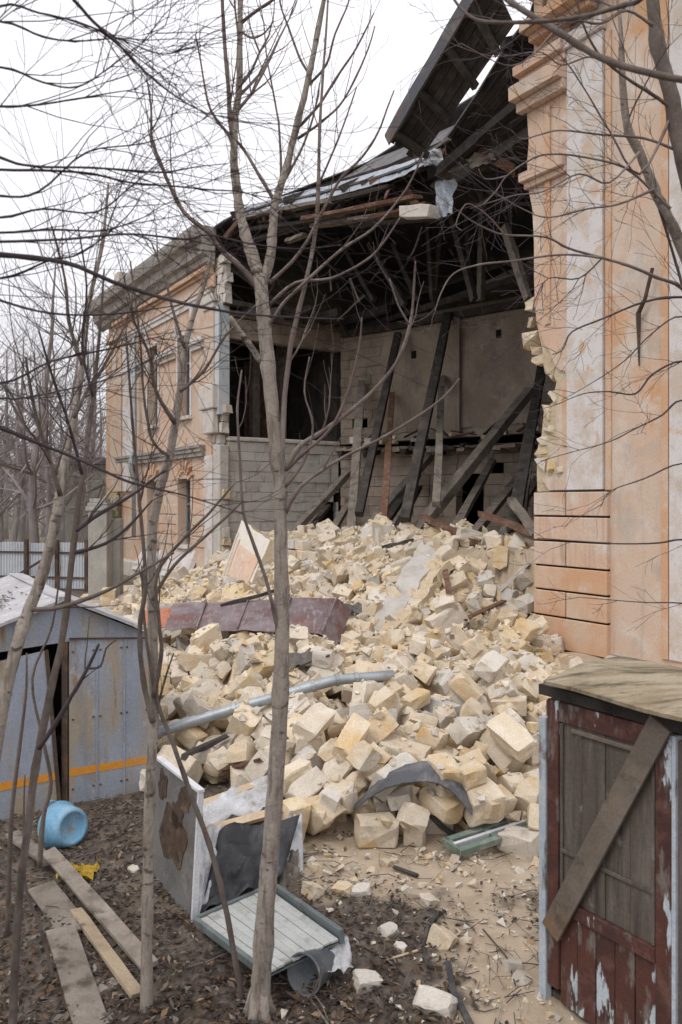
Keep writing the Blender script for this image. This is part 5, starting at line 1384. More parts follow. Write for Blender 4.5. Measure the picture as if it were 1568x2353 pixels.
-3,2414,204,49,125,-195,6,117,-406,2427,96,-199,-214,-44,1,79,-459,2428,79,-243,8,-137,10,146,-130,2446,203,-5,-5,-133,5,114,-654,2469,24,-161,8,94,21,171,-181,2494,194,-31,-97,-11,16,90,]
blocks = []
for i in range(0, len(RUBBLE), 8):
    x, y, z, a, b, c, ti, sc = RUBBLE[i:i + 8]
    blocks.append((Vector((x / 100, y / 100, z / 100)), Euler((a / 100, b / 100, c / 100)), ti, sc / 100))
rnd_edge = random.Random(2)
def far_out(p):
    x, y = 784 + p.x / p.y * FPX, 1155.5 - (p.z - 3) / p.y * FPX
    if 340 < x < 800 and 1375 < y < 1452 and p.y < 13.2:
        return True
    dx, dy = p.x - P0.x, p.y - P0.y
    if dx * U.x + dy * U.y > 13.0 and dx * N.x + dy * N.y > -3.4 and rnd_edge.random() < .85:
        return True
    return y > 1925 or x < 620 and y > 1800 or (y > 1890 and x > 1000)
blocks = [b for b in blocks if not far_out(b[0])]
nb = len(blocks)

tpl_lo, tpl_mesh = [], []
for i in range(N_TPL):
    bm = block_template(i)
    bm.verts.index_update()
    tpl_lo.append(([v.co.copy() for v in bm.verts], [[v.index for v in f.verts] for f in bm.faces]))
    bmesh.ops.triangulate(bm, faces=bm.faces)
    bmesh.ops.subdivide_edges(bm, edges=bm.edges, cuts=1, use_grid_fill=True)
    for v in bm.verts:
        d = mnoise.noise(v.co * 11 + Vector((i * 3.1, 0, 0))) * .024 + mnoise.noise(v.co * 26 + Vector((0, i * 2.3, 0))) * .011
        v.co += v.normal * d
    bmesh.ops.triangulate(bm, faces=bm.faces)
    ms = []
    for k in range(4):
        me = bpy.data.meshes.new("limestone_block")
        bm.to_mesh(me)
        me.materials.append(BLOCK_MATS[k])
        ms.append(me)
    tpl_mesh.append(ms)
    bm.free()

# one lookup surface of ground and blocks: what lies on top where
bv, bf = [], []
for (p, e, ti, sc) in blocks:
    mw = Matrix.LocRotScale(p, e, Vector((sc,) * 3))
    v0 = len(bv)
    lo = tpl_lo[ti]
    bv.extend([mw @ v for v in lo[0]])
    bf.extend([[v0 + k for k in f] for f in lo[1]])
n_bf = len(bf)
gi0 = len(bv)
bv.extend([Vector(v) for v in gv])
bf.extend([[gi0 + k for k in f] for f in gf])
TOP = BVHTree.FromPolygons(bv, bf)
tri_block = []
for bi, (p, e, ti, sc) in enumerate(blocks):
    tri_block += [bi] * len(tpl_lo[ti][1])
CAM = Vector((0, 0, 3.0))

def top_at(X, Y):
    h = TOP.ray_cast(Vector((X, Y, 20)), Vector((0, 0, -1)))
    return h[0].z if h[0] else 0.0

def to_sheet(p):
    return 784 + p.x / p.y * FPX, 1155.5 - (p.z - 3) / p.y * FPX

def hit_top(x, y):
    d = P(x, y, 1.0) - CAM
    h = TOP.ray_cast(CAM, d.normalized())
    return h[0] if h[0] else hit(x, y)

# late falls: sawn blocks lying on top of the rest along the middle of the slope
rx = random.Random(91)
extra = []
for k in range(900):
    X, Y = rx.uniform(-4.6, 3.6), rx.uniform(9.6, 20)
    if heap(X, Y) < .12 or not (-.24 < X / Y < .245) or any((X - q[0].x) ** 2 + (Y - q[0].y) ** 2 < .13 for q in extra):
        continue
    dx, dy = X - P0.x, Y - P0.y
    if dx * U.x + dy * U.y < .35 and dx * N.x + dy * N.y > -.5:
        continue
    sx_, sy_ = to_sheet(Vector((X, Y, heap(X, Y) + .3)))
    if 300 < sx_ < 830 and 1330 < sy_ < 1455:
        continue
    ti = rx.choice([0, 0, 1, 1, 2]) + 4 * rx.randrange(6)
    sc = rx.uniform(.9, 1.2) * (1.15 if Y > 14 else 1)
    nz_ = Vector((top_at(X - .12, Y) - top_at(X + .12, Y), top_at(X, Y - .12) - top_at(X, Y + .12), .30)).normalized()
    qt = ZV.rotation_difference(nz_).to_matrix() @ Matrix.Rotation(rx.uniform(-PI, PI), 3, 'Z') @ Matrix.Rotation(rx.choice([0, 0, PI / 2]) + rx.gauss(0, .12), 3, 'X')
    zt_ = (top_at(X, Y) * 2 + top_at(X - .1, Y) + top_at(X + .1, Y)) / 4
    extra.append((Vector((X, Y, zt_ + .05 * sc)), qt.to_euler(), ti, sc))
    if len(extra) > 330:
        break
for (p, e, ti, sc) in extra:
    mw = Matrix.LocRotScale(p, e, Vector((sc,) * 3))
    v0 = len(bv)
    bv.extend([mw @ v for v in tpl_lo[ti][0]])
    bf.extend([[v0 + k for k in f] for f in tpl_lo[ti][1]])
blocks += extra
n_ground = len(bf) - sum(len(tpl_lo[q[2]][1]) for q in extra)
TOP = BVHTree.FromPolygons(bv, bf)
tri_block += [-1] * (n_ground - len(tri_block))
for bi in range(nb, len(blocks)):
    tri_block += [bi] * len(tpl_lo[blocks[bi][2]][1])
nb = len(blocks)

# how large does each block show
score = [0] * nb
for yy in range(1190, 2040, 5):
    for xx in range(352, 1262, 5):
        d = P(xx, yy, 1.0) - CAM
        h = TOP.ray_cast(CAM, d.normalized())
        if h[0] is not None and tri_block[h[2]] >= 0:
            score[tri_block[h[2]]] += 1
order = sorted(range(nb), key=lambda i: -score[i])
N_BIG = 278
big = [i for i in order[:N_BIG] if score[i] > 0]
bigset = set(big)
rr = random.Random(21)
mat_of = [rr.choices([0, 1, 2, 3], [.54, .30, .13, .03])[0] for _ in range(nb)]

def place_words(p):
    x, y = to_sheet(p)
    if y < 1320:
        return "in the crest of the heap before the leaning beams" if x < 950 else "in the crest of the heap beside the orange pilaster"
    if y < 1480:
        return "beside the rust purple roof sheet" if x < 800 else "on the steep upper slope of the heap"
    if y < 1680:
        return "above the grey pipe across the heap" if x < 640 else ("on the middle slope behind the fallen pipe's end" if x < 950 else "on the middle slope before the pilaster plinth")
    if y < 1800:
        return "below the grey pipe near the metal shed" if x < 640 else ("in the middle of the lower heap" if x < 950 else "in the lower heap left of the wooden door")
    return "at the heap's foot behind the pale slats" if x < 640 else ("at the sandy foot of the heap" if x < 950 else "at the heap's foot near the curved tin strip")

SHAPES = ["long squared", "squared", "broken half", "lumpy"]
def add_block(p, e, ti, sc, mi, label=None):
    o = bpy.data.objects.new("limestone_block", tpl_mesh[ti][mi])
    COL.objects.link(o)
    o.location = p
    o.rotation_euler = e
    o.scale = (sc, sc, sc)
    words_ = "%s %s limestone block %s" % (SHAPES[ti % 4], BLOCK_WORDS[mi], place_words(p))
    tag(o, label or words_, "stone block", label and "landmark blocks of the heap" or words_)
    return o

for i in big:
    p, e, ti, sc = blocks[i]
    add_block(p, e, ti, sc, mat_of[i])

mb = MB()
for i in range(nb):
    if i in bigset:
        continue
    p, e, ti, sc = blocks[i]
    mw = Matrix.LocRotScale(p, e, Vector((sc,) * 3))
    me = tpl_mesh[ti][0]
    mb.add([mw @ v.co for v in me.vertices], [tuple(q.vertices) for q in me.polygons], mat_of[i])
o = mb.build("rubble", BLOCK_MATS)
o["kind"] = "stuff"

# crumbs, chips and dust between the blocks
def chip(mb, c, r, rg, mi, n=7):
    bm = bmesh.new()
    for _ in range(n + 2):
        v = Vector((rg.gauss(0, 1), rg.gauss(0, 1), rg.gauss(0, .75)))
        v.normalize()
        bm.verts.new(c + v * r * rg.uniform(.7, 1.15))
    bmesh.ops.convex_hull(bm, input=bm.verts)
    bmesh.ops.delete(bm, geom=[v for v in bm.verts if not v.link_faces], context='VERTS')
    bm.verts.index_update()
    mb.add([v.co.copy() for v in bm.verts], [tuple(v.index for v in f.verts) for f in bm.faces], mi)
    bm.free()

mb = MB()
cnt = 0
for k in range(14000):
    X, Y = rr.uniform(-5.5, 4), rr.uniform(6.2, 23)
    h = heap(X, Y)
    edge = math.hypot((X - 1.0) / 1.5, (Y - 6.9) / .7) < 1 and rr.random() < .35
    if Y > 13.5 and rr.random() < .45:
        continue
    if (h < .05 and not edge) or not (-.30 < X / Y < .27):
        continue
    r = min(.10, .018 + rr.expovariate(1 / .022)) * (1.0 if Y < 13 else 1.15)
    z = top_at(X, Y)
    chip(mb, Vector((X, Y, z + r * .2)), r, rr, rr.choices([0, 1, 2, 3], [.52, .24, .20, .04])[0])
    cnt += 1
    if cnt > 7000:
        break
o = mb.build("rubble", BLOCK_MATS)
o["kind"] = "stuff"

# blocks that stand out in the heap: two ends of the long axis, girth, colour
def block_on(a, b, lift, girth, mi, label, kind=0, roll=0.0, seed=0):
    pa, pb = hit_top(*a), hit_top(*b)
    mid = (pa + pb) / 2
    dirv = pb - pa
    L = min(dirv.length, girth * 3.1)
    ti = kind + 4 * (seed % 6)
    ext = [max(abs(v[k]) for v in tpl_lo[ti][0]) for k in range(3)]
    q = dirv.to_track_quat('X', 'Z')
    o = add_block(mid + ZV * lift, (q.to_matrix() @ Matrix.Rotation(roll, 3, 'X')).to_euler(), ti, 1.0, mi, label)
    o.scale = (L * .92 / 2 / ext[0], girth * .74 / ext[1], girth * .66 / ext[2])
    return o

marks = [
    ((600, 1760), (640, 1690), .10, .15, 0, "big cream block standing on its side left of the grey tree trunk", 0, .4),
    ((1090, 1590), (1160, 1525), .13, .17, 3, "large whitish squared block on the slope left of the pilaster plinth", 0, .5),
    ((955, 1540), (965, 1470), .12, .14, 0, "upright cream block with a flat pale face on the middle slope", 0, .2),
    ((745, 1905), (770, 1845), .10, .14, 3, "whitish plastered block at the heap's foot beside the pale slat end", 0, .3),
    ((940, 1930), (960, 1875), .10, .15, 0, "tall pointed cream block leaning under the curved tin strip", 0, .9),
    ((1155, 1950), (1240, 1975), .10, .15, 2, "grey slab-like block lying on the sand left of the shed's post", 0, .1),
    ((820, 1795), (860, 1740), .10, .16, 1, "stout ochre block leaning in the middle of the lower heap", 0, .4),
    ((1125, 1640), (1215, 1640), .10, .14, 0, "long cream block lying level above the wooden door's top", 0, .2),
    ((1070, 1700), (1095, 1625), .12, .13, 0, "cream block standing on end below the long level block", 0, .6),
    ((1150, 1320), (1160, 1265), .10, .22, 1, "ochre block standing in the crest near the orange pilaster", 0, .3),
    ((1010, 1300), (1045, 1270), .10, .22, 0, "cream block on the crest below the thin brown timber", 0, .5),
    ((780, 1770), (835, 1680), .12, .15, 0, "long cream block tipped up the slope right of the grey tree trunk", 0, .5),
    ((690, 1720), (750, 1660), .12, .17, 0, "cream block tipped up right beside the grey tree trunk", 0, .6),
    ((850, 1650), (905, 1610), .08, .13, 1, "ochre block lying just under the end of the fallen pipe", 1, .2),
    ((925, 1640), (980, 1610), .08, .13, 1, "squared ochre block right of the fallen pipe's end", 1, .1),
    ((750, 1600), (800, 1580), .08, .14, 0, "squared cream block lying just below the grey pipe", 1, .2),
    ((1200, 1880), (1235, 1820), .10, .14, 0, "cream block at the heap's foot against the shed's pale post", 0, .2),
    ((1100, 1880), (1165, 1860), .10, .16, 0, "broad cream block above the green window frame", 1, .3),
    ((1130, 1680), (1225, 1770), .12, .17, 0, "largest slanting cream block left of the door's top corner", 0, .5),
    ((890, 1860), (950, 1850), .08, .12, 2, "grey block lying under the arch of the curved tin strip", 1, .1),
    ((1055, 1810), (1110, 1790), .08, .13, 1, "ochre block just above the right foot of the curved tin", 1, .1),
    ((1180, 1290), (1200, 1250), .12, .24, 0, "cream block wedged high between the heap and the rusticated pilaster", 0, .3),
    ((1192, 1350), (1222, 1330), .12, .22, 2, "grey block wedged against the pilaster's rusticated courses", 0, .6),
    ((1195, 1410), (1226, 1395), .12, .22, 3, "whitish block wedged low against the rusticated pilaster", 1, .2),
    ((1190, 1470), (1224, 1455), .12, .20, 1, "ochre block lying against the pilaster just above its plinth", 1, .5),
    ((1150, 1450), (1180, 1420), .12, .20, 0, "cream block one step left of the pilaster above its plinth", 0, .4),
    ((540, 1520), (600, 1490), .10, .14, 0, "pale long block right under the rust purple sheet's edge", 0, .3),
]
for q, m_ in enumerate(marks):
    block_on(m_[0], m_[1], m_[2], m_[3], m_[4], m_[5], m_[6], m_[7], q)

# --- large pieces of fallen wall
def slab(name, px, lifts, thick, mats, label, cat, rough=.02, n=10, mi_edge=1):
    cs = [hit(x, y) + ZV * l for (x, y), l in zip(px, lifts)]
    nrm = (cs[1] - cs[0]).cross(cs[3] - cs[0]).normalized()
    if nrm.dot(CAM - cs[0]) < 0:
        nrm = -nrm
    out = []
    for i in range(4):
        a, b = cs[i], cs[(i + 1) % 4]
        for k in range(n):
            f = k / n
            j = 0 if k == 0 else rough * 3 * mnoise.noise(Vector((i * 9 + f * 6, len(out) * .7, thick)))
            out.append(a.lerp(b, f) + (cs[(i + 2) % 4] - a).normalized() * j)
    mb = MB()
    mb.poly(out, nrm * -thick, 0, 1)
    o = mb.build(name, mats, None, bevel=.01)
    tag(o, label, cat)
    return o, cs, nrm

def fallen_sheet():
    """the long tongue of wall lying down the slope: grey plaster face, raw stone along its right side"""
    ca_, cb_, cc_, cd_ = [hit(x, y) + ZV * l for (x, y), l in zip([(840, 1470), (925, 1475), (1038, 1325), (970, 1282)], [.10, .10, .28, .30])]
    t = thing("fallen_wall_slab", "long pale plastered slab of wall sliding down the middle of the heap", "wall slab", ca_)
    nn_ = (cb_ - ca_).cross(cd_ - ca_).normalized()
    if nn_.z < 0:
        nn_ = -nn_
    def g(u, v, u0, u1, amp, off):
        q = u0 + (u1 - u0) * u
        e = .10 * mnoise.noise(Vector((v * 7, u0 * 9, 3))) * (1 if u in (0, 1) else 0)
        vv = v + .05 * mnoise.noise(Vector((q * 6, 1.5, 2))) * (1 if v in (0, 1) else 0)
        p = ca_.lerp(cb_, q + e).lerp(cd_.lerp(cc_, q + e), vv)
        return p + nn_ * (off + amp * mnoise.noise(p * 3) + amp * .6 * mnoise.noise(p * 8))
    m1 = MB()
    m1.grid(lambda u, v: g(u, v, 0, .62, .03, .03), 14, 30)
    m1.build("plaster_face", M_INTPALE, t, solid=.10)
    m1 = MB()
    m1.grid(lambda u, v: g(u, v, .5, 1.0, .11, -.02), 14, 30)
    m1.build("stone_side", M_CORE, t, solid=.2)
fallen_sheet()
# broken piece of coursed wall still standing in the heap, behind the purple sheet
cw = thing("wall_stub", "low broken stub of pale coursed wall right of the tree trunk above the purple sheet", "wall stub", hit(720, 1360))
pA = W(625, 1360, -1.0)
dS = (W(800, 1380, -1.4) - W(625, 1360, -1.0)); dS.z = 0
LS = dS.length; dS.normalize()
for row in range(7):
    z0 = pA.z - .35 + row * .25
    s = -.2 * (row % 2) + rr.uniform(0, .2) + (row > 4) * .2
    end = LS * (1 - .12 * row) + rr.uniform(-.3, .3)
    while s < end:
        ln = rr.uniform(.32, .52)
        mb = MB()
        back = Vector((-dS.y, dS.x, 0))
        mb.box(pA + dS * (s + ln / 2) + ZV * (z0 + .12 - pA.z) + back * (.13 + .05 * row + rr.uniform(-.02, .02)), dS * (ln / 2 - .008), back * .13, ZV * .117, 0, .018, rr)
        mb.build("stone", rr.choice([M_WHITE, M_CREAM, M_CREAM, M_GREY]), cw, bevel=.012)
        s += ln
# slab of street front with its peach plaster still on, leaning in the heap
ps = thing("fallen_plaster_slab", "leaning slab of fallen street front with peach panel and white border", "wall slab", W(545, 1340, -1.2))
def quad_on(px, w):
    return [W(x, y, ww) for (x, y), ww in zip(px, w)]
q0 = quad_on([(505, 1345), (572, 1352), (622, 1240), (556, 1196)], [-2.1, -2.2, -1.2, -1.1])
nq = (q0[1] - q0[0]).cross(q0[3] - q0[0]).normalized()
if nq.dot(CAM - q0[0]) < 0:
    nq = -nq
mb = MB()
out = []
for i in range(4):
    for k in range(7):
        f = k / 7
        j = 0 if i in (0,) else .10 * mnoise.noise(Vector((i * 5 + f * 5, 2.2, 0)))
        out.append(q0[i].lerp(q0[(i + 1) % 4], f) + nq * 0 + (q0[(i + 2) % 4] - q0[i]).normalized() * j)
mb.poly(out, -nq * .38, 0, 1)
mb.build("masonry", [M_WHITE, M_CORE], ps)
def inq(u, v, off):
    return q0[0].lerp(q0[1], u).lerp(q0[3].lerp(q0[2], u), v) + nq * off
mb = MB()
a = [inq(.22, .03, .003), inq(.93, .03, .003), inq(.93, .62, .003), inq(.62, .60, .003), inq(.22, .66, .003)]
mb.poly(a, -nq * .002 + nq * .02)
mb.build("plaster_panel", M_PEACH, ps)
for (u0, v0, u1, v1) in ((.16, .02, .16, .72), (.05, .02, .05, .8)):
    mb = MB()
    mb.beam(inq(u0, v0, .02), inq(u1, v1, .02), .09, .05, up=nq)
    mb.build("panel_moulding", M_PEACH if u0 > .1 else M_WHITE, ps)
# boulder of masonry on the crest
for (x, y, r, lab, sx, seed) in ((866, 1258, .52, "tall pale boulder of masonry on the crest of the heap", 1.2, 3), (930, 1250, .3, "reddish capped lump of masonry right of the tall crest boulder", 1.0, 4)):
    p = W(x, y, .3)
    bm = bmesh.new()
    rg = random.Random(seed)
    for _ in range(16):
        v = Vector((rg.uniform(-1, 1), rg.uniform(-.7, .7), rg.uniform(-1, 1)))
        v = v / max(abs(v.x), abs(v.y) / .7, abs(v.z)) * rg.uniform(.85, 1)
        bm.verts.new(p + U * v.x * -r * .75 + N * v.y * r + ZV * v.z * r * sx)
    bmesh.ops.convex_hull(bm, input=bm.verts)
    bmesh.ops.delete(bm, geom=[v for v in bm.verts if not v.link_faces], context='VERTS')
    bmesh.ops.triangulate(bm, faces=bm.faces)
    for _ in range(2):
        bmesh.ops.subdivide_edges(bm, edges=bm.edges, cuts=1, use_grid_fill=True)
    for v in bm.verts:
        v.co += v.normal * mnoise.noise(v.co * 6) * .06
    me = bpy.data.meshes.new("masonry_boulder")
    bm.to_mesh(me); bm.free()
    me.materials.append(M_WHITE if seed == 3 else M_CREAM)
    o = bpy.data.objects.new("masonry_boulder", me)
    COL.objects.link(o)
    tag(o, lab, "boulder")
# loose stones lying out on the ground in front
loose = [(790, 2052, .12, 0, "cream block lying on the ground right of the white ribbed panel"), (832, 2055, .12, 3, "white plastered stone near the right end of the ribbed panel"), (888, 1988, .085, 1, "flat ochre stone on the sand before the heap's foot"),
         (988, 2080, .10, 0, "cream broken brick-shaped stone on the dark leaf mould"), (1018, 2168, .14, 0, "largest cream stone on the dark leaf mould by the strap"), (892, 2148, .11, 3, "white lump of plaster on the leaf mould right of the panel"),
         (726, 1998, .08, 1, "yellow stone at the foot of the plastic sheeting"), (922, 2182, .07, 3, "small white stone below the lump of plaster"), (1072, 2170, .07, 1, "brownish stone just right of the largest cream stone"),
         (815, 2030, .06, 1, "small yellow stone behind the white plastered stone"), (845, 2028, .05, 0, "small cream stone behind the white plastered stone"), (985, 1975, .07, 1, "small ochre stone under the tall pointed block"),
         (720, 2055, .13, 0, "cream broken block beside the panel's dark green rail"), (310, 2005, .08, 3, "pale stone in the leaves left of the slim grey trunk"), (1180, 2228, .10, 2, "grey stone near the door foot on the sandy path"), (1200, 2260, .09, 2, "second grey stone on the sandy path closer to the camera"),
         (842, 2266, .15, 3, "long white chunk of plaster lying on the leaves in front"), (1000, 2320, .2, 2, "broad grey stone half sunk in the sand at the front")]
rl = random.Random(77)
for k, (x, y, r, mi, lab) in enumerate(loose):
    p = hit(x, y)
    ti = (2 if k % 4 == 0 else 3) + 4 * (k % 6)
    ext = max(abs(c) for v in tpl_lo[ti][0] for c in v)
    s = r * .62 / ext
    o = bpy.data.objects.new("loose_stone", tpl_mesh[ti][mi])
    COL.objects.link(o)
    o.location = p + ZV * r * .2
    o.scale = (s, s, s) if k < 16 else (s, s * .8, s * .6)
    o.rotation_euler = (rl.uniform(-.4, .4), rl.uniform(-.3, .3), rl.uniform(-1, 1))
    tag(o, lab, "stone", "loose stones in front of the heap")

# ------------------------------------------------------------ things lying on and round the heap
M_BLUE = M("blue_plastic", (.15, .33, .48), [((.28, .43, .54), 5, .48, .7), ((.08, .22, .36), 4, .56, .72), ((.25, .24, .22), 7, .6, .74)], [(20, .1)], rough=.45)
M_SHEDBLUE = M("grey_blue_sheet", (.30, .33, .385), [((.25, .275, .32), 1.3, .42, .64), ((.33, .27, .19), 1.5, .50, .66, (3, 3, .6)), ((.27, .16, .08), 2.6, .58, .68, (3, 3, .5)), ((.17, .165, .16), 2.2, .56, .74, (2, 2, .5), .7), ((.42, .44, .47), 5, .60, .74)], [(3, .1), (30, .12)], rough=.65)
M_STRIPE = M("orange_stripe", (.62, .26, .03), [((.45, .22, .08), 6, .5, .7), ((.40, .36, .33), 9, .62, .74)], [(30, .1)], rough=.7)
M_SLATE = M("pale_roof_felt", (.43, .425, .435), [((.35, .34, .34), 2, .46, .66), ((.30, .25, .21), 5, .58, .72), ((.58, .57, .57), 8, .55, .7)], [(10, .25)])
M_PLANK = M("dirty_plank", (.235, .20, .165), [((.15, .125, .10), 4, .45, .64), ((.32, .285, .245), 3, .54, .7), ((.08, .065, .05), 6, .55, .68)], [(12, .35)], rnd=.12)
M_OLDPINE = M("yellowed_plank", (.36, .285, .19), [((.25, .19, .13), 4, .45, .66), ((.42, .35, .26), 3, .5, .7), ((.13, .10, .075), 7, .6, .72)], [(14, .35)])
M_PANELGREY = M("grey_fibre_panel", (.165, .16, .15), [((.11, .105, .10), 2, .44, .66), ((.22, .215, .20), 5, .55, .72), ((.13, .10, .08), 3.5, .60, .72)], [(14, .35)])
M_TORN = M("torn_brown_fibre", (.075, .05, .035), [((.15, .10, .065), 7, .5, .7), ((.03, .022, .018), 10, .52, .7)], [(18, .9), (60, .6)])
M_WHITEPAINT = M("white_trim", (.62, .62, .63), [((.45, .44, .43), 6, .55, .72)], [(20, .15)], rough=.6)
M_TARP = M("black_plastic", (.022, .023, .026), [((.07, .07, .075), 4, .5, .72), ((.12, .115, .11), 12, .62, .75)], [(6, .4), (22, .3)], rough=.5, spec=.5)
M_FOIL = M("milky_plastic", (.50, .50, .51), [((.33, .31, .29), 4, .48, .68), ((.62, .62, .63), 7, .5, .68), ((.24, .20, .16), 6, .62, .74)], [(7, .6), (25, .4)], rough=.4)
M_RIBBED = M("dusty_white_panel", (.46, .47, .45), [((.36, .36, .33), 3, .46, .68), ((.27, .24, .20), 6, .58, .72)], [(12, .2)], rough=.6)
M_GREENGREY = M("grey_green_metal", (.13, .155, .155), [((.20, .21, .20), 4, .5, .7), ((.09, .08, .07), 6, .58, .72)], [(15, .2)], rough=.5)
M_GREENFRAME = M("green_painted_wood", (.16, .21, .17), [((.34, .36, .32), 4, .48, .66), ((.10, .11, .09), 6, .56, .72)], [(14, .3)])
M_TINCURVE = M("curved_dark_tin", (.10, .10, .11), [((.22, .21, .20), 4, .46, .68), ((.05, .045, .045), 6, .54, .7)], [(10, .35)], rough=.6, metal=.2)
M_BUCKET = M("dark_grey_plastic", (.10, .11, .125), [((.20, .21, .22), 3, .45, .68), ((.25, .22, .19), 7, .6, .72)], [(18, .2)], rough=.5)
M_YELLOW = M("yellow_rag", (.45, .30, .04), [((.20, .12, .04), 8, .5, .66), ((.55, .42, .15), 10, .56, .7)], [(25, .6)])
M_RUBBER = M("dark_rubber", (.05, .05, .052), [((.14, .13, .12), 5, .5, .7)], [(20, .3)], rough=.7)
M_REDPAINT = M("flaking_oxblood_paint", (.10, .040, .030), [((.065, .030, .025), 3, .42, .64), ((.15, .075, .055), 6, .53, .68), ((.17, .145, .13), 9, .55, .64, (1, 1, .35)), ((.46, .52, .55), 2.4, .605, .63, (3, 3, .8)), ((.05, .035, .03), 6, .6, .72, (2, 2, .3))], [(8, .3), (40, .5)], rough=.75)
M_PALEPAINT = M("flaking_pale_blue_paint", (.40, .45, .50), [((.50, .53, .56), 4, .46, .66), ((.16, .14, .13), 5, .57, .66, (2, 2, .4)), ((.15, .055, .04), 3, .62, .70)], [(9, .4), (40, .4)], rough=.8)
M_OLDBOARD = M("old_grey_board", (.105, .087, .070), [((.155, .132, .11), 2.5, .44, .66, (6, 6, .7)), ((.06, .05, .044), 3.2, .50, .70, (6, 6, .6)), ((.12, .075, .06), 2, .60, .74), ((.26, .24, .22), 7, .64, .76)], [(7, .25), (50, .5)], rough=.85)
M_DIAG = M("brown_grey_plank", (.135, .110, .088), [((.20, .165, .13), 2.2, .45, .66), ((.19, .12, .07), 1.8, .56, .70), ((.065, .052, .043), 5, .56, .72)], [(8, .3), (50, .4)], rough=.8)
M_PLY = M("weathered_plywood", (.25, .195, .12), [((.37, .31, .22), 1.6, .42, .58, (1, 3, 1)), ((.10, .08, .052), 2.4, .50, .64, (1, 4, 1)), ((.40, .35, .27), 2, .58, .72), ((.10, .085, .05), 7, .62, .74)], [(10, .3), (50, .3)], rough=.8)

# --- grey rain pipe across the heap
def over_heap(px, lift):
    """points just in front of whatever lies on the heap, on an even run"""
    ds = [hit_top(x, y).y for x, y in px]
    n = len(px) - 1
    k = (ds[-1] - ds[0]) / n
    base_d = min(d - (ds[0] + k * i) for i, d in enumerate(ds))
    return [P(x, y, ds[0] + k * i + base_d - lift) for i, (x, y) in enumerate(px)]
pts = over_heap(((300, 1712), (365, 1682), (450, 1655), (540, 1628), (640, 1600), (720, 1576), (775, 1562), (820, 1558), (905, 1551)), .04)
pipe = thing("rain_pipe", "long bent grey metal rain pipe lying across the rubble heap", "pipe", pts[4])
mb = MB()
mb.tube(pts, .058, 12)
mb.build("tube", M_PIPE, pipe, smooth_=True)
for k in (1, 3, 5, 6, 7):
    d = (pts[k + 1] - pts[k - 1]).normalized()
    mb = MB()
    mb.tube([pts[k] - d * .02, pts[k] + d * .02], .072, 12)
    mb.build("joint_ring", M_PIPE, pipe)

# --- rust purple roof sheet
sheet_t = thing("roof_sheet", "rust purple sheet of standing seam roofing lying across the heap", "roof sheet", P(580, 1440, 14.0))
TLc, TRc, BRc, BLc = P(398, 1388, 13.7), P(806, 1370, 13.2), P(768, 1450, 11.9), P(378, 1442, 12.3)
ns = 5
up = (BLc - TLc).cross(TRc - TLc).normalized()
if up.z < 0:
    up = -up
cuts = [0, .20, .44, .68, 1.0]
def shp(u, v):
    p = TLc.lerp(TRc, u).lerp(BLc.lerp(BRc, u), v)
    return p + up * (.05 * n3(u * 5, v * 2, 3) - .10 * max(0, v - .75) * 2 * (0.6 + n3(u * 9, 1)) - (.25 * (u - .93) / .07 if u > .93 else 0))
for i in range(len(cuts) - 1):
    mb = MB()
    mb.grid(lambda u, v: shp(cuts[i] + (cuts[i + 1] - cuts[i]) * u, v), 10, 8)
    mb.build("sheet_panel", M_PURPLE, sheet_t, solid=.006)
    mb = MB()
    u = cuts[i + 1] - .004 if i < len(cuts) - 2 else .93
    mb.beam(shp(u, .02) + up * .02, shp(u, .98) + up * .02, .02, .05, up=up)
    mb.build("seam", M_PURPLE, sheet_t)
mb = MB()
a, b, c, d = P(328, 1402, 13.3), P(400, 1396, 13.4), P(384, 1440, 12.5), P(322, 1432, 12.7)
mb.grid(lambda u, v: a.lerp(b, u).lerp(d.lerp(c, u), v) + ZV * .06 * n3(u * 3, v * 3, 8), 8, 6)
tag(mb.build("roof_sheet", M_RUSTRED, None, solid=.008), "small red rusted sheet left of the long purple roof sheet", "roof sheet")
mb = MB()
mb.beam(P(508, 1392, 13.3), P(636, 1356, 13.6), .06, .05, segs=4, jit=.01, rng=rr)
tag(mb.build("wooden_batten", M_DARKWOOD), "thin dark batten lying on the top edge of the purple roof sheet", "batten")

# --- curved dark tin strip at the foot of the heap
cp = [(812, 1862), (850, 1832), (885, 1812), (925, 1800), (965, 1795), (1005, 1799), (1035, 1815), (1060, 1840), (1085, 1872)]
front = over_heap(cp, .06)
breadth = [.06, .14, .20, .24, .26, .27, .27, .25, .20]
mb = MB()
def arch(u, v):
    k = u * 8
    i = min(7, int(k)); q = k - i
    p = front[i].lerp(front[i + 1], q)
    w = breadth[i] + (breadth[i + 1] - breadth[i]) * q
    return p + Vector((.2, 1, .35)) * (w * v) + ZV * .012 * n3(u * 30, v * 4)
mb.grid(arch, 40, 5)
tag(mb.build("curved_tin", M_TINCURVE, None, solid=.012, smooth_=False), "dark arched strip of tin lying at the foot of the heap", "tin strip")
for (a, b, r, lab) in (((1005, 1812), (1078, 1905), .02, "dark wire drooping from the right end of the curved tin"), ((985, 1880), (1045, 1930), .025, "dark splintered strip beside the green window frame")):
    mb = MB()
    pa, pb = hit_top(*a) + ZV * .05, hit_top(*b) + ZV * .04
    mb.tube([pa, pa.lerp(pb, .5) - ZV * .02, pb], r, 5)
    tag(mb.build("metal_strip", M_RUBBER), lab, "strip")

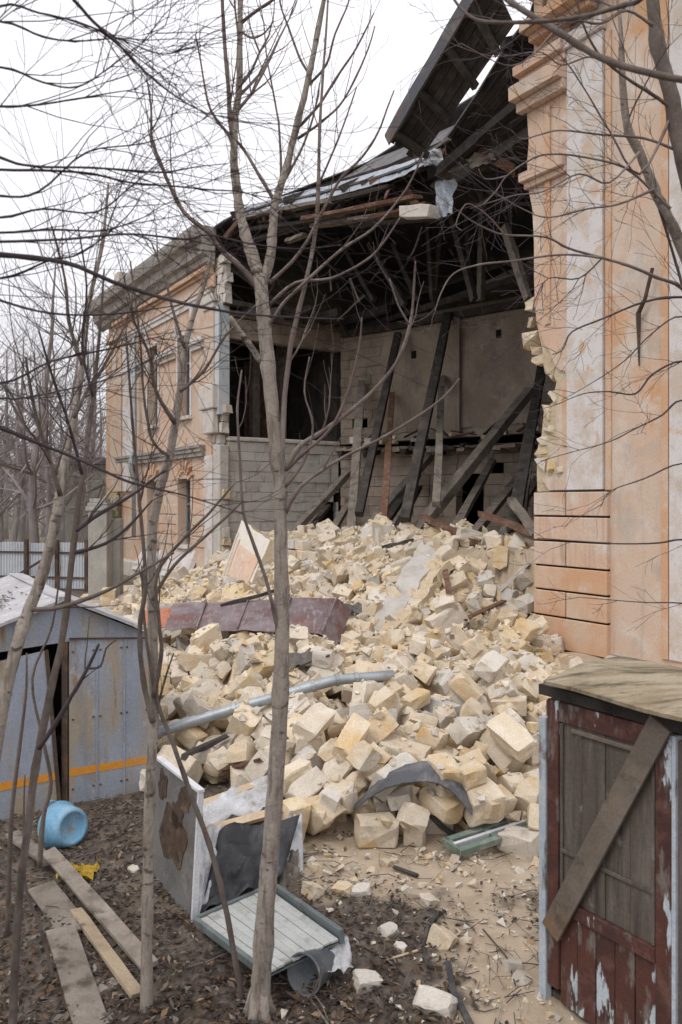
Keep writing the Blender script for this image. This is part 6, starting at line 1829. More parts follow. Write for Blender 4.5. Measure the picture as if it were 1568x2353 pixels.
# --- green window sash lying on its side
wf = thing("window_sash", "flat green painted window sash lying at the heap's foot on the sand", "window frame", hit(1120, 1925))
wa, wb, wc, wd = P(1026, 1934, 6.78), P(1060, 1956, 6.66), P(1226, 1902, 7.02), P(1188, 1880, 7.18)
for q in (wa, wb, wc, wd):
    q.z = max(q.z, top_at(q.x, q.y) * 0 + .06)
fr_up = (wb - wa).cross(wd - wa).normalized()
if fr_up.z < 0:
    fr_up = -fr_up
for (a, b) in ((wa, wb), (wb, wc), (wc, wd), (wd, wa), (wa.lerp(wd, .5), wb.lerp(wc, .5))):
    mb = MB()
    dd = (b - a).normalized() * .025
    mb.beam(a - dd, b + dd, .055, .06, up=fr_up, mi=0)
    mb.build("frame_bar", M_GREENFRAME, wf, bevel=.006)
mb = MB()
mb.beam(wa.lerp(wb, .5) + fr_up * .012, wd.lerp(wc, .5) + fr_up * .012, .03, .04, up=fr_up)
mb.build("glazing_bar", M_WHITEPAINT, wf)

# --- other wreckage in the heap: boards, laths, tin
for (a, b, wd_, th, mt, nm, lab, cat) in (
        ((418, 1752), (520, 1705), .06, .04, M_DARKWOOD, "wooden_lath", "dark split lath in the rubble left of the tree trunk", "lath"),
        ((1022, 1310), (1032, 1370), .10, .05, M_BROWNWOOD, "wooden_lath", "crooked brown wooden scrap in the heap above the long pale slab", "scrap"),
        ((1065, 1430), (1160, 1388), .10, .04, M_BROWNWOOD, "wooden_plank", "thin red brown plank lying on the upper slope near the pilaster", "plank"),
        ((1150, 1360), (1215, 1300), .14, .05, M_PLINTH, "plaster_moulding", "pale length of moulding lying against the pilaster's foot", "moulding"),
        ((690, 1540), (760, 1515), .08, .03, M_DARKWOOD, "wooden_plank", "short dark plank in the stones right of the tree trunk", "plank"),
        ((880, 1262), (950, 1246), .10, .06, M_DARKWOOD, "wooden_plank", "charred plank end on the crest right of the tall boulder", "plank"),
        ((590, 1530), (655, 1520), .22, .03, M_GREYWOOD, "tin_scrap", "crumpled grey scrap left of the tree trunk under the purple sheet", "scrap"),
        ((470, 1790), (600, 1760), .05, .03, M_BROWNWOOD, "wooden_lath", "brown lath lying above the pale slats", "lath"),
        ((1040, 1470), (1075, 1440), .06, .03, M_GREYWOOD, "wooden_lath", "short grey lath on the slope right of the long pale slab", "lath")):
    mb = MB()
    mb.beam(hit_top(*a) + ZV * .05, hit_top(*b) + ZV * .06, wd_, th, segs=4, jit=.012, rng=rr)
    tag(mb.build(nm, mt), lab, cat)
for (x, y, lab) in ((700, 1532, "small crumpled dark tin scrap in the stones right of the tree trunk"), (800, 1410, "torn dark tin flap under the right end of the purple roof sheet")):
    p = hit_top(x, y) + ZV * .05
    mb = MB()
    mb.grid(lambda u, v: p + Vector(((u - .5) * .5, (v - .5) * .4, .10 * n3(u * 4 + x, v * 4) + .1 * v)), 8, 8)
    tag(mb.build("tin_scrap", M_TINDARK, None, solid=.008), lab, "tin scrap")

# ------------------------------------------------------------ small blue metal shed at the left
S0 = Vector((-1.99, 8.3, 0))
SV = Vector((-.86, -.51, 0)).normalized()
SB = Vector((-.51, .86, 0)).normalized()
def S(s, b, z):
    return S0 + SV * s + SB * b + ZV * z
SH = thing("metal_shed", "small gabled shed of rusty blue grey metal sheet with an orange stripe", "shed", S(.9, 0, 0))
AP, WD, DP = .87, 1.80, 3.0
EZ0, AZ, EZ1 = 1.63, 2.03, 1.70
DO0, DO1 = .815, 1.80          # door opening along the front
DT = 1.60
mb = MB()
mb.poly([S(0, 0, -.1), S(DO0, 0, -.1), S(DO0, 0, 1.66), S(0, 0, 1.60)], SB * .03)
mb.build("wall_panel", M_SHEDBLUE, SH)
mb = MB()
mb.poly([S(0, -.006, 1.602), S(DO0, -.006, 1.665), S(DO0 + .0, -.006, 1.63), S(WD, -.006, 1.56), S(WD, -.006, EZ1), S(AP, -.006, AZ), S(0, -.006, EZ0)], SB * .03)
mb.build("gable_panel", M_SHEDBLUE, SH)
mb = MB()
mb.poly([S(.0, .035, -.1), S(.0, DP, -.1), S(.0, DP, EZ0), S(.0, .035, EZ0)], SV * .03)
mb.build("wall_panel", M_SHEDBLUE, SH)
mb = MB()
mb.poly([S(WD, .035, -.1), S(WD, DP, -.1), S(WD, DP, EZ1), S(WD, .035, EZ1)], SV * -.03)
mb.build("wall_panel", M_SHEDBLUE, SH)
mb = MB()
mb.poly([S(.03, DP, -.1), S(WD - .03, DP, -.1), S(WD - .03, DP, EZ1), S(AP, DP, AZ), S(.03, DP, EZ0)], SB * -.03)
mb.build("wall_panel", M_SHEDBLUE, SH)
mb = MB()
mb.beam(S(DO0 + .03, .03, -.1), S(DO0 + .03, .03, 1.64), .055, .055)
mb.build("door_post", M_IRON, SH)
# door leaf, sagging
dl = [S(DO0 + .075, -.02, .0), S(WD + .02, -.05, -.02), S(WD + .03, -.05, 1.45), S(DO0 + .20, -.02, 1.565)]
mb = MB()
mb.poly(dl, SB * .02)
door = mb.build("door", M_SHEDBLUE, SH)
mb = MB()
mb.beam(dl[0] + SV * .02 - SB * .006, dl[3] + SV * .02 - SB * .006, .035, .012, up=SB)
mb.build("door_edge", M_IRON, door)
# stripe
mb = MB()
mb.poly([S(.02, -.003, .29), S(DO0 - .005, -.003, .29), S(DO0 - .005, -.003, .365), S(.02, -.003, .365)], SB * .002)
mb.build("painted_stripe", M_STRIPE, SH)
mb = MB()
mb.poly([S(DO0 + .12, -.0265, .29), S(WD, -.053, .27), S(WD, -.053, .345), S(DO0 + .125, -.0265, .365)], SB * .002)
mb.build("painted_stripe", M_STRIPE, door)
mb = MB()
mb.beam(S(.0, -.012, 1.595), S(DO0, -.012, 1.655), .012, .012)
mb.build("seam", M_IRON, SH)
for ss, z0, z1 in ((.27, -.05, 1.60), (.545, -.05, 1.63)):
    mb = MB()
    mb.beam(S(ss, -.004, z0), S(ss, -.004, z1), .014, .008, up=SB)
    mb.build("seam", M_SHEDBLUE, SH)
for ss in (.04, .24, .30, .51, .58, .78):
    for zz_ in (.16, .85, 1.52):
        mb = MB()
        mb.box(S(ss, -.003, zz_), SV * .008, SB * .005, ZV * .008)
        mb.build("rivet", M_IRON, SH)
# roof: two felted slopes
def roof_slope(sa, za, sb, zb, name):
    mb = MB()
    f = lambda u, v: S(sa + (sb - sa) * u, -.10 + (DP + .15) * v, za + (zb - za) * u + .03 + .008 * n3(u * 5 + sa, v * 6))
    mb.grid(f, 10, 14)
    return mb.build(name, M_SLATE, SH, solid=.03)
roof_slope(AP - .01, AZ, -.12, EZ0 - .05, "roof_slope")
roof_slope(AP + .01, AZ, WD + .15, EZ1 - .06, "roof_slope")
mb = MB()
mb.beam(S(AP, -.10, AZ + .045), S(AP, DP, AZ + .045), .14, .02, segs=6, jit=.01, rng=rr)
mb.build("ridge_strip", M_SLATE, SH)
mb = MB()
mb.box(S(.9, 1.5, -.06), SV * .85, SB * 1.4, ZV * .03)
mb.build("shed_floor", M_DARK, SH)

# ------------------------------------------------------------ wooden outhouse at the right
H0 = Vector((1.262, 4.83, 0))
HU = -U
def HS(x, off=0.0):
    k = (x - 784.0) / FPX
    o = H0 - N * off
    return (k * o.y - o.x) / (HU.x - k * HU.y)
def H(s, off, z):
    return H0 + HU * s - N * off + ZV * z
def HZ(x, y, off=0.0):
    s = HS(x, off)
    return s, 3 + (1155.5 - y) * (H0 - N * off + HU * s).y / FPX
OH = thing("outhouse", "small wooden outhouse with a flaking oxblood door barred by a diagonal plank", "outhouse", H(.45, 0, 0))
def hbox(s0, s1, o0, o1, z0, z1, name, mat, parent, bevel=.004, label=None):
    mb = MB()
    mb.box(H((s0 + s1) / 2, (o0 + o1) / 2, (z0 + z1) / 2), HU * ((s1 - s0) / 2), N * ((o1 - o0) / 2), ZV * ((z1 - z0) / 2))
    return mb.build(name, mat, parent, bevel=bevel, label=label)
zt = 1.82
sL0, sL1 = HS(1247), HS(1263)
hbox(sL0, sL1 - .002, -.02, .035, -.05, 1.70, "corner_post", M_PALEPAINT, OH)
dr = bpy.data.objects.new("door", None)
COL.objects.link(dr)
dr.parent = OH
dr.matrix_parent_inverse = parent_inv(OH)
sA, sB, sC, sD = HS(1264), HS(1289), HS(1512), HS(1549)
hbox(sA, sB, -.02, .025, .10, zt, "stile", M_REDPAINT, dr)
hbox(sC, sD, -.02, .025, .02, zt - .02, "stile", M_REDPAINT, dr)
hbox(sB + .002, sC - .002, -.018, .022, 1.70, zt - .004, "rail", M_REDPAINT, dr)
zr = HZ(1400, 2135)[1]
hbox(sB + .002, sC - .002, -.018, .03, zr - .035, zr + .045, "rail", M_REDPAINT, dr)
nbd = 4
for i in range(nbd):
    a = sB + .003 + (sC - sB - .006) * i / nbd
    b = sB + .003 + (sC - sB - .006) * (i + 1) / nbd
    hbox(a, b - .004, -.015, .004 + .004 * (i % 2), zr + .047, 1.697, "panel_board", M_OLDBOARD, dr, .003)
nbd = 5
for i in range(nbd):
    a = sB + .003 + (sC - sB - .006) * i / nbd
    b = sB + .003 + (sC - sB - .006) * (i + 1) / nbd
    hbox(a, b - .006, -.015, .006 + .004 * (i % 2), .02, zr - .037, "door_board", M_REDPAINT, dr, .004)
zm = HZ(1400, 2000)[1]
hbox(sB + .01, sC - .01, .01, .022, zm - .012, zm + .012, "moulding", M_OLDBOARD, dr)
hbox(HS(1318), HS(1478), .01, .026, 1.655, 1.68, "moulding", M_DIAG, dr)
hbox(sB + .008, sB + .03, .008, .02, zr + .05, 1.69, "moulding", M_OLDBOARD, dr)
hbox(sC - .03, sC - .008, .008, .02, zr + .05, 1.69, "moulding", M_OLDBOARD, dr)
mb = MB()
o_ = .052
a, b = HZ(1266, 2140, o_), HZ(1519, 1660, o_)
pa, pb = H(a[0], o_, a[1]), H(b[0], o_, b[1])
mb.beam(pa, pb, .135, .024, up=-N, segs=5, jit=.002, rng=rr)
mb.build("diagonal_plank", M_DIAG, dr, bevel=.003)
hbox(sD + .004, sD + .028, -.03, .03, -.05, 1.80, "jamb", M_PALEPAINT, OH)
s = sD + .032
for i in range(2):
    hbox(s, s + .135, -.03, .012 + .006 * (i % 2), -.05, 1.78, "wall_board", M_OLDBOARD, OH, .004)
    s += .141
sR = s
for i in range(5):
    o0 = -.025 - .145 * (i + 1)
    mb = MB()
    mb.box(H(sL0 + .012, o0 + .07, .87), HU * .011, N * .069, ZV * .92)
    mb.build("wall_board", M_OLDBOARD, OH)
    mb = MB()
    mb.box(H(sR - .012, o0 + .07, .87), HU * .011, N * .069, ZV * .92)
    mb.build("wall_board", M_OLDBOARD, OH)
for i in range(9):
    s0 = sL0 + .03 + (sR - sL0 - .06) * i / 9
    s1 = sL0 + .03 + (sR - sL0 - .06) * (i + 1) / 9
    hbox(s0, s1 - .006, -.77, -.75, -.05, 1.80, "wall_board", M_OLDBOARD, OH)
hbox(sL0 + .03, sR - .03, -.74, -.03, 0.0, .03, "outhouse_floor", M_OLDBOARD, OH)
hbox(sB, sC, -.045, -.021, zt + .01, zt + .07, "lintel", M_DARKWOOD, OH)
# roof sheet: warped weathered plywood
rf = [P(1249, 1568, 4.70), None, None, P(1432, 1511, 5.22)]
rf[1] = rf[0] + HU * 1.36 - ZV * .02
rf[2] = rf[3] + HU * 1.30 - ZV * .01
mb = MB()
mb.grid(lambda u, v: rf[0].lerp(rf[1], u).lerp(rf[3].lerp(rf[2], u), v) + ZV * (.012 * n3(u * 3, v * 3) + .03 * math.sin(PI * v) * (1 - u * .5)), 12, 10)
mb.build("roof_sheet", M_PLY, OH, solid=.022)
mb = MB()
mb.beam(H(sL0 + .01, .02, zt + .05), H(sR, .02, zt + .035), .05, .06)
mb.build("roof_batten", M_DARKWOOD, OH)

# ------------------------------------------------------------ litter in the foreground
# blue basin on its side
bp = P(150, 1895, 6.9)
BS = thing("plastic_basin", "light blue plastic wash basin lying on its side in the leaves", "basin", Vector((bp.x, bp.y, .0)))
ax = Vector((.78, -.60, .16)).normalized()
rad0, rad1, ln = .15, .183, .215
e1 = ax.orthogonal().normalized(); e2 = ax.cross(e1)
cb = Vector((bp.x, bp.y, .20)) - ax * .09
prof_b = [(rad1 * .985, 0), (rad0, ln * .92), (rad0 * .93, ln)]
mb = MB()
nseg = 28
rings = [(rad1 + .02, -.006), (rad1 + .02, .008), (rad1 + .002, .010), (rad0 + .012, ln * .86), (rad0 + .004, ln * .95), (rad0 * .90, ln), (rad0 * .80, ln - .004), (rad0 * .78, ln - .012), (.001, ln - .012)]
vv = [cb + ax * d + (e1 * math.cos(2 * PI * k / nseg) + e2 * math.sin(2 * PI * k / nseg)) * r for r, d in rings for k in range(nseg)]
ff = [(i * nseg + k, i * nseg + (k + 1) % nseg, (i + 1) * nseg + (k + 1) % nseg, (i + 1) * nseg + k) for i in range(len(rings) - 1) for k in range(nseg)]
mb.add(vv, ff)
inner = [(rad1 + .02, -.006), (rad1 - .004, 0), (rad0 - .002, ln * .92), (.001, ln * .93)]
vv = [cb + ax * d + (e1 * math.cos(2 * PI * k / nseg) + e2 * math.sin(2 * PI * k / nseg)) * r for r, d in inner for k in range(nseg)]
ff = [(i * nseg + (k + 1) % nseg, i * nseg + k, (i + 1) * nseg + k, (i + 1) * nseg + (k + 1) % nseg) for i in range(len(inner) - 1) for k in range(nseg)]
mb.add(vv, ff)
mb.build("bowl", M_BLUE, BS, smooth_=True)
for sg in (0.9,):
    mb = MB()
    pp = [cb + ax * -.0 + (e1 * math.cos(a) + e2 * math.sin(a)) * (rad1 + .018 + .03 * math.sin((a - sg) / .5 * PI)) for a in [sg + .5 * k / 8 for k in range(9)]]
    mb.tube(pp, .010, 6)
    mb.build("handle", M_BLUE, BS, smooth_=True)

# planks at the lower left
def plank(a, b, wd_, th, mt, lab, lift=(.05, .05), roll=0.0):
    pa, pb = hit(*a) + ZV * lift[0], hit(*b) + ZV * lift[1]
    mb = MB()
    d = (pb - pa).normalized()
    upv = Matrix.Rotation(roll, 3, d) @ ZV
    mb.beam(pa, pb, wd_, th, up=upv, segs=6, jit=.003, rng=rr)
    o = mb.build("plank", mt, None, bevel=.004)
    tag(o, lab, "plank", "planks lying in the leaves")
plank((28, 1930), (116, 2010), .12, .03, M_PLANK, "pale plank farthest from the camera, beside the blue basin", (.06, .10))
plank((112, 1995), (345, 2245), .115, .032, M_PLANK, "long pale plank running down to the slim grey trunk", (.14, .07), .12)
plank((175, 2110), (318, 2302), .085, .03, M_OLDPINE, "narrow yellowish plank lying under the long pale one", (.06, .04), -.1)
plank((95, 2050), (175, 2150), .20, .025, M_PLANK, "short broad grey plank left of the long pale plank", (.05, .03), .1)
plank((140, 2150), (215, 2380), .19, .03, M_PLANK, "broad grey plank at the bottom edge below the others", (.05, .03))
plank((190, 2300), (270, 2262), .09, .03, M_PLANK, "short plank end crossing under the yellowish plank", (.02, .02))

# discarded cabinet side with torn brown patches
CB = thing("cabinet_wreck", "upright grey cabinet side with torn brown patches and a white front edge", "cabinet", hit(440, 2118))
ca, cbb = hit(441, 2118), hit(346, 2005)
hgt = .94
tilt = Vector((.045, .02, 0))
cd = (cbb - ca).normalized()
cn = Vector((cd.y, -cd.x, 0))
if cn.dot(CAM - ca) < 0:
    cn = -cn
wcab = (cbb - ca).length
def CBp(u, v, off=0.0):
    return ca + cd * (u * wcab) + ZV * (v * hgt - .02) + tilt * v + cn * off
mb = MB()
mb.poly([CBp(0, 0), CBp(1, 0), CBp(1, .98), CBp(0, 1.0)], -cn * .03)
mb.build("side_panel", M_PANELGREY, CB)
mb = MB()
mb.beam(CBp(-.012, 0, -.012), CBp(-.012, 1.0, -.012), .024, .04, up=cn)
mb.build("front_edge", M_WHITEPAINT, CB)
mb = MB()
mb.beam(CBp(-.03, 1.015, -.012), CBp(1.0, .995, -.012), .05, .02)
mb.build("top_edge", M_WHITEPAINT, CB)
for (cu, cv, ru, rv, seed) in ((.50, .50, .27, .24, 1), (.80, .83, .11, .13, 2), (.28, .86, .13, .10, 3), (.42, .70, .14, .10, 5)):
    pts = []
    for k in range(26):
        a = 2 * PI * k / 26
        rr_ = 1 + .45 * n3(math.cos(a) * 1.6 + seed * 7, math.sin(a) * 1.6)
        pts.append(CBp(cu + ru * math.cos(a) * rr_, cv + rv * math.sin(a) * rr_, .006))
    mb = MB()
    mb.poly(pts, -cn * .005)
    mb.build("torn_patch", M_TORN, CB)
# black plastic and milky foil bulging out of it
def drape(name, cs, mat, lab, cat, amp=.05, seed=0, n=14, fold=3.0):
    mb = MB()
    nr = (cs[1] - cs[0]).cross(cs[3] - cs[0]).normalized()
    mb.grid(lambda u, v: cs[0].lerp(cs[1], u).lerp(cs[3].lerp(cs[2], u), v) + nr * (amp * n3(u * fold + seed, v * fold) + amp * .45 * n3(u * fold * 2.7, v * fold * 2.7, seed)) + ZV * amp * .5 * n3(u * 5, v * 3, seed + 4), n, n)
    return tag(mb.build(name, mat, None, solid=.004, smooth_=True), lab, cat)
drape("black_plastic", [P(505, 1908, 6.45), P(690, 1872, 6.75), P(652, 2005, 6.15), P(458, 2108, 5.72)], M_TARP, "crumpled sheet of black plastic between the cabinet side and the tree trunk", "plastic sheet", .09, 1, 18)
drape("foil_sheet", [P(452, 1900, 6.4), P(512, 1895, 6.5), P(470, 2115, 5.72), P(444, 2118, 5.68)], M_FOIL, "dirty milky foil hanging just inside the cabinet's white front edge", "foil", .05, 2, 12, 4)
drape("foil_sheet", [P(465, 1845, 7.0), P(618, 1780, 7.6), P(640, 1850, 7.05), P(470, 1898, 6.6)], M_FOIL, "crumpled milky foil lying between the two pale slats", "foil", .07, 3, 14, 4)
drape("foil_sheet", [P(640, 1890, 6.75), P(694, 1868, 6.85), P(700, 2045, 6.35), P(628, 1990, 6.2)], M_FOIL, "torn milky foil hanging right of the tree trunk over the ribbed panel", "foil", .06, 4, 14, 4)
drape("foil_sheet", [P(640, 1960, 6.4), P(685, 1950, 6.5), P(690, 2040, 6.25), P(640, 2050, 6.1)], M_GREYWOOD, "brownish grey cloth bunched under the hanging foil", "cloth", .08, 5, 12, 4)
for (a, b, da, db, w_, mt, lab) in (((462, 1912), (768, 1828), 6.55, 7.25, .075, M_NEWWOOD, "pale sawn slat running over the black plastic behind the tree trunk"),
                                    ((455, 1852), (618, 1792), 6.95, 7.6, .07, M_NEWWOOD, "shorter pale slat beyond the milky foil")):
    mb = MB()
    mb.beam(P(*a, da), P(*b, db), w_, .045, up=Vector((0, -.6, .8)), segs=4, jit=.003, rng=rr)
    tag(mb.build("timber_batten", mt, None, bevel=.003), lab, "slat", "pale slats on the wreck")
for (x, y, d, lab) in ((592, 1920, 6.8, "red brick showing above the black plastic"), (600, 1842, 7.4, "red brick lying under the shorter pale slat's end"), (572, 1755, 8.3, "red brick piece among the stones beyond the slats")):
    mb = MB()
    p = P(x, y, d)
    mb.box(p, Vector((.10, .03, 0)), Vector((-.02, .06, 0)), ZV * .04, 0, .006, rr)
    tag(mb.build("red_brick", M_RUSTRED, None, bevel=.006), lab, "brick")
# white ribbed panel in its grey-green metal frame
RP = thing("ribbed_panel", "white ribbed panel in a grey green metal frame tipped over on the leaves", "panel", hit(620, 2140))
RA, RB_, RC, RD = P(458, 2116, 5.62), P(618, 2044, 6.05), P(778, 2160, 5.08), P(618, 2236, 4.80)
rn = (RB_ - RA).cross(RD - RA).normalized()
if rn.z < 0:
    rn = -rn
nr_ = 9
for i in range(nr_):
    f0, f1 = i / nr_, (i + .93) / nr_
    a0, a1, b0, b1 = RA.lerp(RB_, f0), RA.lerp(RB_, f1), RD.lerp(RC, f0), RD.lerp(RC, f1)
    e = rr.uniform(-.01, .01)
    mb = MB()
    q = [a0, a1, b1 + (b1 - a1).normalized() * e, b0 + (b0 - a0).normalized() * e]
    off = rn * (.003 * (i % 2))
    mb.add([p + off for p in q] + [p + off + rn * .012 for p in q], [(3, 2, 1, 0), (4, 5, 6, 7), (0, 1, 5, 4), (1, 2, 6, 5), (2, 3, 7, 6), (3, 0, 4, 7)])
    mb.build("slat", M_RIBBED, RP)
for (a, b, h_) in ((RB_ + (RB_ - RA).normalized() * .03, RC + (RC - RD).normalized() * .03, .09), (RA - (RB_ - RA).normalized() * .025, RD - (RC - RD).normalized() * .025, .05), (RA - (RD - RA).normalized() * .02, RB_ - (RC - RB_).normalized() * .02, .04)):
    mb = MB()
    mb.beam(a + rn * .01, b + rn * .01, .035, h_, up=rn)
    mb.build("frame_rail", M_GREENGREY, RP, bevel=.004)
mb = MB()
c_ = (RA + RB_ + RC + RD) / 4 - rn * .02
mb.poly([RA - rn * .012, RB_ - rn * .012, RC - rn * .012, RD - rn * .012], -rn * .01)
mb.build("backing", M_GREENGREY, RP)
drape("foil_sheet", [P(752, 2160, 5.12), P(800, 2150, 5.2), P(812, 2225, 4.98), P(742, 2235, 4.88)], M_FOIL, "scrap of milky foil under the near right corner of the ribbed panel", "foil", .05, 6, 10, 4)
# dark plastic bucket lying on its side
bk = hit(715, 2290)
BK = thing("plastic_bucket", "dark grey plastic bucket lying on its side under the ribbed panel", "bucket", bk)
ax = Vector((-.45, -.72, .12)).normalized()
e1 = ax.orthogonal().normalized(); e2 = ax.cross(e1)
cb = bk + ZV * .115 + Vector((.03, .12, 0))
rings = [(.001, -.10), (.088, -.10), (.095, -.08), (.118, .13), (.126, .132), (.126, .145), (.115, .145), (.09, -.085), (.001, -.088)]
vv = [cb + ax * d + (e1 * math.cos(2 * PI * k / 24) + e2 * math.sin(2 * PI * k / 24)) * r for r, d in rings for k in range(24)]
mb = MB()
mb.add(vv, [(i * 24 + k, i * 24 + (k + 1) % 24, (i + 1) * 24 + (k + 1) % 24, (i + 1) * 24 + k) for i in range(len(rings) - 1) for k in range(24)])
mb.build("bucket_body", M_BUCKET, BK, smooth_=True)
mb = MB()
mb.tube([cb + ax * .13 + (e1 * math.cos(a) + e2 * math.sin(a)) * .128 + ax * .10 * math.sin((a - .3) / 2.6 * PI) for a in [.3 + 2.6 * k / 10 for k in range(11)]], .004, 5)
mb.build("bail", M_IRON, BK)
# yellow rag
p = hit(182, 2015)
mb = MB()
mb.grid(lambda u, v: p + Vector(((u - .5) * .26 + .05 * n3(u * 3, v * 3, 2), (v - .5) * .22, .04 + .06 * n3(u * 4, v * 4) + .05 * n3(u * 9, v * 8))), 14, 12)
tag(mb.build("yellow_rag", M_YELLOW, None, solid=.006), "crumpled yellow rag in the leaves beside the long pale plank", "rag")
# rubber strap and sticks
for (pts_, r, mt, nm, lab, cat) in (
        (((1010, 2105), (985, 2135), (972, 2180), (985, 2230)), .014, M_RUBBER, "rubber_strap", "dark strap lying on the leaf mould left of the largest cream stone", "strap"),
        (((1030, 2225), (1042, 2290), (1085, 2375)), .022, M_RUBBER, "rubber_strap", "thick dark strap at the bottom edge of the sandy path", "strap"),
        (((380, 2090), (470, 2150), (580, 2225), (650, 2280)), .007, M_BROWNWOOD, "stick", "reddish stick along the lower edge of the ribbed panel", "stick"),
        (((880, 2215), (960, 2190), (1040, 2160), (1068, 2145)), .008, M_NEWWOOD, "stick", "pale thin stick lying right of the small white stone", "stick"),
        (((640, 2245), (700, 2285), (760, 2370)), .008, M_PLANK, "stick", "grey stick leaning over the dark bucket", "stick"),
        (((905, 2000), (960, 2020)), .018, M_DARKWOOD, "stick", "short dark piece of wood lying on the sand", "stick"),
        (((160, 2070), (155, 2180), (150, 2230)), .012, M_IRON, "iron_rod", "dark iron rod standing across the long pale plank", "rod"),
        (((250, 2190), (330, 2130), (420, 2105)), .006, M_DARKWOOD, "stick", "thin dark twig lying in front of the cabinet", "stick"),
        (((830, 2180), (900, 2215), (930, 2250)), .006, M_DARKWOOD, "stick", "thin dark twig lying near the white chunk of plaster", "stick"),
        (((1110, 2140), (1165, 2205), (1185, 2270)), .005, M_DARKWOOD, "stick", "thin curved twig on the sandy path near the door", "stick")):
    mb = MB()
    mb.tube([hit(x, y) + ZV * (r + .012) for x, y in pts_], r, 6)
    tag(mb.build(nm, mt, None), lab, cat)

# ------------------------------------------------------------ dead leaves and ground litter
LEAF = [M("leaf_" + n_, c, [], [], rnd=.35, hue=.3, rough=.8, grain=0) for n_, c in (("brown", (.105, .066, .043)), ("dark", (.048, .035, .027)), ("tan", (.23, .165, .11)), ("grey", (.16, .14, .12)))]
rl = random.Random(3)
mb = MB()
def leaf(mb, p, s, rg, mi):
    a = rg.uniform(0, 2 * PI)
    d = Vector((math.cos(a), math.sin(a), rg.uniform(-.5, .5))).normalized()
    e = Vector((-math.sin(a), math.cos(a), rg.uniform(-.6, .6))).normalized()
    n = ZV * s * rg.uniform(.05, .4)
    w = rg.uniform(.28, .5)
    mb.add([p - d * s, p + e * s * w + n * .6, p + d * s * .9, p - e * s * w + n * .6, p + n * rg.uniform(-.6, 1.2)], [(0, 4, 1), (1, 4, 2), (2, 4, 3), (3, 4, 0)], mi)
nl = 0
for attempt in range(30000):
    Y = 3.0 + 7.5 * rl.random() ** 1.25
    X = rl.uniform(-.46, .33) * Y
    sd = sandiness(X, Y)
    behind = (X - S0.x) * SB.x + (Y - S0.y) * SB.y
    along = (X - S0.x) * SV.x + (Y - S0.y) * SV.y
    if behind > -.05 and -.05 < along < 2:
        continue
    patch = .45 + .7 * n3(X * 1.7, Y * 1.7, 3)
    if rl.random() < sd * 1.5 - .35 * patch or (heap(X, Y) > .03 and rl.random() < .95) or rl.random() > patch + .75:
        continue
    nl += 1
    s = rl.uniform(.014, .036) * (1.25 if Y < 5 else 1)
    leaf(mb, Vector((X, Y, ground(X, Y) + rl.uniform(.0, .035))), s, rl, rl.choices([0, 1, 2, 3], [.36, .48, .06, .10])[0])
# leaves caught on the little shed's roof
for k in range(350):
    u, v = rl.gauss(.55, .14), rl.gauss(.42, .10)
    sx = AP + .01 + (WD + .14 - AP) * u
    zz_ = AZ + (EZ1 - .06 - AZ) * u + .06
    leaf(mb, S(sx, -.1 + (DP + .15) * v, zz_), rl.uniform(.02, .035), rl, rl.choice([0, 1]))
o = mb.build("dead_leaves", LEAF)
o["kind"] = "stuff"
# twigs, chips and crumbs in the litter
mb = MB()
for k in range(1500):
    Y = 3.2 + 6.5 * rl.random() ** 1.2
    X = rl.uniform(-.46, .33) * Y
    if S0.y - .3 < Y and X < -1.9:
        continue
    a = rl.uniform(0, PI)
    L = rl.uniform(.05, .28)
    p = Vector((X, Y, ground(X, Y) + .02))
    d = Vector((math.cos(a), math.sin(a), rl.uniform(-.05, .12)))
    mb.tube([p, p + d * L * .5 + Vector((rl.uniform(-.02, .02),) * 3), p + d * L], rl.uniform(.0015, .004), 3, rl.choice([0, 0, 1]), cap=False)
o = mb.build("twig_litter", [M_DARKWOOD, M_PLANK])
o["kind"] = "stuff"
mb = MB()
for k in range(1900):
    Y = 3.4 + 4.6 * rl.random()
    X = rl.uniform(-.12, .30) * Y
    sd = sandiness(X, Y)
    if rl.random() > .25 + sd:
        continue
    r = min(.05, .006 + rl.expovariate(1 / .009))
    chip(mb, Vector((X, Y, ground(X, Y) + r * .3)), r, rl, rl.choices([0, 1, 2, 3], [.4, .12, .25, .23])[0], 5)
o = mb.build("gravel", BLOCK_MATS)
o["kind"] = "stuff"

# ------------------------------------------------------------ bare trees
M_BARK = M("bark_pale", (.285, .240, .200), [((.37, .325, .28), 2.5, .44, .66, (3, 3, 1)), ((.13, .105, .085), 4, .54, .72, (3, 3, 1.2)), ((.20, .20, .14), 1.2, .58, .76), ((.075, .06, .05), 9, .58, .66, (1, 1, 2.2)), ((.43, .41, .35), 4, .62, .70), ((.13, .105, .09), 14, .52, .62, (2.2, 2.2, .35), .7)], [(9, .5), (60, .8)])
M_BARKB = M("bark_brown", (.125, .098, .082), [((.19, .155, .135), 3, .46, .66, (3, 3, 1)), ((.06, .048, .042), 5, .54, .72)], [(12, .35), (45, .4)])
M_TWIG = M("twig_dark", (.060, .046, .050), [((.12, .095, .09), 4, .5, .72)], [], grain=0)
M_TWIGL = M("twig_red", (.17, .13, .115), [((.27, .225, .20), 5, .46, .68), ((.10, .065, .055), 7, .56, .72)], [], grain=0)

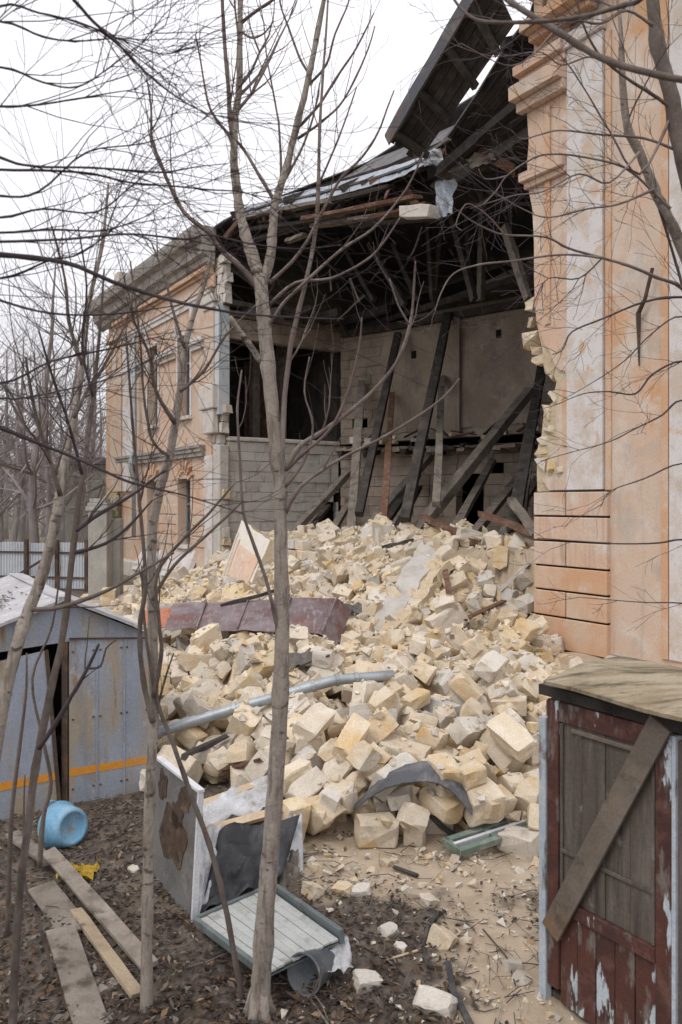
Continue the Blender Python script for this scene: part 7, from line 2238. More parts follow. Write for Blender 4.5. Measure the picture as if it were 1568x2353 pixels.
def curve(pts, sub=4, jit=0.0, rg=None):
    """Catmull-Rom through (point, radius) pairs"""
    out = []
    n = len(pts)
    for i in range(n - 1):
        p0, p1, p2, p3 = pts[max(i - 1, 0)], pts[i], pts[i + 1], pts[min(i + 2, n - 1)]
        for k in range(sub):
            t = k / sub
            q = .5 * (2 * p1[0] + (p2[0] - p0[0]) * t + (2 * p0[0] - 5 * p1[0] + 4 * p2[0] - p3[0]) * t * t + (3 * p1[0] - p0[0] - 3 * p2[0] + p3[0]) * t * t * t)
            r = p1[1] + (p2[1] - p1[1]) * t
            if jit:
                q = q + Vector((rg.uniform(-jit, jit), rg.uniform(-jit, jit), rg.uniform(-jit, jit))) * r
            out.append((q, r))
    out.append(pts[-1])
    return out

def grow(mb, start, d, L, r, depth, rg, up=.25, mi=0, sides=3, wob=.22, kids=(3, 5), spread=(.4, .9), dens=1.0):
    """one twig and the twigs on it"""
    n = 6 if depth > 0 else 4
    p = start.copy()
    d = d.normalized()
    path, rad = [p.copy()], [r]
    for i in range(n):
        d = (d + Vector((rg.uniform(-wob, wob), rg.uniform(-wob, wob), rg.uniform(-wob, wob) + up * .25))).normalized()
        p = p + d * (L / n)
        path.append(p.copy())
        rad.append(max(.0011, r * (1 - .72 * (i + 1) / n)))
    mb.tube(path, rad, sides if r > .006 else 3, mi, cap=False)
    if depth <= 0:
        return
    for _ in range(rg.randint(*kids)):
        i = rg.randint(1, n)
        dd = (path[i] - path[i - 1]).normalized()
        ax = Vector((rg.uniform(-1, 1), rg.uniform(-.7, .7), rg.uniform(-1, 1)))
        side = (ax - dd * ax.dot(dd)).normalized()
        an = rg.uniform(*spread)
        nd_ = dd * math.cos(an) + side * math.sin(an)
        grow(mb, path[i], nd_, L * rg.uniform(.38, .7), rad[i] * rg.uniform(.5, .7), depth - 1, rg, up, mi, sides, wob, kids, spread)

def sheet_limb(pts, d0, d1):
    """surveyed limb: (x, y, width) with the distance running from d0 to d1"""
    out = []
    n = len(pts)
    for i, (x, y, w) in enumerate(pts):
        d = d0 + (d1 - d0) * i / max(1, n - 1)
        out.append((P(x, y, d), w * d / FPX / 2))
    return out

def limb_mesh(name, pts, mat, parent, sides=8, jit=.06, rg=None, root=False):
    c = curve(pts, 4, jit, rg or rr)
    mb = MB()
    path = [q for q, r in c]
    rn_ = random.Random(len(c) * 7 + int(path[0].x * 100))
    rad = [r * (1 + .04 * math.sin(i * 2.1) + (.16 if rn_.random() < .16 else 0)) for i, (q, r) in enumerate(c)]
    mb.tube(path, rad, sides)
    if root:
        b = path[0]
        for k in range(5):
            a = 2 * PI * k / 5 + .4
            o = Vector((math.cos(a), math.sin(a), 0))
            mb.tube([b + ZV * rad[0] * 2.4 + o * rad[0] * .35, b + o * rad[0] * .9 + ZV * rad[0] * .6, b + o * rad[0] * 1.7 - ZV * .03], [rad[0] * .55, rad[0] * .5, rad[0] * .25], 7)
    return mb.build(name, mat, parent, smooth_=True), c

def twigs_on(mb, c, n, rg, L, depth=1, r=None, up=.35, lo=.2, mi=0, spread=(.5, 1.0), kids=(2, 4), flat=.6):
    m = len(c)
    for _ in range(n):
        i = rg.randint(max(1, int(m * lo)), m - 1)
        d = (c[i][0] - c[i - 1][0]).normalized()
        ax = Vector((rg.uniform(-1, 1), rg.uniform(-flat, flat), rg.uniform(-1, 1)))
        s = (ax - d * ax.dot(d)).normalized()
        an = rg.uniform(*spread)
        dd = d * math.cos(an) + s * math.sin(an)
        grow(mb, c[i][0], dd, L * rg.uniform(.5, 1.3), (r or c[i][1] * .5), depth, rg, up, mi, 4, .2, kids)

def traced_tree(label, trunk, limbs, mat, limb_mat, tw, seed, root=True, name="tree", thin=1.0, up=.35):
    rg = random.Random(seed)
    base = trunk[0][0]
    t = thing(name, label, "tree", (base.x, base.y, base.z))
    limb_mesh("trunk", trunk, mat, t, 10, .05, rg, root)
    mb = MB()
    for (pts, n, L, dep) in limbs:
        o, c = limb_mesh("branch", pts, limb_mat if pts[0][1] < .02 else mat, t, 7 if pts[0][1] > .012 else 5, .10, rg)
        if n:
            twigs_on(mb, c, max(1, int(n * thin)), rg, L, dep, up=up, spread=(.35, .8))
    if mb.v:
        o = mb.build("twigs", tw, t, smooth_=True)
        o["kind"] = "stuff"
    return t

SL = sheet_limb
# --- the slender forked tree in the middle
D = 4.66
trunk = SL([(598, 2338, 52), (600, 2250, 45), (612, 2080, 42), (626, 1900, 40), (640, 1700, 37), (648, 1500, 34), (648, 1350, 31), (645, 1200, 31), (643, 1120, 30), (633, 1000, 32), (622, 900, 31), (611, 780, 32), (600, 660, 31), (590, 615, 28)], D, D)
L_ = [
    (SL([(594, 630, 28), (575, 570, 25), (556, 510, 22), (545, 440, 20), (538, 360, 18), (540, 280, 17), (550, 200, 15), (552, 80, 13), (554, -30, 12), (560, -260, 8), (575, -480, 3)], D, D), 10, .9, 1),
    (SL([(604, 655, 24), (622, 590, 22), (628, 520, 20), (634, 465, 19), (660, 380, 16), (680, 300, 15), (705, 200, 13), (730, 80, 11), (748, -20, 9), (770, -220, 6), (780, -380, 3)], D, D - .1), 9, .9, 1),
    (SL([(648, 1112, 13), (652, 950, 12), (668, 800, 11), (695, 680, 10), (716, 590, 9), (730, 480, 9), (735, 300, 7), (742, 180, 6), (752, 40, 5), (760, -120, 3)], D, D - .15), 5, .6, 1),
    (SL([(655, 1080, 15), (690, 1025, 12), (740, 992, 11), (785, 960, 10), (845, 910, 9), (900, 850, 8), (930, 790, 8), (946, 725, 6), (952, 650, 5), (955, 600, 3)], D, D - .4), 4, .5, 1),
    (SL([(655, 1180, 12), (690, 1120, 9), (760, 1068, 8), (830, 1030, 7), (884, 1003, 7), (974, 948, 6), (1024, 908, 5), (1056, 870, 3)], D, D - .5), 1, .4, 0),
    (SL([(660, 1078, 9), (700, 1040, 8), (760, 985, 7), (800, 900, 6), (825, 800, 5), (832, 730, 3)], D, D - .3), 2, .4, 0),
    (SL([(644, 1476, 10), (630, 1406, 9), (610, 1326, 8), (580, 1241, 8), (560, 1176, 7), (551, 1040, 6), (546, 940, 5), (556, 850, 3)], D, D - .3), 2, .35, 1),
    (SL([(600, 830, 16), (565, 780, 14), (528, 728, 10)], D, D - .1), 0, 0, 0),
    (SL([(598, 670, 14), (560, 620, 12), (505, 570, 11), (480, 535, 10), (425, 490, 10), (390, 425, 9), (372, 380, 8), (350, 320, 7), (348, 250, 5), (338, 180, 3)], D, D - .3), 9, .8, 1),
    (SL([(536, 330, 9), (522, 305, 8), (498, 275, 7), (480, 240, 6), (470, 190, 5), (458, 120, 4), (450, 80, 3)], D, D - .1), 3, .4, 1),
    (SL([(534, 310, 12), (528, 250, 11), (525, 200, 10), (515, 75, 9), (510, -40, 8), (500, -260, 4)], D, D - .2), 3, .6, 1),
    (SL([(552, 56, 9), (590, 26, 8), (634, -4, 7), (700, -60, 4)], D, D - .1), 1, .4, 0),
    (SL([(554, 72, 6), (580, 88, 5), (608, 76, 4), (630, 48, 3)], D, D - .1), 0, 0, 0),
    (SL([(632, 462, 10), (600, 410, 8), (565, 350, 7), (545, 325, 7)], D, D - .05), 2, .4, 1),
    (SL([(712, 172, 7), (690, 135, 6), (664, 65, 5), (645, 10, 4), (640, -60, 3)], D, D - .1), 1, .3, 0),
    (SL([(620, 650, 9), (690, 580, 8), (750, 470, 7), (784, 410, 7), (834, 360, 6), (869, 305, 5), (890, 250, 4), (906, 208, 3)], D, D - .5), 2, .35, 0),
    (SL([(612, 760, 9), (650, 700, 8), (690, 660, 8), (784, 575, 7), (859, 525, 6), (934, 435, 5), (974, 350, 3)], D, D - .5), 1, .35, 0),
    (SL([(620, 700, 8), (680, 650, 7), (760, 640, 6), (840, 600, 6), (880, 560, 5), (920, 500, 3)], D, D - .4), 1, .35, 0),
    (SL([(690, 290, 8), (735, 240, 7), (780, 170, 6), (820, 110, 5), (860, 30, 3)], D, D - .2), 7, .55, 1),
    (SL([(684, 320, 7), (740, 280, 6), (790, 230, 5), (840, 130, 4), (862, 60, 3)], D, D - .3), 6, .5, 1),
    (SL([(705, 200, 7), (750, 150, 6), (770, 80, 5), (800, 10, 4), (815, -60, 3)], D, D - .2), 5, .5, 1),
    (SL([(735, 420, 6), (770, 340, 5), (800, 260, 4), (820, 200, 3)], D, D - .2), 4, .4, 1),
    (SL([(640, 440, 7), (690, 350, 6), (720, 270, 5), (735, 190, 3)], D, D - .2), 3, .4, 1),
    (SL([(655, 1120, 8), (700, 1060, 6), (720, 980, 5), (700, 900, 4), (712, 820, 3)], D, D - .2), 1, .3, 0),
    (SL([(940, 745, 5), (915, 700, 4), (895, 640, 3)], D - .38, D - .45), 1, .2, 0),
]
traced_tree("slender grey forked tree standing in the middle in front of the heap", trunk, L_, M_BARK, M_TWIGL, M_TWIGL, 31, thin=.55, up=1.1)

# --- slim grey tree at the left with the pale bend
D = 4.7
trunk = SL([(338, 2420, 28), (338, 2200, 25), (341, 2000, 25), (346, 1800, 24), (354, 1650, 22), (352, 1500, 22), (350, 1400, 20), (349, 1300, 21), (353, 1200, 22), (372, 1110, 22), (390, 1050, 20), (402, 980, 18), (414, 900, 16), (426, 800, 15), (442, 735, 12), (470, 650, 10), (492, 565, 7)], D, D + .2)
L_ = [
    (SL([(352, 1660, 14), (330, 1560, 12), (322, 1450, 11), (335, 1350, 10), (330, 1250, 9), (318, 1120, 8), (300, 900, 6), (290, 760, 4)], D, D - .2), 8, .6, 1),
    (SL([(354, 1600, 12), (372, 1500, 10), (366, 1430, 9), (362, 1320, 8), (420, 1240, 7), (480, 1180, 6), (540, 1110, 4)], D, D - .3), 4, .4, 1),
    (SL([(350, 1380, 10), (400, 1300, 8), (470, 1235, 7), (560, 1150, 5)], D, D + .2), 3, .4, 1),
    (SL([(404, 975, 10), (360, 900, 8), (345, 820, 7), (310, 740, 6), (290, 680, 4)], D, D - .2), 7, .5, 1),
    (SL([(414, 900, 9), (470, 850, 7), (520, 770, 6), (590, 700, 4)], D, D + .2), 5, .4, 1),
    (SL([(426, 800, 8), (400, 720, 7), (380, 640, 6), (350, 560, 4)], D, D + .1), 6, .5, 1),
    (SL([(390, 1050, 8), (350, 1010, 7), (330, 900, 6), (322, 780, 5), (300, 600, 4)], D, D - .1), 8, .5, 1),
]
traced_tree("slim grey tree rising past the shed's right corner and bending to the right", trunk, L_, M_BARK, M_BARKB, M_BARKB, 32)

# --- leaning sapling in front of the cabinet
trunk = SL([(558, 2300, 14), (540, 2200, 13), (522, 2100, 13), (500, 2004, 12), (475, 1920, 12), (450, 1854, 12), (425, 1784, 11), (395, 1700, 10), (365, 1620, 9), (345, 1520, 8), (332, 1420, 6), (326, 1300, 4)], 4.78, 4.7)
traced_tree("thin leaning sapling whose stem crosses in front of the cabinet", trunk, [(SL([(365, 1620, 6), (380, 1560, 5), (400, 1500, 3)], 4.73, 4.7), 2, .3, 0)], M_BARKB, M_BARKB, M_BARKB, 33, False, "sapling")

# --- dark slanting tree at the far left
D = 4.1
trunk = SL([(28, 2440, 20), (32, 2300, 19), (45, 2060, 18), (64, 1910, 18), (82, 1764, 17), (120, 1576, 16), (146, 1456, 15), (170, 1251, 13), (182, 1150, 12), (200, 1030, 10), (216, 900, 10), (230, 760, 7), (240, 620, 4)], D, D + .2)
L_ = [
    (SL([(90, 1720, 12), (130, 1660, 11), (165, 1600, 10), (205, 1530, 8), (228, 1480, 6)], D, D - .1), 2, .3, 0),
    (SL([(176, 1220, 10), (230, 1180, 9), (300, 1140, 7), (380, 1080, 5)], D, D + .2), 4, .4, 1),
    (SL([(172, 1270, 10), (240, 1250, 8), (290, 1215, 7), (350, 1150, 4)], D, D + .3), 3, .4, 1),
    (SL([(190, 1090, 8), (160, 980, 7), (120, 860, 6), (90, 760, 4)], D, D - .2), 7, .5, 1),
    (SL([(214, 910, 7), (190, 800, 6), (200, 660, 5), (180, 520, 3)], D, D), 8, .5, 1),
    (SL([(205, 1535, 6), (232, 1530, 5), (245, 1490, 4), (268, 1470, 3)], D - .1, D - .1), 0, 0, 0),
]
traced_tree("dark slanting tree rising across the little shed's door", trunk, L_, M_BARKB, M_TWIG, M_TWIG, 34)
# --- paler leaning tree beside it
D = 3.9
trunk = SL([(-60, 2300, 34), (-40, 2000, 32), (-14, 1760, 30), (12, 1600, 29), (36, 1500, 28), (60, 1420, 27), (88, 1350, 26), (112, 1270, 24), (134, 1170, 22), (150, 1060, 20), (170, 960, 17), (188, 850, 14), (205, 700, 11), (236, 560, 8), (250, 420, 4)], D, D + .5)
L_ = [
    (SL([(75, 1400, 12), (140, 1395, 10), (240, 1360, 9), (330, 1310, 7), (400, 1270, 5)], D + .1, D + .4), 2, .4, 0),
    (SL([(140, 1140, 12), (110, 1040, 10), (80, 940, 8), (60, 820, 6)], D + .2, D), 9, .6, 1),
    (SL([(170, 960, 10), (200, 900, 8), (240, 840, 7), (290, 740, 5), (310, 650, 3)], D + .3, D + .5), 8, .6, 1),
    (SL([(190, 840, 9), (160, 740, 8), (150, 640, 6), (120, 520, 4)], D + .3, D + .2), 9, .6, 1),
]
traced_tree("pale leaning tree left of the dark slanting one, crossing the shed roof", trunk, L_, M_BARK, M_BARKB, M_BARKB, 35)
# --- saplings at the left edge
for k, (px, lab) in enumerate((([(18, 2150, 12), (26, 1900, 10), (40, 1760, 9), (60, 1600, 6), (62, 1500, 3)], "sapling with a broken top at the left edge before the shed door"),
                               ([(92, 1990, 12), (100, 1880, 10), (118, 1800, 9), (100, 1700, 7), (75, 1560, 6), (120, 1440, 5), (140, 1300, 3)], "crooked sapling just left of the blue basin"),
                               ([(150, 2360, 9), (100, 2150, 8), (60, 2040, 7), (55, 1900, 5), (58, 1780, 3)], "thin sapling over the planks at the lower left"))):
    traced_tree(lab, SL(px, 4.4 + .3 * k, 4.3 + .3 * k), [], M_BARKB, M_BARKB, M_BARKB, 40 + k, False, "sapling")

# --- tree whose boughs reach in from the left, its trunk outside the picture
rg = random.Random(51)
TLx = thing("tree", "tree outside the left edge whose long dark boughs sweep across the sky", "tree", (-1.95, 2.75, 0))
limb_mesh("trunk", [(Vector((-1.95, 2.75, -.1)), .13), (Vector((-1.9, 2.7, 1.5)), .12), (Vector((-1.85, 2.75, 3.0)), .10), (Vector((-1.9, 2.8, 4.5)), .07), (Vector((-1.8, 2.9, 6.2)), .04)], M_BARKB, TLx, 12, .05, rg, True)
twig_mesh = MB()
sweeps = [
    ([(-420, 560, 14), (-160, 300, 9), (0, 362, 7), (75, 382, 6), (215, 386, 5), (300, 392, 5), (380, 396, 4), (450, 384, 3), (525, 376, 2)], 2.7, 3.0, 10),
    ([(-420, 600, 14), (-160, 380, 9), (0, 390, 7), (115, 392, 6), (215, 400, 6), (300, 420, 5), (400, 428, 4), (480, 436, 4), (560, 442, 3), (615, 465, 2)], 2.7, 3.1, 12),
    ([(-420, 640, 13), (-160, 560, 9), (0, 556, 7), (150, 550, 6), (300, 538, 5), (425, 550, 5), (480, 540, 4), (575, 560, 4), (680, 572, 3), (784, 563, 2)], 2.7, 3.2, 10),
    ([(-420, 700, 18), (-150, 575, 14), (0, 586, 13), (150, 604, 11), (260, 648, 10), (350, 678, 9), (450, 703, 8), (550, 720, 6), (680, 730, 4), (790, 733, 2)], 2.75, 3.2, 9),
    ([(-420, 1000, 13), (-150, 930, 10), (0, 983, 9), (100, 1023, 8), (200, 1063, 7), (300, 1108, 6), (425, 1138, 4), (560, 1180, 3)], 2.8, 3.3, 9),
    ([(-420, 700, 12), (-140, 640, 8), (0, 690, 6), (120, 720, 5), (260, 722, 4), (420, 700, 2)], 2.8, 3.2, 9),
    ([(-420, 800, 12), (-140, 820, 8), (0, 880, 6), (120, 830, 5), (260, 800, 4), (380, 770, 2)], 2.8, 3.3, 9),
    ([(-420, 900, 11), (-140, 860, 7), (0, 915, 5), (130, 900, 4), (280, 860, 3), (400, 790, 2)], 2.8, 3.2, 9),
    ([(-420, 520, 12), (-140, 120, 8), (0, 15, 6), (90, 30, 5), (175, 50, 5), (240, 75, 4), (300, 100, 3), (375, 125, 3), (430, 110, 2)], 2.4, 2.7, 13),
    ([(-420, 500, 12), (-150, 80, 8), (0, 50, 6), (100, 85, 5), (175, 95, 4), (275, 90, 3), (350, 110, 2)], 2.4, 2.7, 11),
    ([(-400, 450, 13), (-100, -120, 10), (100, -70, 9), (170, 0, 9), (215, 50, 8), (280, 110, 7), (350, 180, 6), (425, 235, 4), (480, 262, 3), (520, 268, 2)], 2.2, 2.6, 11),
    ([(-420, 540, 12), (-150, 240, 8), (0, 245, 6), (80, 242, 5), (175, 228, 4), (250, 215, 3), (320, 205, 2)], 2.6, 2.9, 12),
    ([(-420, 540, 12), (-150, 180, 8), (0, 155, 6), (100, 190, 5), (180, 200, 4), (260, 150, 3), (380, 60, 2)], 2.5, 2.8, 12),
    ([(-420, 620, 12), (-150, 480, 8), (0, 500, 6), (100, 480, 5), (220, 488, 4), (300, 430, 3), (380, 360, 2)], 2.7, 3.0, 11),
    ([(-420, 600, 12), (-150, 420, 8), (0, 450, 6), (90, 440, 5), (200, 350, 4), (330, 330, 3), (440, 290, 2), (520, 240, 2)], 2.7, 3.0, 11),
    ([(-420, 640, 12), (-150, 530, 8), (0, 535, 6), (120, 528, 5), (240, 530, 4), (330, 500, 2)], 2.7, 3.0, 10),
    ([(-420, 650, 12), (-150, 610, 8), (0, 640, 6), (110, 600, 5), (190, 580, 4), (290, 500, 3), (330, 440, 2)], 2.8, 3.1, 11),
]
for (px, d0, d1, n_) in sweeps:
    pts = SL(px, d0, d1)
    pts[0] = (Vector((-1.88, 2.78, 3 + (1155.5 - px[2][1]) * .0024)), pts[0][1])
    o, c = limb_mesh("branch", pts, M_TWIG, TLx, 5, .12, rg)
    twigs_on(twig_mesh, c, n_ - 4, rg, .62, 2, r=.0024, up=.015, lo=.25, spread=(.15, .55), kids=(1, 3), flat=.5)
o = twig_mesh.build("twigs", M_TWIG, TLx)
o["kind"] = "stuff"

# --- tree at the right: dark stem at the edge, pale stem before the pilaster, hooked twigs
rg = random.Random(52)
D = 4.3
TR = thing("tree", "many twigged tree at the right edge whose dark stem crosses the top of the pilaster", "tree", (3.0, 5.6, 0))
base = Vector((3.0, 5.6, -.05))
twig_mesh = MB()
main = [(base, .075), (Vector((2.95, 5.5, 1.6)), .07), (P(1680, 820, 4.8), .062)] + SL([(1585, 420, 40), (1556, 300, 36), (1540, 210, 34), (1512, 110, 31), (1500, 0, 28), (1490, -200, 20), (1470, -480, 8)], D, D)
o, c = limb_mesh("trunk", main, M_BARKB, TR, 10, .05, rg, True)
limbs_r = [
    ([(1676, 830, 30), (1580, 600, 26), (1534, 500, 24), (1504, 435, 22), (1469, 350, 20), (1440, 285, 18), (1429, 150, 15), (1424, 40, 11), (1400, -120, 6)], 4.5, 4.2, M_BARK, 8, .5),
    ([(1545, 250, 14), (1500, 218, 12), (1440, 180, 10), (1390, 140, 9), (1360, 100, 8), (1335, 40, 7), (1322, -30, 5)], 4.3, 4.1, M_BARKB, 6, .4),
    ([(1620, 750, 16), (1568, 663, 12), (1509, 638, 11), (1448, 612, 10), (1384, 593, 9), (1304, 570, 8), (1254, 545, 7), (1159, 540, 6), (1110, 522, 5), (1079, 505, 5), (1060, 490, 3)], 4.5, 4.0, M_TWIGL, 5, .3),
    ([(1384, 593, 8), (1320, 586, 7), (1259, 588, 7), (1180, 600, 6), (1104, 608, 6), (1044, 628, 5), (1014, 673, 4), (999, 718, 3)], 4.2, 3.9, M_TWIGL, 3, .3),
    ([(1600, 700, 12), (1568, 683, 9), (1484, 693, 8), (1384, 733, 7), (1314, 763, 6), (1294, 803, 4), (1269, 815, 3)], 4.4, 4.2, M_TWIG, 5, .35),
    ([(1540, 480, 12), (1500, 440, 9), (1434, 385, 8), (1334, 360, 7), (1259, 355, 6), (1214, 370, 6), (1164, 405, 5), (1140, 440, 4), (1110, 470, 3)], 4.3, 4.0, M_TWIGL, 8, .35),
    ([(1564, 350, 12), (1480, 318, 8), (1384, 310, 7), (1289, 300, 6), (1240, 310, 5), (1200, 320, 4), (1175, 300, 3)], 4.3, 4.1, M_TWIGL, 4, .3),
    ([(1164, 405, 5), (1130, 412, 4), (1110, 408, 4), (1100, 388, 3)], 4.05, 4.0, M_TWIGL, 0, 0),
    ([(1159, 540, 5), (1130, 505, 4), (1100, 480, 4), (1070, 470, 4), (1048, 515, 3), (1062, 530, 2)], 4.0, 3.9, M_TWIGL, 2, .2),
    ([(1640, 860, 11), (1568, 830, 8), (1500, 860, 7), (1460, 905, 6), (1400, 900, 5), (1340, 905, 4), (1280, 930, 2)], 4.5, 4.3, M_TWIG, 6, .35),
    ([(1650, 960, 10), (1568, 920, 7), (1520, 955, 6), (1460, 985, 5), (1400, 1015, 4), (1310, 1040, 3), (1240, 1060, 2)], 4.5, 4.3, M_TWIG, 5, .35),
    ([(1640, 800, 10), (1568, 728, 6), (1500, 765, 5), (1434, 830, 4), (1360, 880, 3), (1290, 920, 2)], 4.4, 4.2, M_TWIG, 7, .35),
    ([(1650, 1090, 9), (1568, 1065, 6), (1480, 1100, 5), (1404, 1128, 3), (1380, 1165, 2)], 4.5, 4.3, M_TWIG, 4, .3),
    ([(1680, 1250, 10), (1568, 1240, 7), (1509, 1248, 6), (1409, 1249, 5), (1320, 1243, 4), (1234, 1236, 3)], 4.6, 4.3, M_TWIG, 3, .25),
    ([(1680, 1400, 9), (1568, 1386, 5), (1480, 1384, 4), (1400, 1378, 3), (1330, 1372, 2)], 4.6, 4.4, M_TWIG, 3, .25),
    ([(1500, 60, 12), (1440, 25, 9), (1380, 55, 8), (1300, 50, 6), (1220, 130, 5), (1160, 150, 4), (1060, 100, 3)], 4.2, 3.9, M_TWIGL, 7, .4),
    ([(1545, 260, 11), (1470, 400, 8), (1400, 300, 6), (1340, 200, 5), (1290, 130, 4), (1200, 40, 3)], 4.3, 4.0, M_TWIGL, 8, .4),
    ([(1469, 350, 9), (1400, 420, 7), (1330, 400, 6), (1250, 440, 5), (1180, 450, 4), (1080, 480, 2)], 4.2, 3.9, M_TWIGL, 9, .4),
    ([(1504, 435, 9), (1420, 470, 7), (1350, 480, 6), (1260, 500, 5), (1200, 480, 4), (1130, 440, 2)], 4.25, 4.0, M_TWIGL, 9, .4),
    ([(1429, 150, 8), (1360, 130, 6), (1290, 150, 5), (1240, 120, 4), (1130, 130, 3), (1010, 90, 2)], 4.2, 3.9, M_TWIGL, 7, .4),
    ([(1640, 900, 12), (1540, 560, 9), (1480, 380, 8), (1440, 300, 6), (1480, 200, 5), (1540, 100, 3)], 4.5, 4.2, M_TWIG, 6, .4),
    ([(1384, 593, 6), (1330, 640, 5), (1260, 640, 4), (1230, 690, 3), (1225, 720, 2)], 4.2, 4.1, M_TWIG, 3, .3),
]
st_lo, st_hi = Vector((2.95, 5.5, 1.6)), P(1680, 820, 4.8)
for (px, d0, d1, mt, n_, L) in limbs_r:
    pts = SL([(x, y, w_ * (.68 if w_ < 15 else 1)) for x, y, w_ in px], d0, d1)
    if px[0][0] >= 1600 and px[0][0] != 1676:
        f = (pts[0][0].z - .12 - st_lo.z) / (st_hi.z - st_lo.z)
        pts.insert(0, (st_lo.lerp(st_hi, f), pts[0][1] * 1.2))
    o, c = limb_mesh("branch", pts, mt, TR, 6, .10, rg)
    if n_:
        twigs_on(twig_mesh, c, n_, rg, L, 2, r=.0022, up=.02, lo=.15, spread=(.3, .8), kids=(1, 3), flat=.5)
twigs_on(twig_mesh, c, 5, rg, .4, 2, r=.003)
o = twig_mesh.build("twigs", M_TWIG, TR)
o["kind"] = "stuff"
# thick near bough from a tree beside the camera
TN = thing("tree", "near tree beside the camera whose thick bough crosses the top right corner", "tree", (1.95, 1.9, 0))
limb_mesh("trunk", [(Vector((1.95, 1.9, -.1)), .12), (Vector((1.9, 1.9, 2.0)), .10), (Vector((1.8, 2.0, 4.6)), .08), (Vector((1.7, 2.1, 6.5)), .04)], M_BARKB, TN, 12, .05, rg, True)
bough = [(Vector((1.88, 1.92, 3.9)), .030)] + SL([(1700, 200, 17), (1568, 184, 16), (1459, 160, 15), (1374, 130, 14), (1284, 75, 14), (1219, 35, 13), (1159, -6, 12), (1080, -80, 8)], 2.4, 2.9)
limb_mesh("branch", bough, M_BARKB, TN, 9, .05, rg)
bough = [(Vector((1.85, 1.95, 4.3)), .022)] + SL([(1640, -160, 12), (1484, -10, 11), (1434, 12, 11), (1334, 40, 10), (1234, 50, 9), (1134, 52, 8), (1084, 40, 7), (1044, 0, 6), (1010, -70, 4)], 2.4, 2.9)
o, c = limb_mesh("branch", bough, M_BARKB, TN, 8, .05, rg)
mb = MB()
twigs_on(mb, c, 8, rg, .3, 1, r=.003, up=.02)
o = mb.build("twigs", M_TWIG, TN)
o["kind"] = "stuff"

# ------------------------------------------------------------ far left: fence, gate pillar, woods
FE = thing("sheet_fence", "pale corrugated metal fence with dark posts behind the little shed", "fence", Vector((-11, 28, 0)))
fa, fb = P(-60, 1256, 28.0), P(206, 1243, 27.0)
fdir = (fb - fa); fdir.z = 0
FLn = fdir.length; fdir.normalize()
fn_ = Vector((fdir.y, -fdir.x, 0))
zt0 = 1.62
npn = 4
for i in range(npn):
    a, b = FLn * i / npn, FLn * (i + 1) / npn - .02
    mb = MB()
    nw = 30
    mb.grid(lambda u, v: Vector((fa.x, fa.y, 0)) + fdir * (a + (b - a) * u) + fn_ * (.022 * (1 if int(u * nw + .5) % 3 else -1)) + ZV * (.08 + (zt0 - .08 + .03 * (i % 2)) * v), nw, 1)
    mb.build("sheet_panel", M_FENCE, FE, solid=.004)
for s_ in (.05, FLn * .48, FLn * .74, FLn - .05):
    mb = MB()
    p = Vector((fa.x, fa.y, 0)) + fdir * s_ + fn_ * .09
    mb.box(p + ZV * .85, fdir * .06, fn_ * .05, ZV * .9)
    mb.build("post", M_IRON, FE)
for zz_ in (.45, 1.30):
    mb = MB()
    p = Vector((fa.x, fa.y, zz_)) + fn_ * .05
    mb.beam(p, p + fdir * FLn, .04, .06)
    mb.build("rail", M_IRON, FE)
mb = MB()
mb.beam(P(40, 1322, 27.2), P(128, 1268, 27.0), .07, .07)
mb.build("brace", M_IRON, FE)
GP = thing("gate_pillar", "tall grey concrete pillar with a stepped cap between fence and house corner", "pillar", P(225, 1405, 22))
def pillar_box(x0, x1, z0, z1, d, dep, grow_=0.0, name="shaft", mat=M_CONCRETE):
    a, b = P(x0, 1155, d), P(x1, 1155, d)
    mb = MB()
    c = (a + b) / 2
    mb.box(Vector((c.x, d + dep / 2, (z0 + z1) / 2)), Vector(((b.x - a.x) / 2 + grow_, 0, 0)), Vector((0, dep / 2 + grow_, 0)), ZV * ((z1 - z0) / 2))
    return mb.build(name, mat, GP, bevel=.015)
pillar_box(203, 246, -.1, 2.78, 22, .55)
pillar_box(203, 246, 2.782, 2.90, 22, .55, .06, "cap")
pillar_box(203, 246, 2.902, 3.00, 22, .55, .02, "cap")
pillar_box(206, 243, 3.002, 3.12, 22, .5, .0, "cap")
pillar_box(250, 276, -.1, 2.55, 22.6, .4, 0, "side_pier")
NB = thing("low_outbuilding", "low grey outbuilding with dark roof edge left of the house corner", "outbuilding", (-16.2, 46, 0))
mb = MB()
a, b = P(150, 1155, 46), P(262, 1155, 46)
mb.box(Vector(((a.x + b.x) / 2, 48, 2.6)), Vector(((b.x - a.x) / 2, 0, 0)), Vector((0, 2, 0)), ZV * 2.6)
mb.build("wall", M_CONCRETE, NB)
mb = MB()
mb.box(Vector(((a.x + b.x) / 2, 48, 5.42)), Vector(((b.x - a.x) / 2 + .3, 0, 0)), Vector((0, 2.3, 0)), ZV * .2)
mb.build("roof", M_TINDARK, NB)

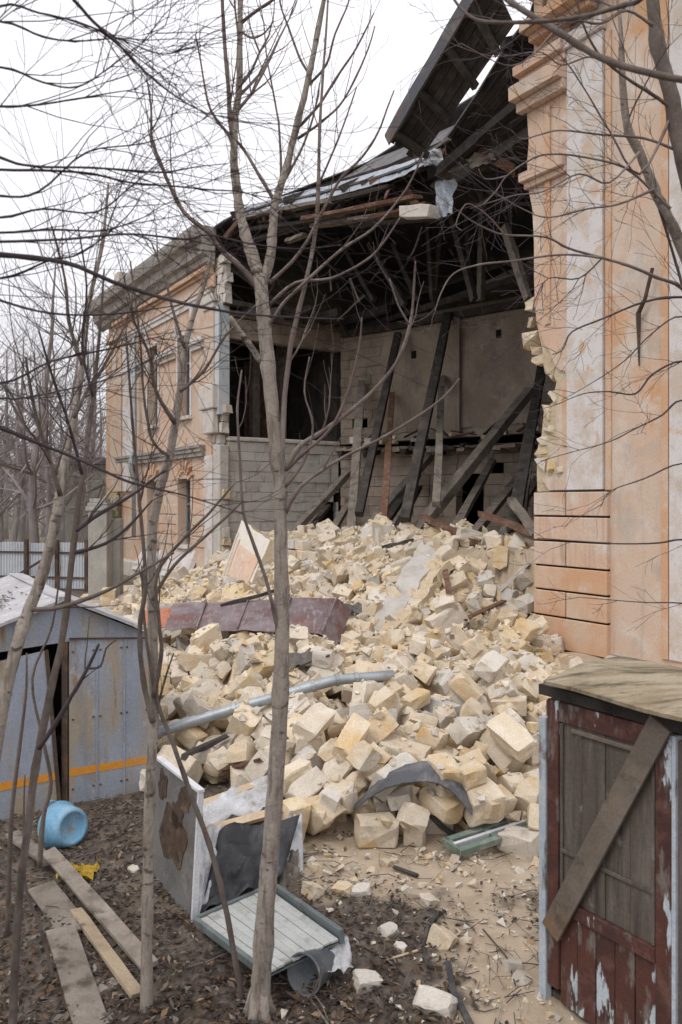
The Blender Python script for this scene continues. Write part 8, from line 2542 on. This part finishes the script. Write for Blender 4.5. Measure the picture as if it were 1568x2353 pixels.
# woods: three shapes of bare tree, placed one by one, then the mass behind
def wild_tree_mesh(seed, Hh, mat, dep=3, kids=(3, 5)):
    rg = random.Random(seed)
    tm, cm = MB(), MB()
    p, d = Vector((0, 0, -.2)), Vector((0, 0, 1))
    path, rad = [p.copy()], [Hh * .014]
    n = 9
    for i in range(n):
        d = (d + Vector((rg.uniform(-.12, .12), rg.uniform(-.12, .12), .15))).normalized()
        p = p + d * (Hh * .85 / n)
        path.append(p.copy()); rad.append(Hh * .014 * (1 - .85 * (i + 1) / n))
    tm.tube(path, rad, 7)
    for i in range(2, n + 1):
        for _ in range(rg.randint(3, 4)):
            a = rg.uniform(0, 2 * PI)
            e = rg.uniform(.2, .9)
            dd = Vector((math.cos(a) * math.cos(e), math.sin(a) * math.cos(e), math.sin(e)))
            grow(cm, path[i], dd, Hh * rg.uniform(.16, .34) * (1.25 - i / n * .6), rad[i] * .45, dep, rg, .35, 0, 3, .2, kids)
    return tm.mesh("trunk", mat, True), cm.mesh("crown", mat)

M_WOOD = M("woodland_bark", (.24, .21, .205), [((.31, .28, .27), 2, .46, .66)], [], grain=0, rnd=.12)
kinds3 = [wild_tree_mesh(61, 14.0, M_WOOD, 3, (2, 4)), wild_tree_mesh(62, 12.0, M_WOOD, 3, (2, 4)), wild_tree_mesh(63, 16.0, M_WOOD, 3, (2, 4))]
spots = [(-40, 34), (25, 38), (80, 33), (120, 44), (165, 39), (205, 46), (235, 52), (-20, 50), (60, 55), (140, 58), (190, 64), (15, 66), (100, 70), (-60, 44), (-110, 38), (50, 42), (105, 37), (150, 50), (180, 56), (70, 47), (0, 44), (215, 60)]
words_t = ["tall", "bushy", "high branching"]
for k, (x, d) in enumerate(spots):
    tm, cm = kinds3[k % 3]
    p = P(x, 1155, d)
    near = "beyond the sheet fence" if d < 48 else "in the park far behind the fence"
    t = thing("tree", "%s bare grey tree %s" % (words_t[k % 3], near), "tree", (p.x, p.y, 0), "%s bare grey trees %s" % (words_t[k % 3], near))
    t.rotation_euler = (0, 0, k * 1.7)
    sc = .85 + .3 * ((k * 37) % 10) / 10
    t.scale = (sc, sc, sc)
    for nm, me in (("trunk", tm), ("crown", cm)):
        o = bpy.data.objects.new(nm, me)
        COL.objects.link(o)
        o.parent = t
# the far wood: one mass, instancing nothing, built from the same growth
rg = random.Random(71)
mb = MB()
for k in range(46):
    d = rg.uniform(75, 130)
    x = rg.uniform(-260, 330)
    p = P(x, 1155, d); p.z = 0
    Hh = rg.uniform(8, 13)
    top = p + Vector((rg.uniform(-1, 1), 0, Hh * .8))
    mb.tube([p, p.lerp(top, .5), top], [.16, .1, .03], 4)
    for _ in range(22):
        f = rg.uniform(.2, 1)
        a = rg.uniform(0, 2 * PI); e = rg.uniform(.1, 1)
        dd = Vector((math.cos(a) * math.cos(e), math.sin(a) * math.cos(e), math.sin(e)))
        grow(mb, p.lerp(top, f), dd, Hh * rg.uniform(.2, .36), .05, 1, rg, .3, 0, 3, .22, (4, 6))
o = mb.build("far_woods", M_WOOD)
o["kind"] = "stuff"
# brush along the fence foot
mb = MB()
for k in range(170):
    d = rg.uniform(29, 40)
    p = P(rg.uniform(-150, 260), 1155, d); p.z = 0
    grow(mb, p, Vector((rg.uniform(-.5, .5), rg.uniform(-.3, .3), 1)), rg.uniform(1.2, 3.2), .018, 2, rg, .2, 0, 3, .22, (2, 4))
o = mb.build("undergrowth", M_WOOD)
o["kind"] = "stuff"
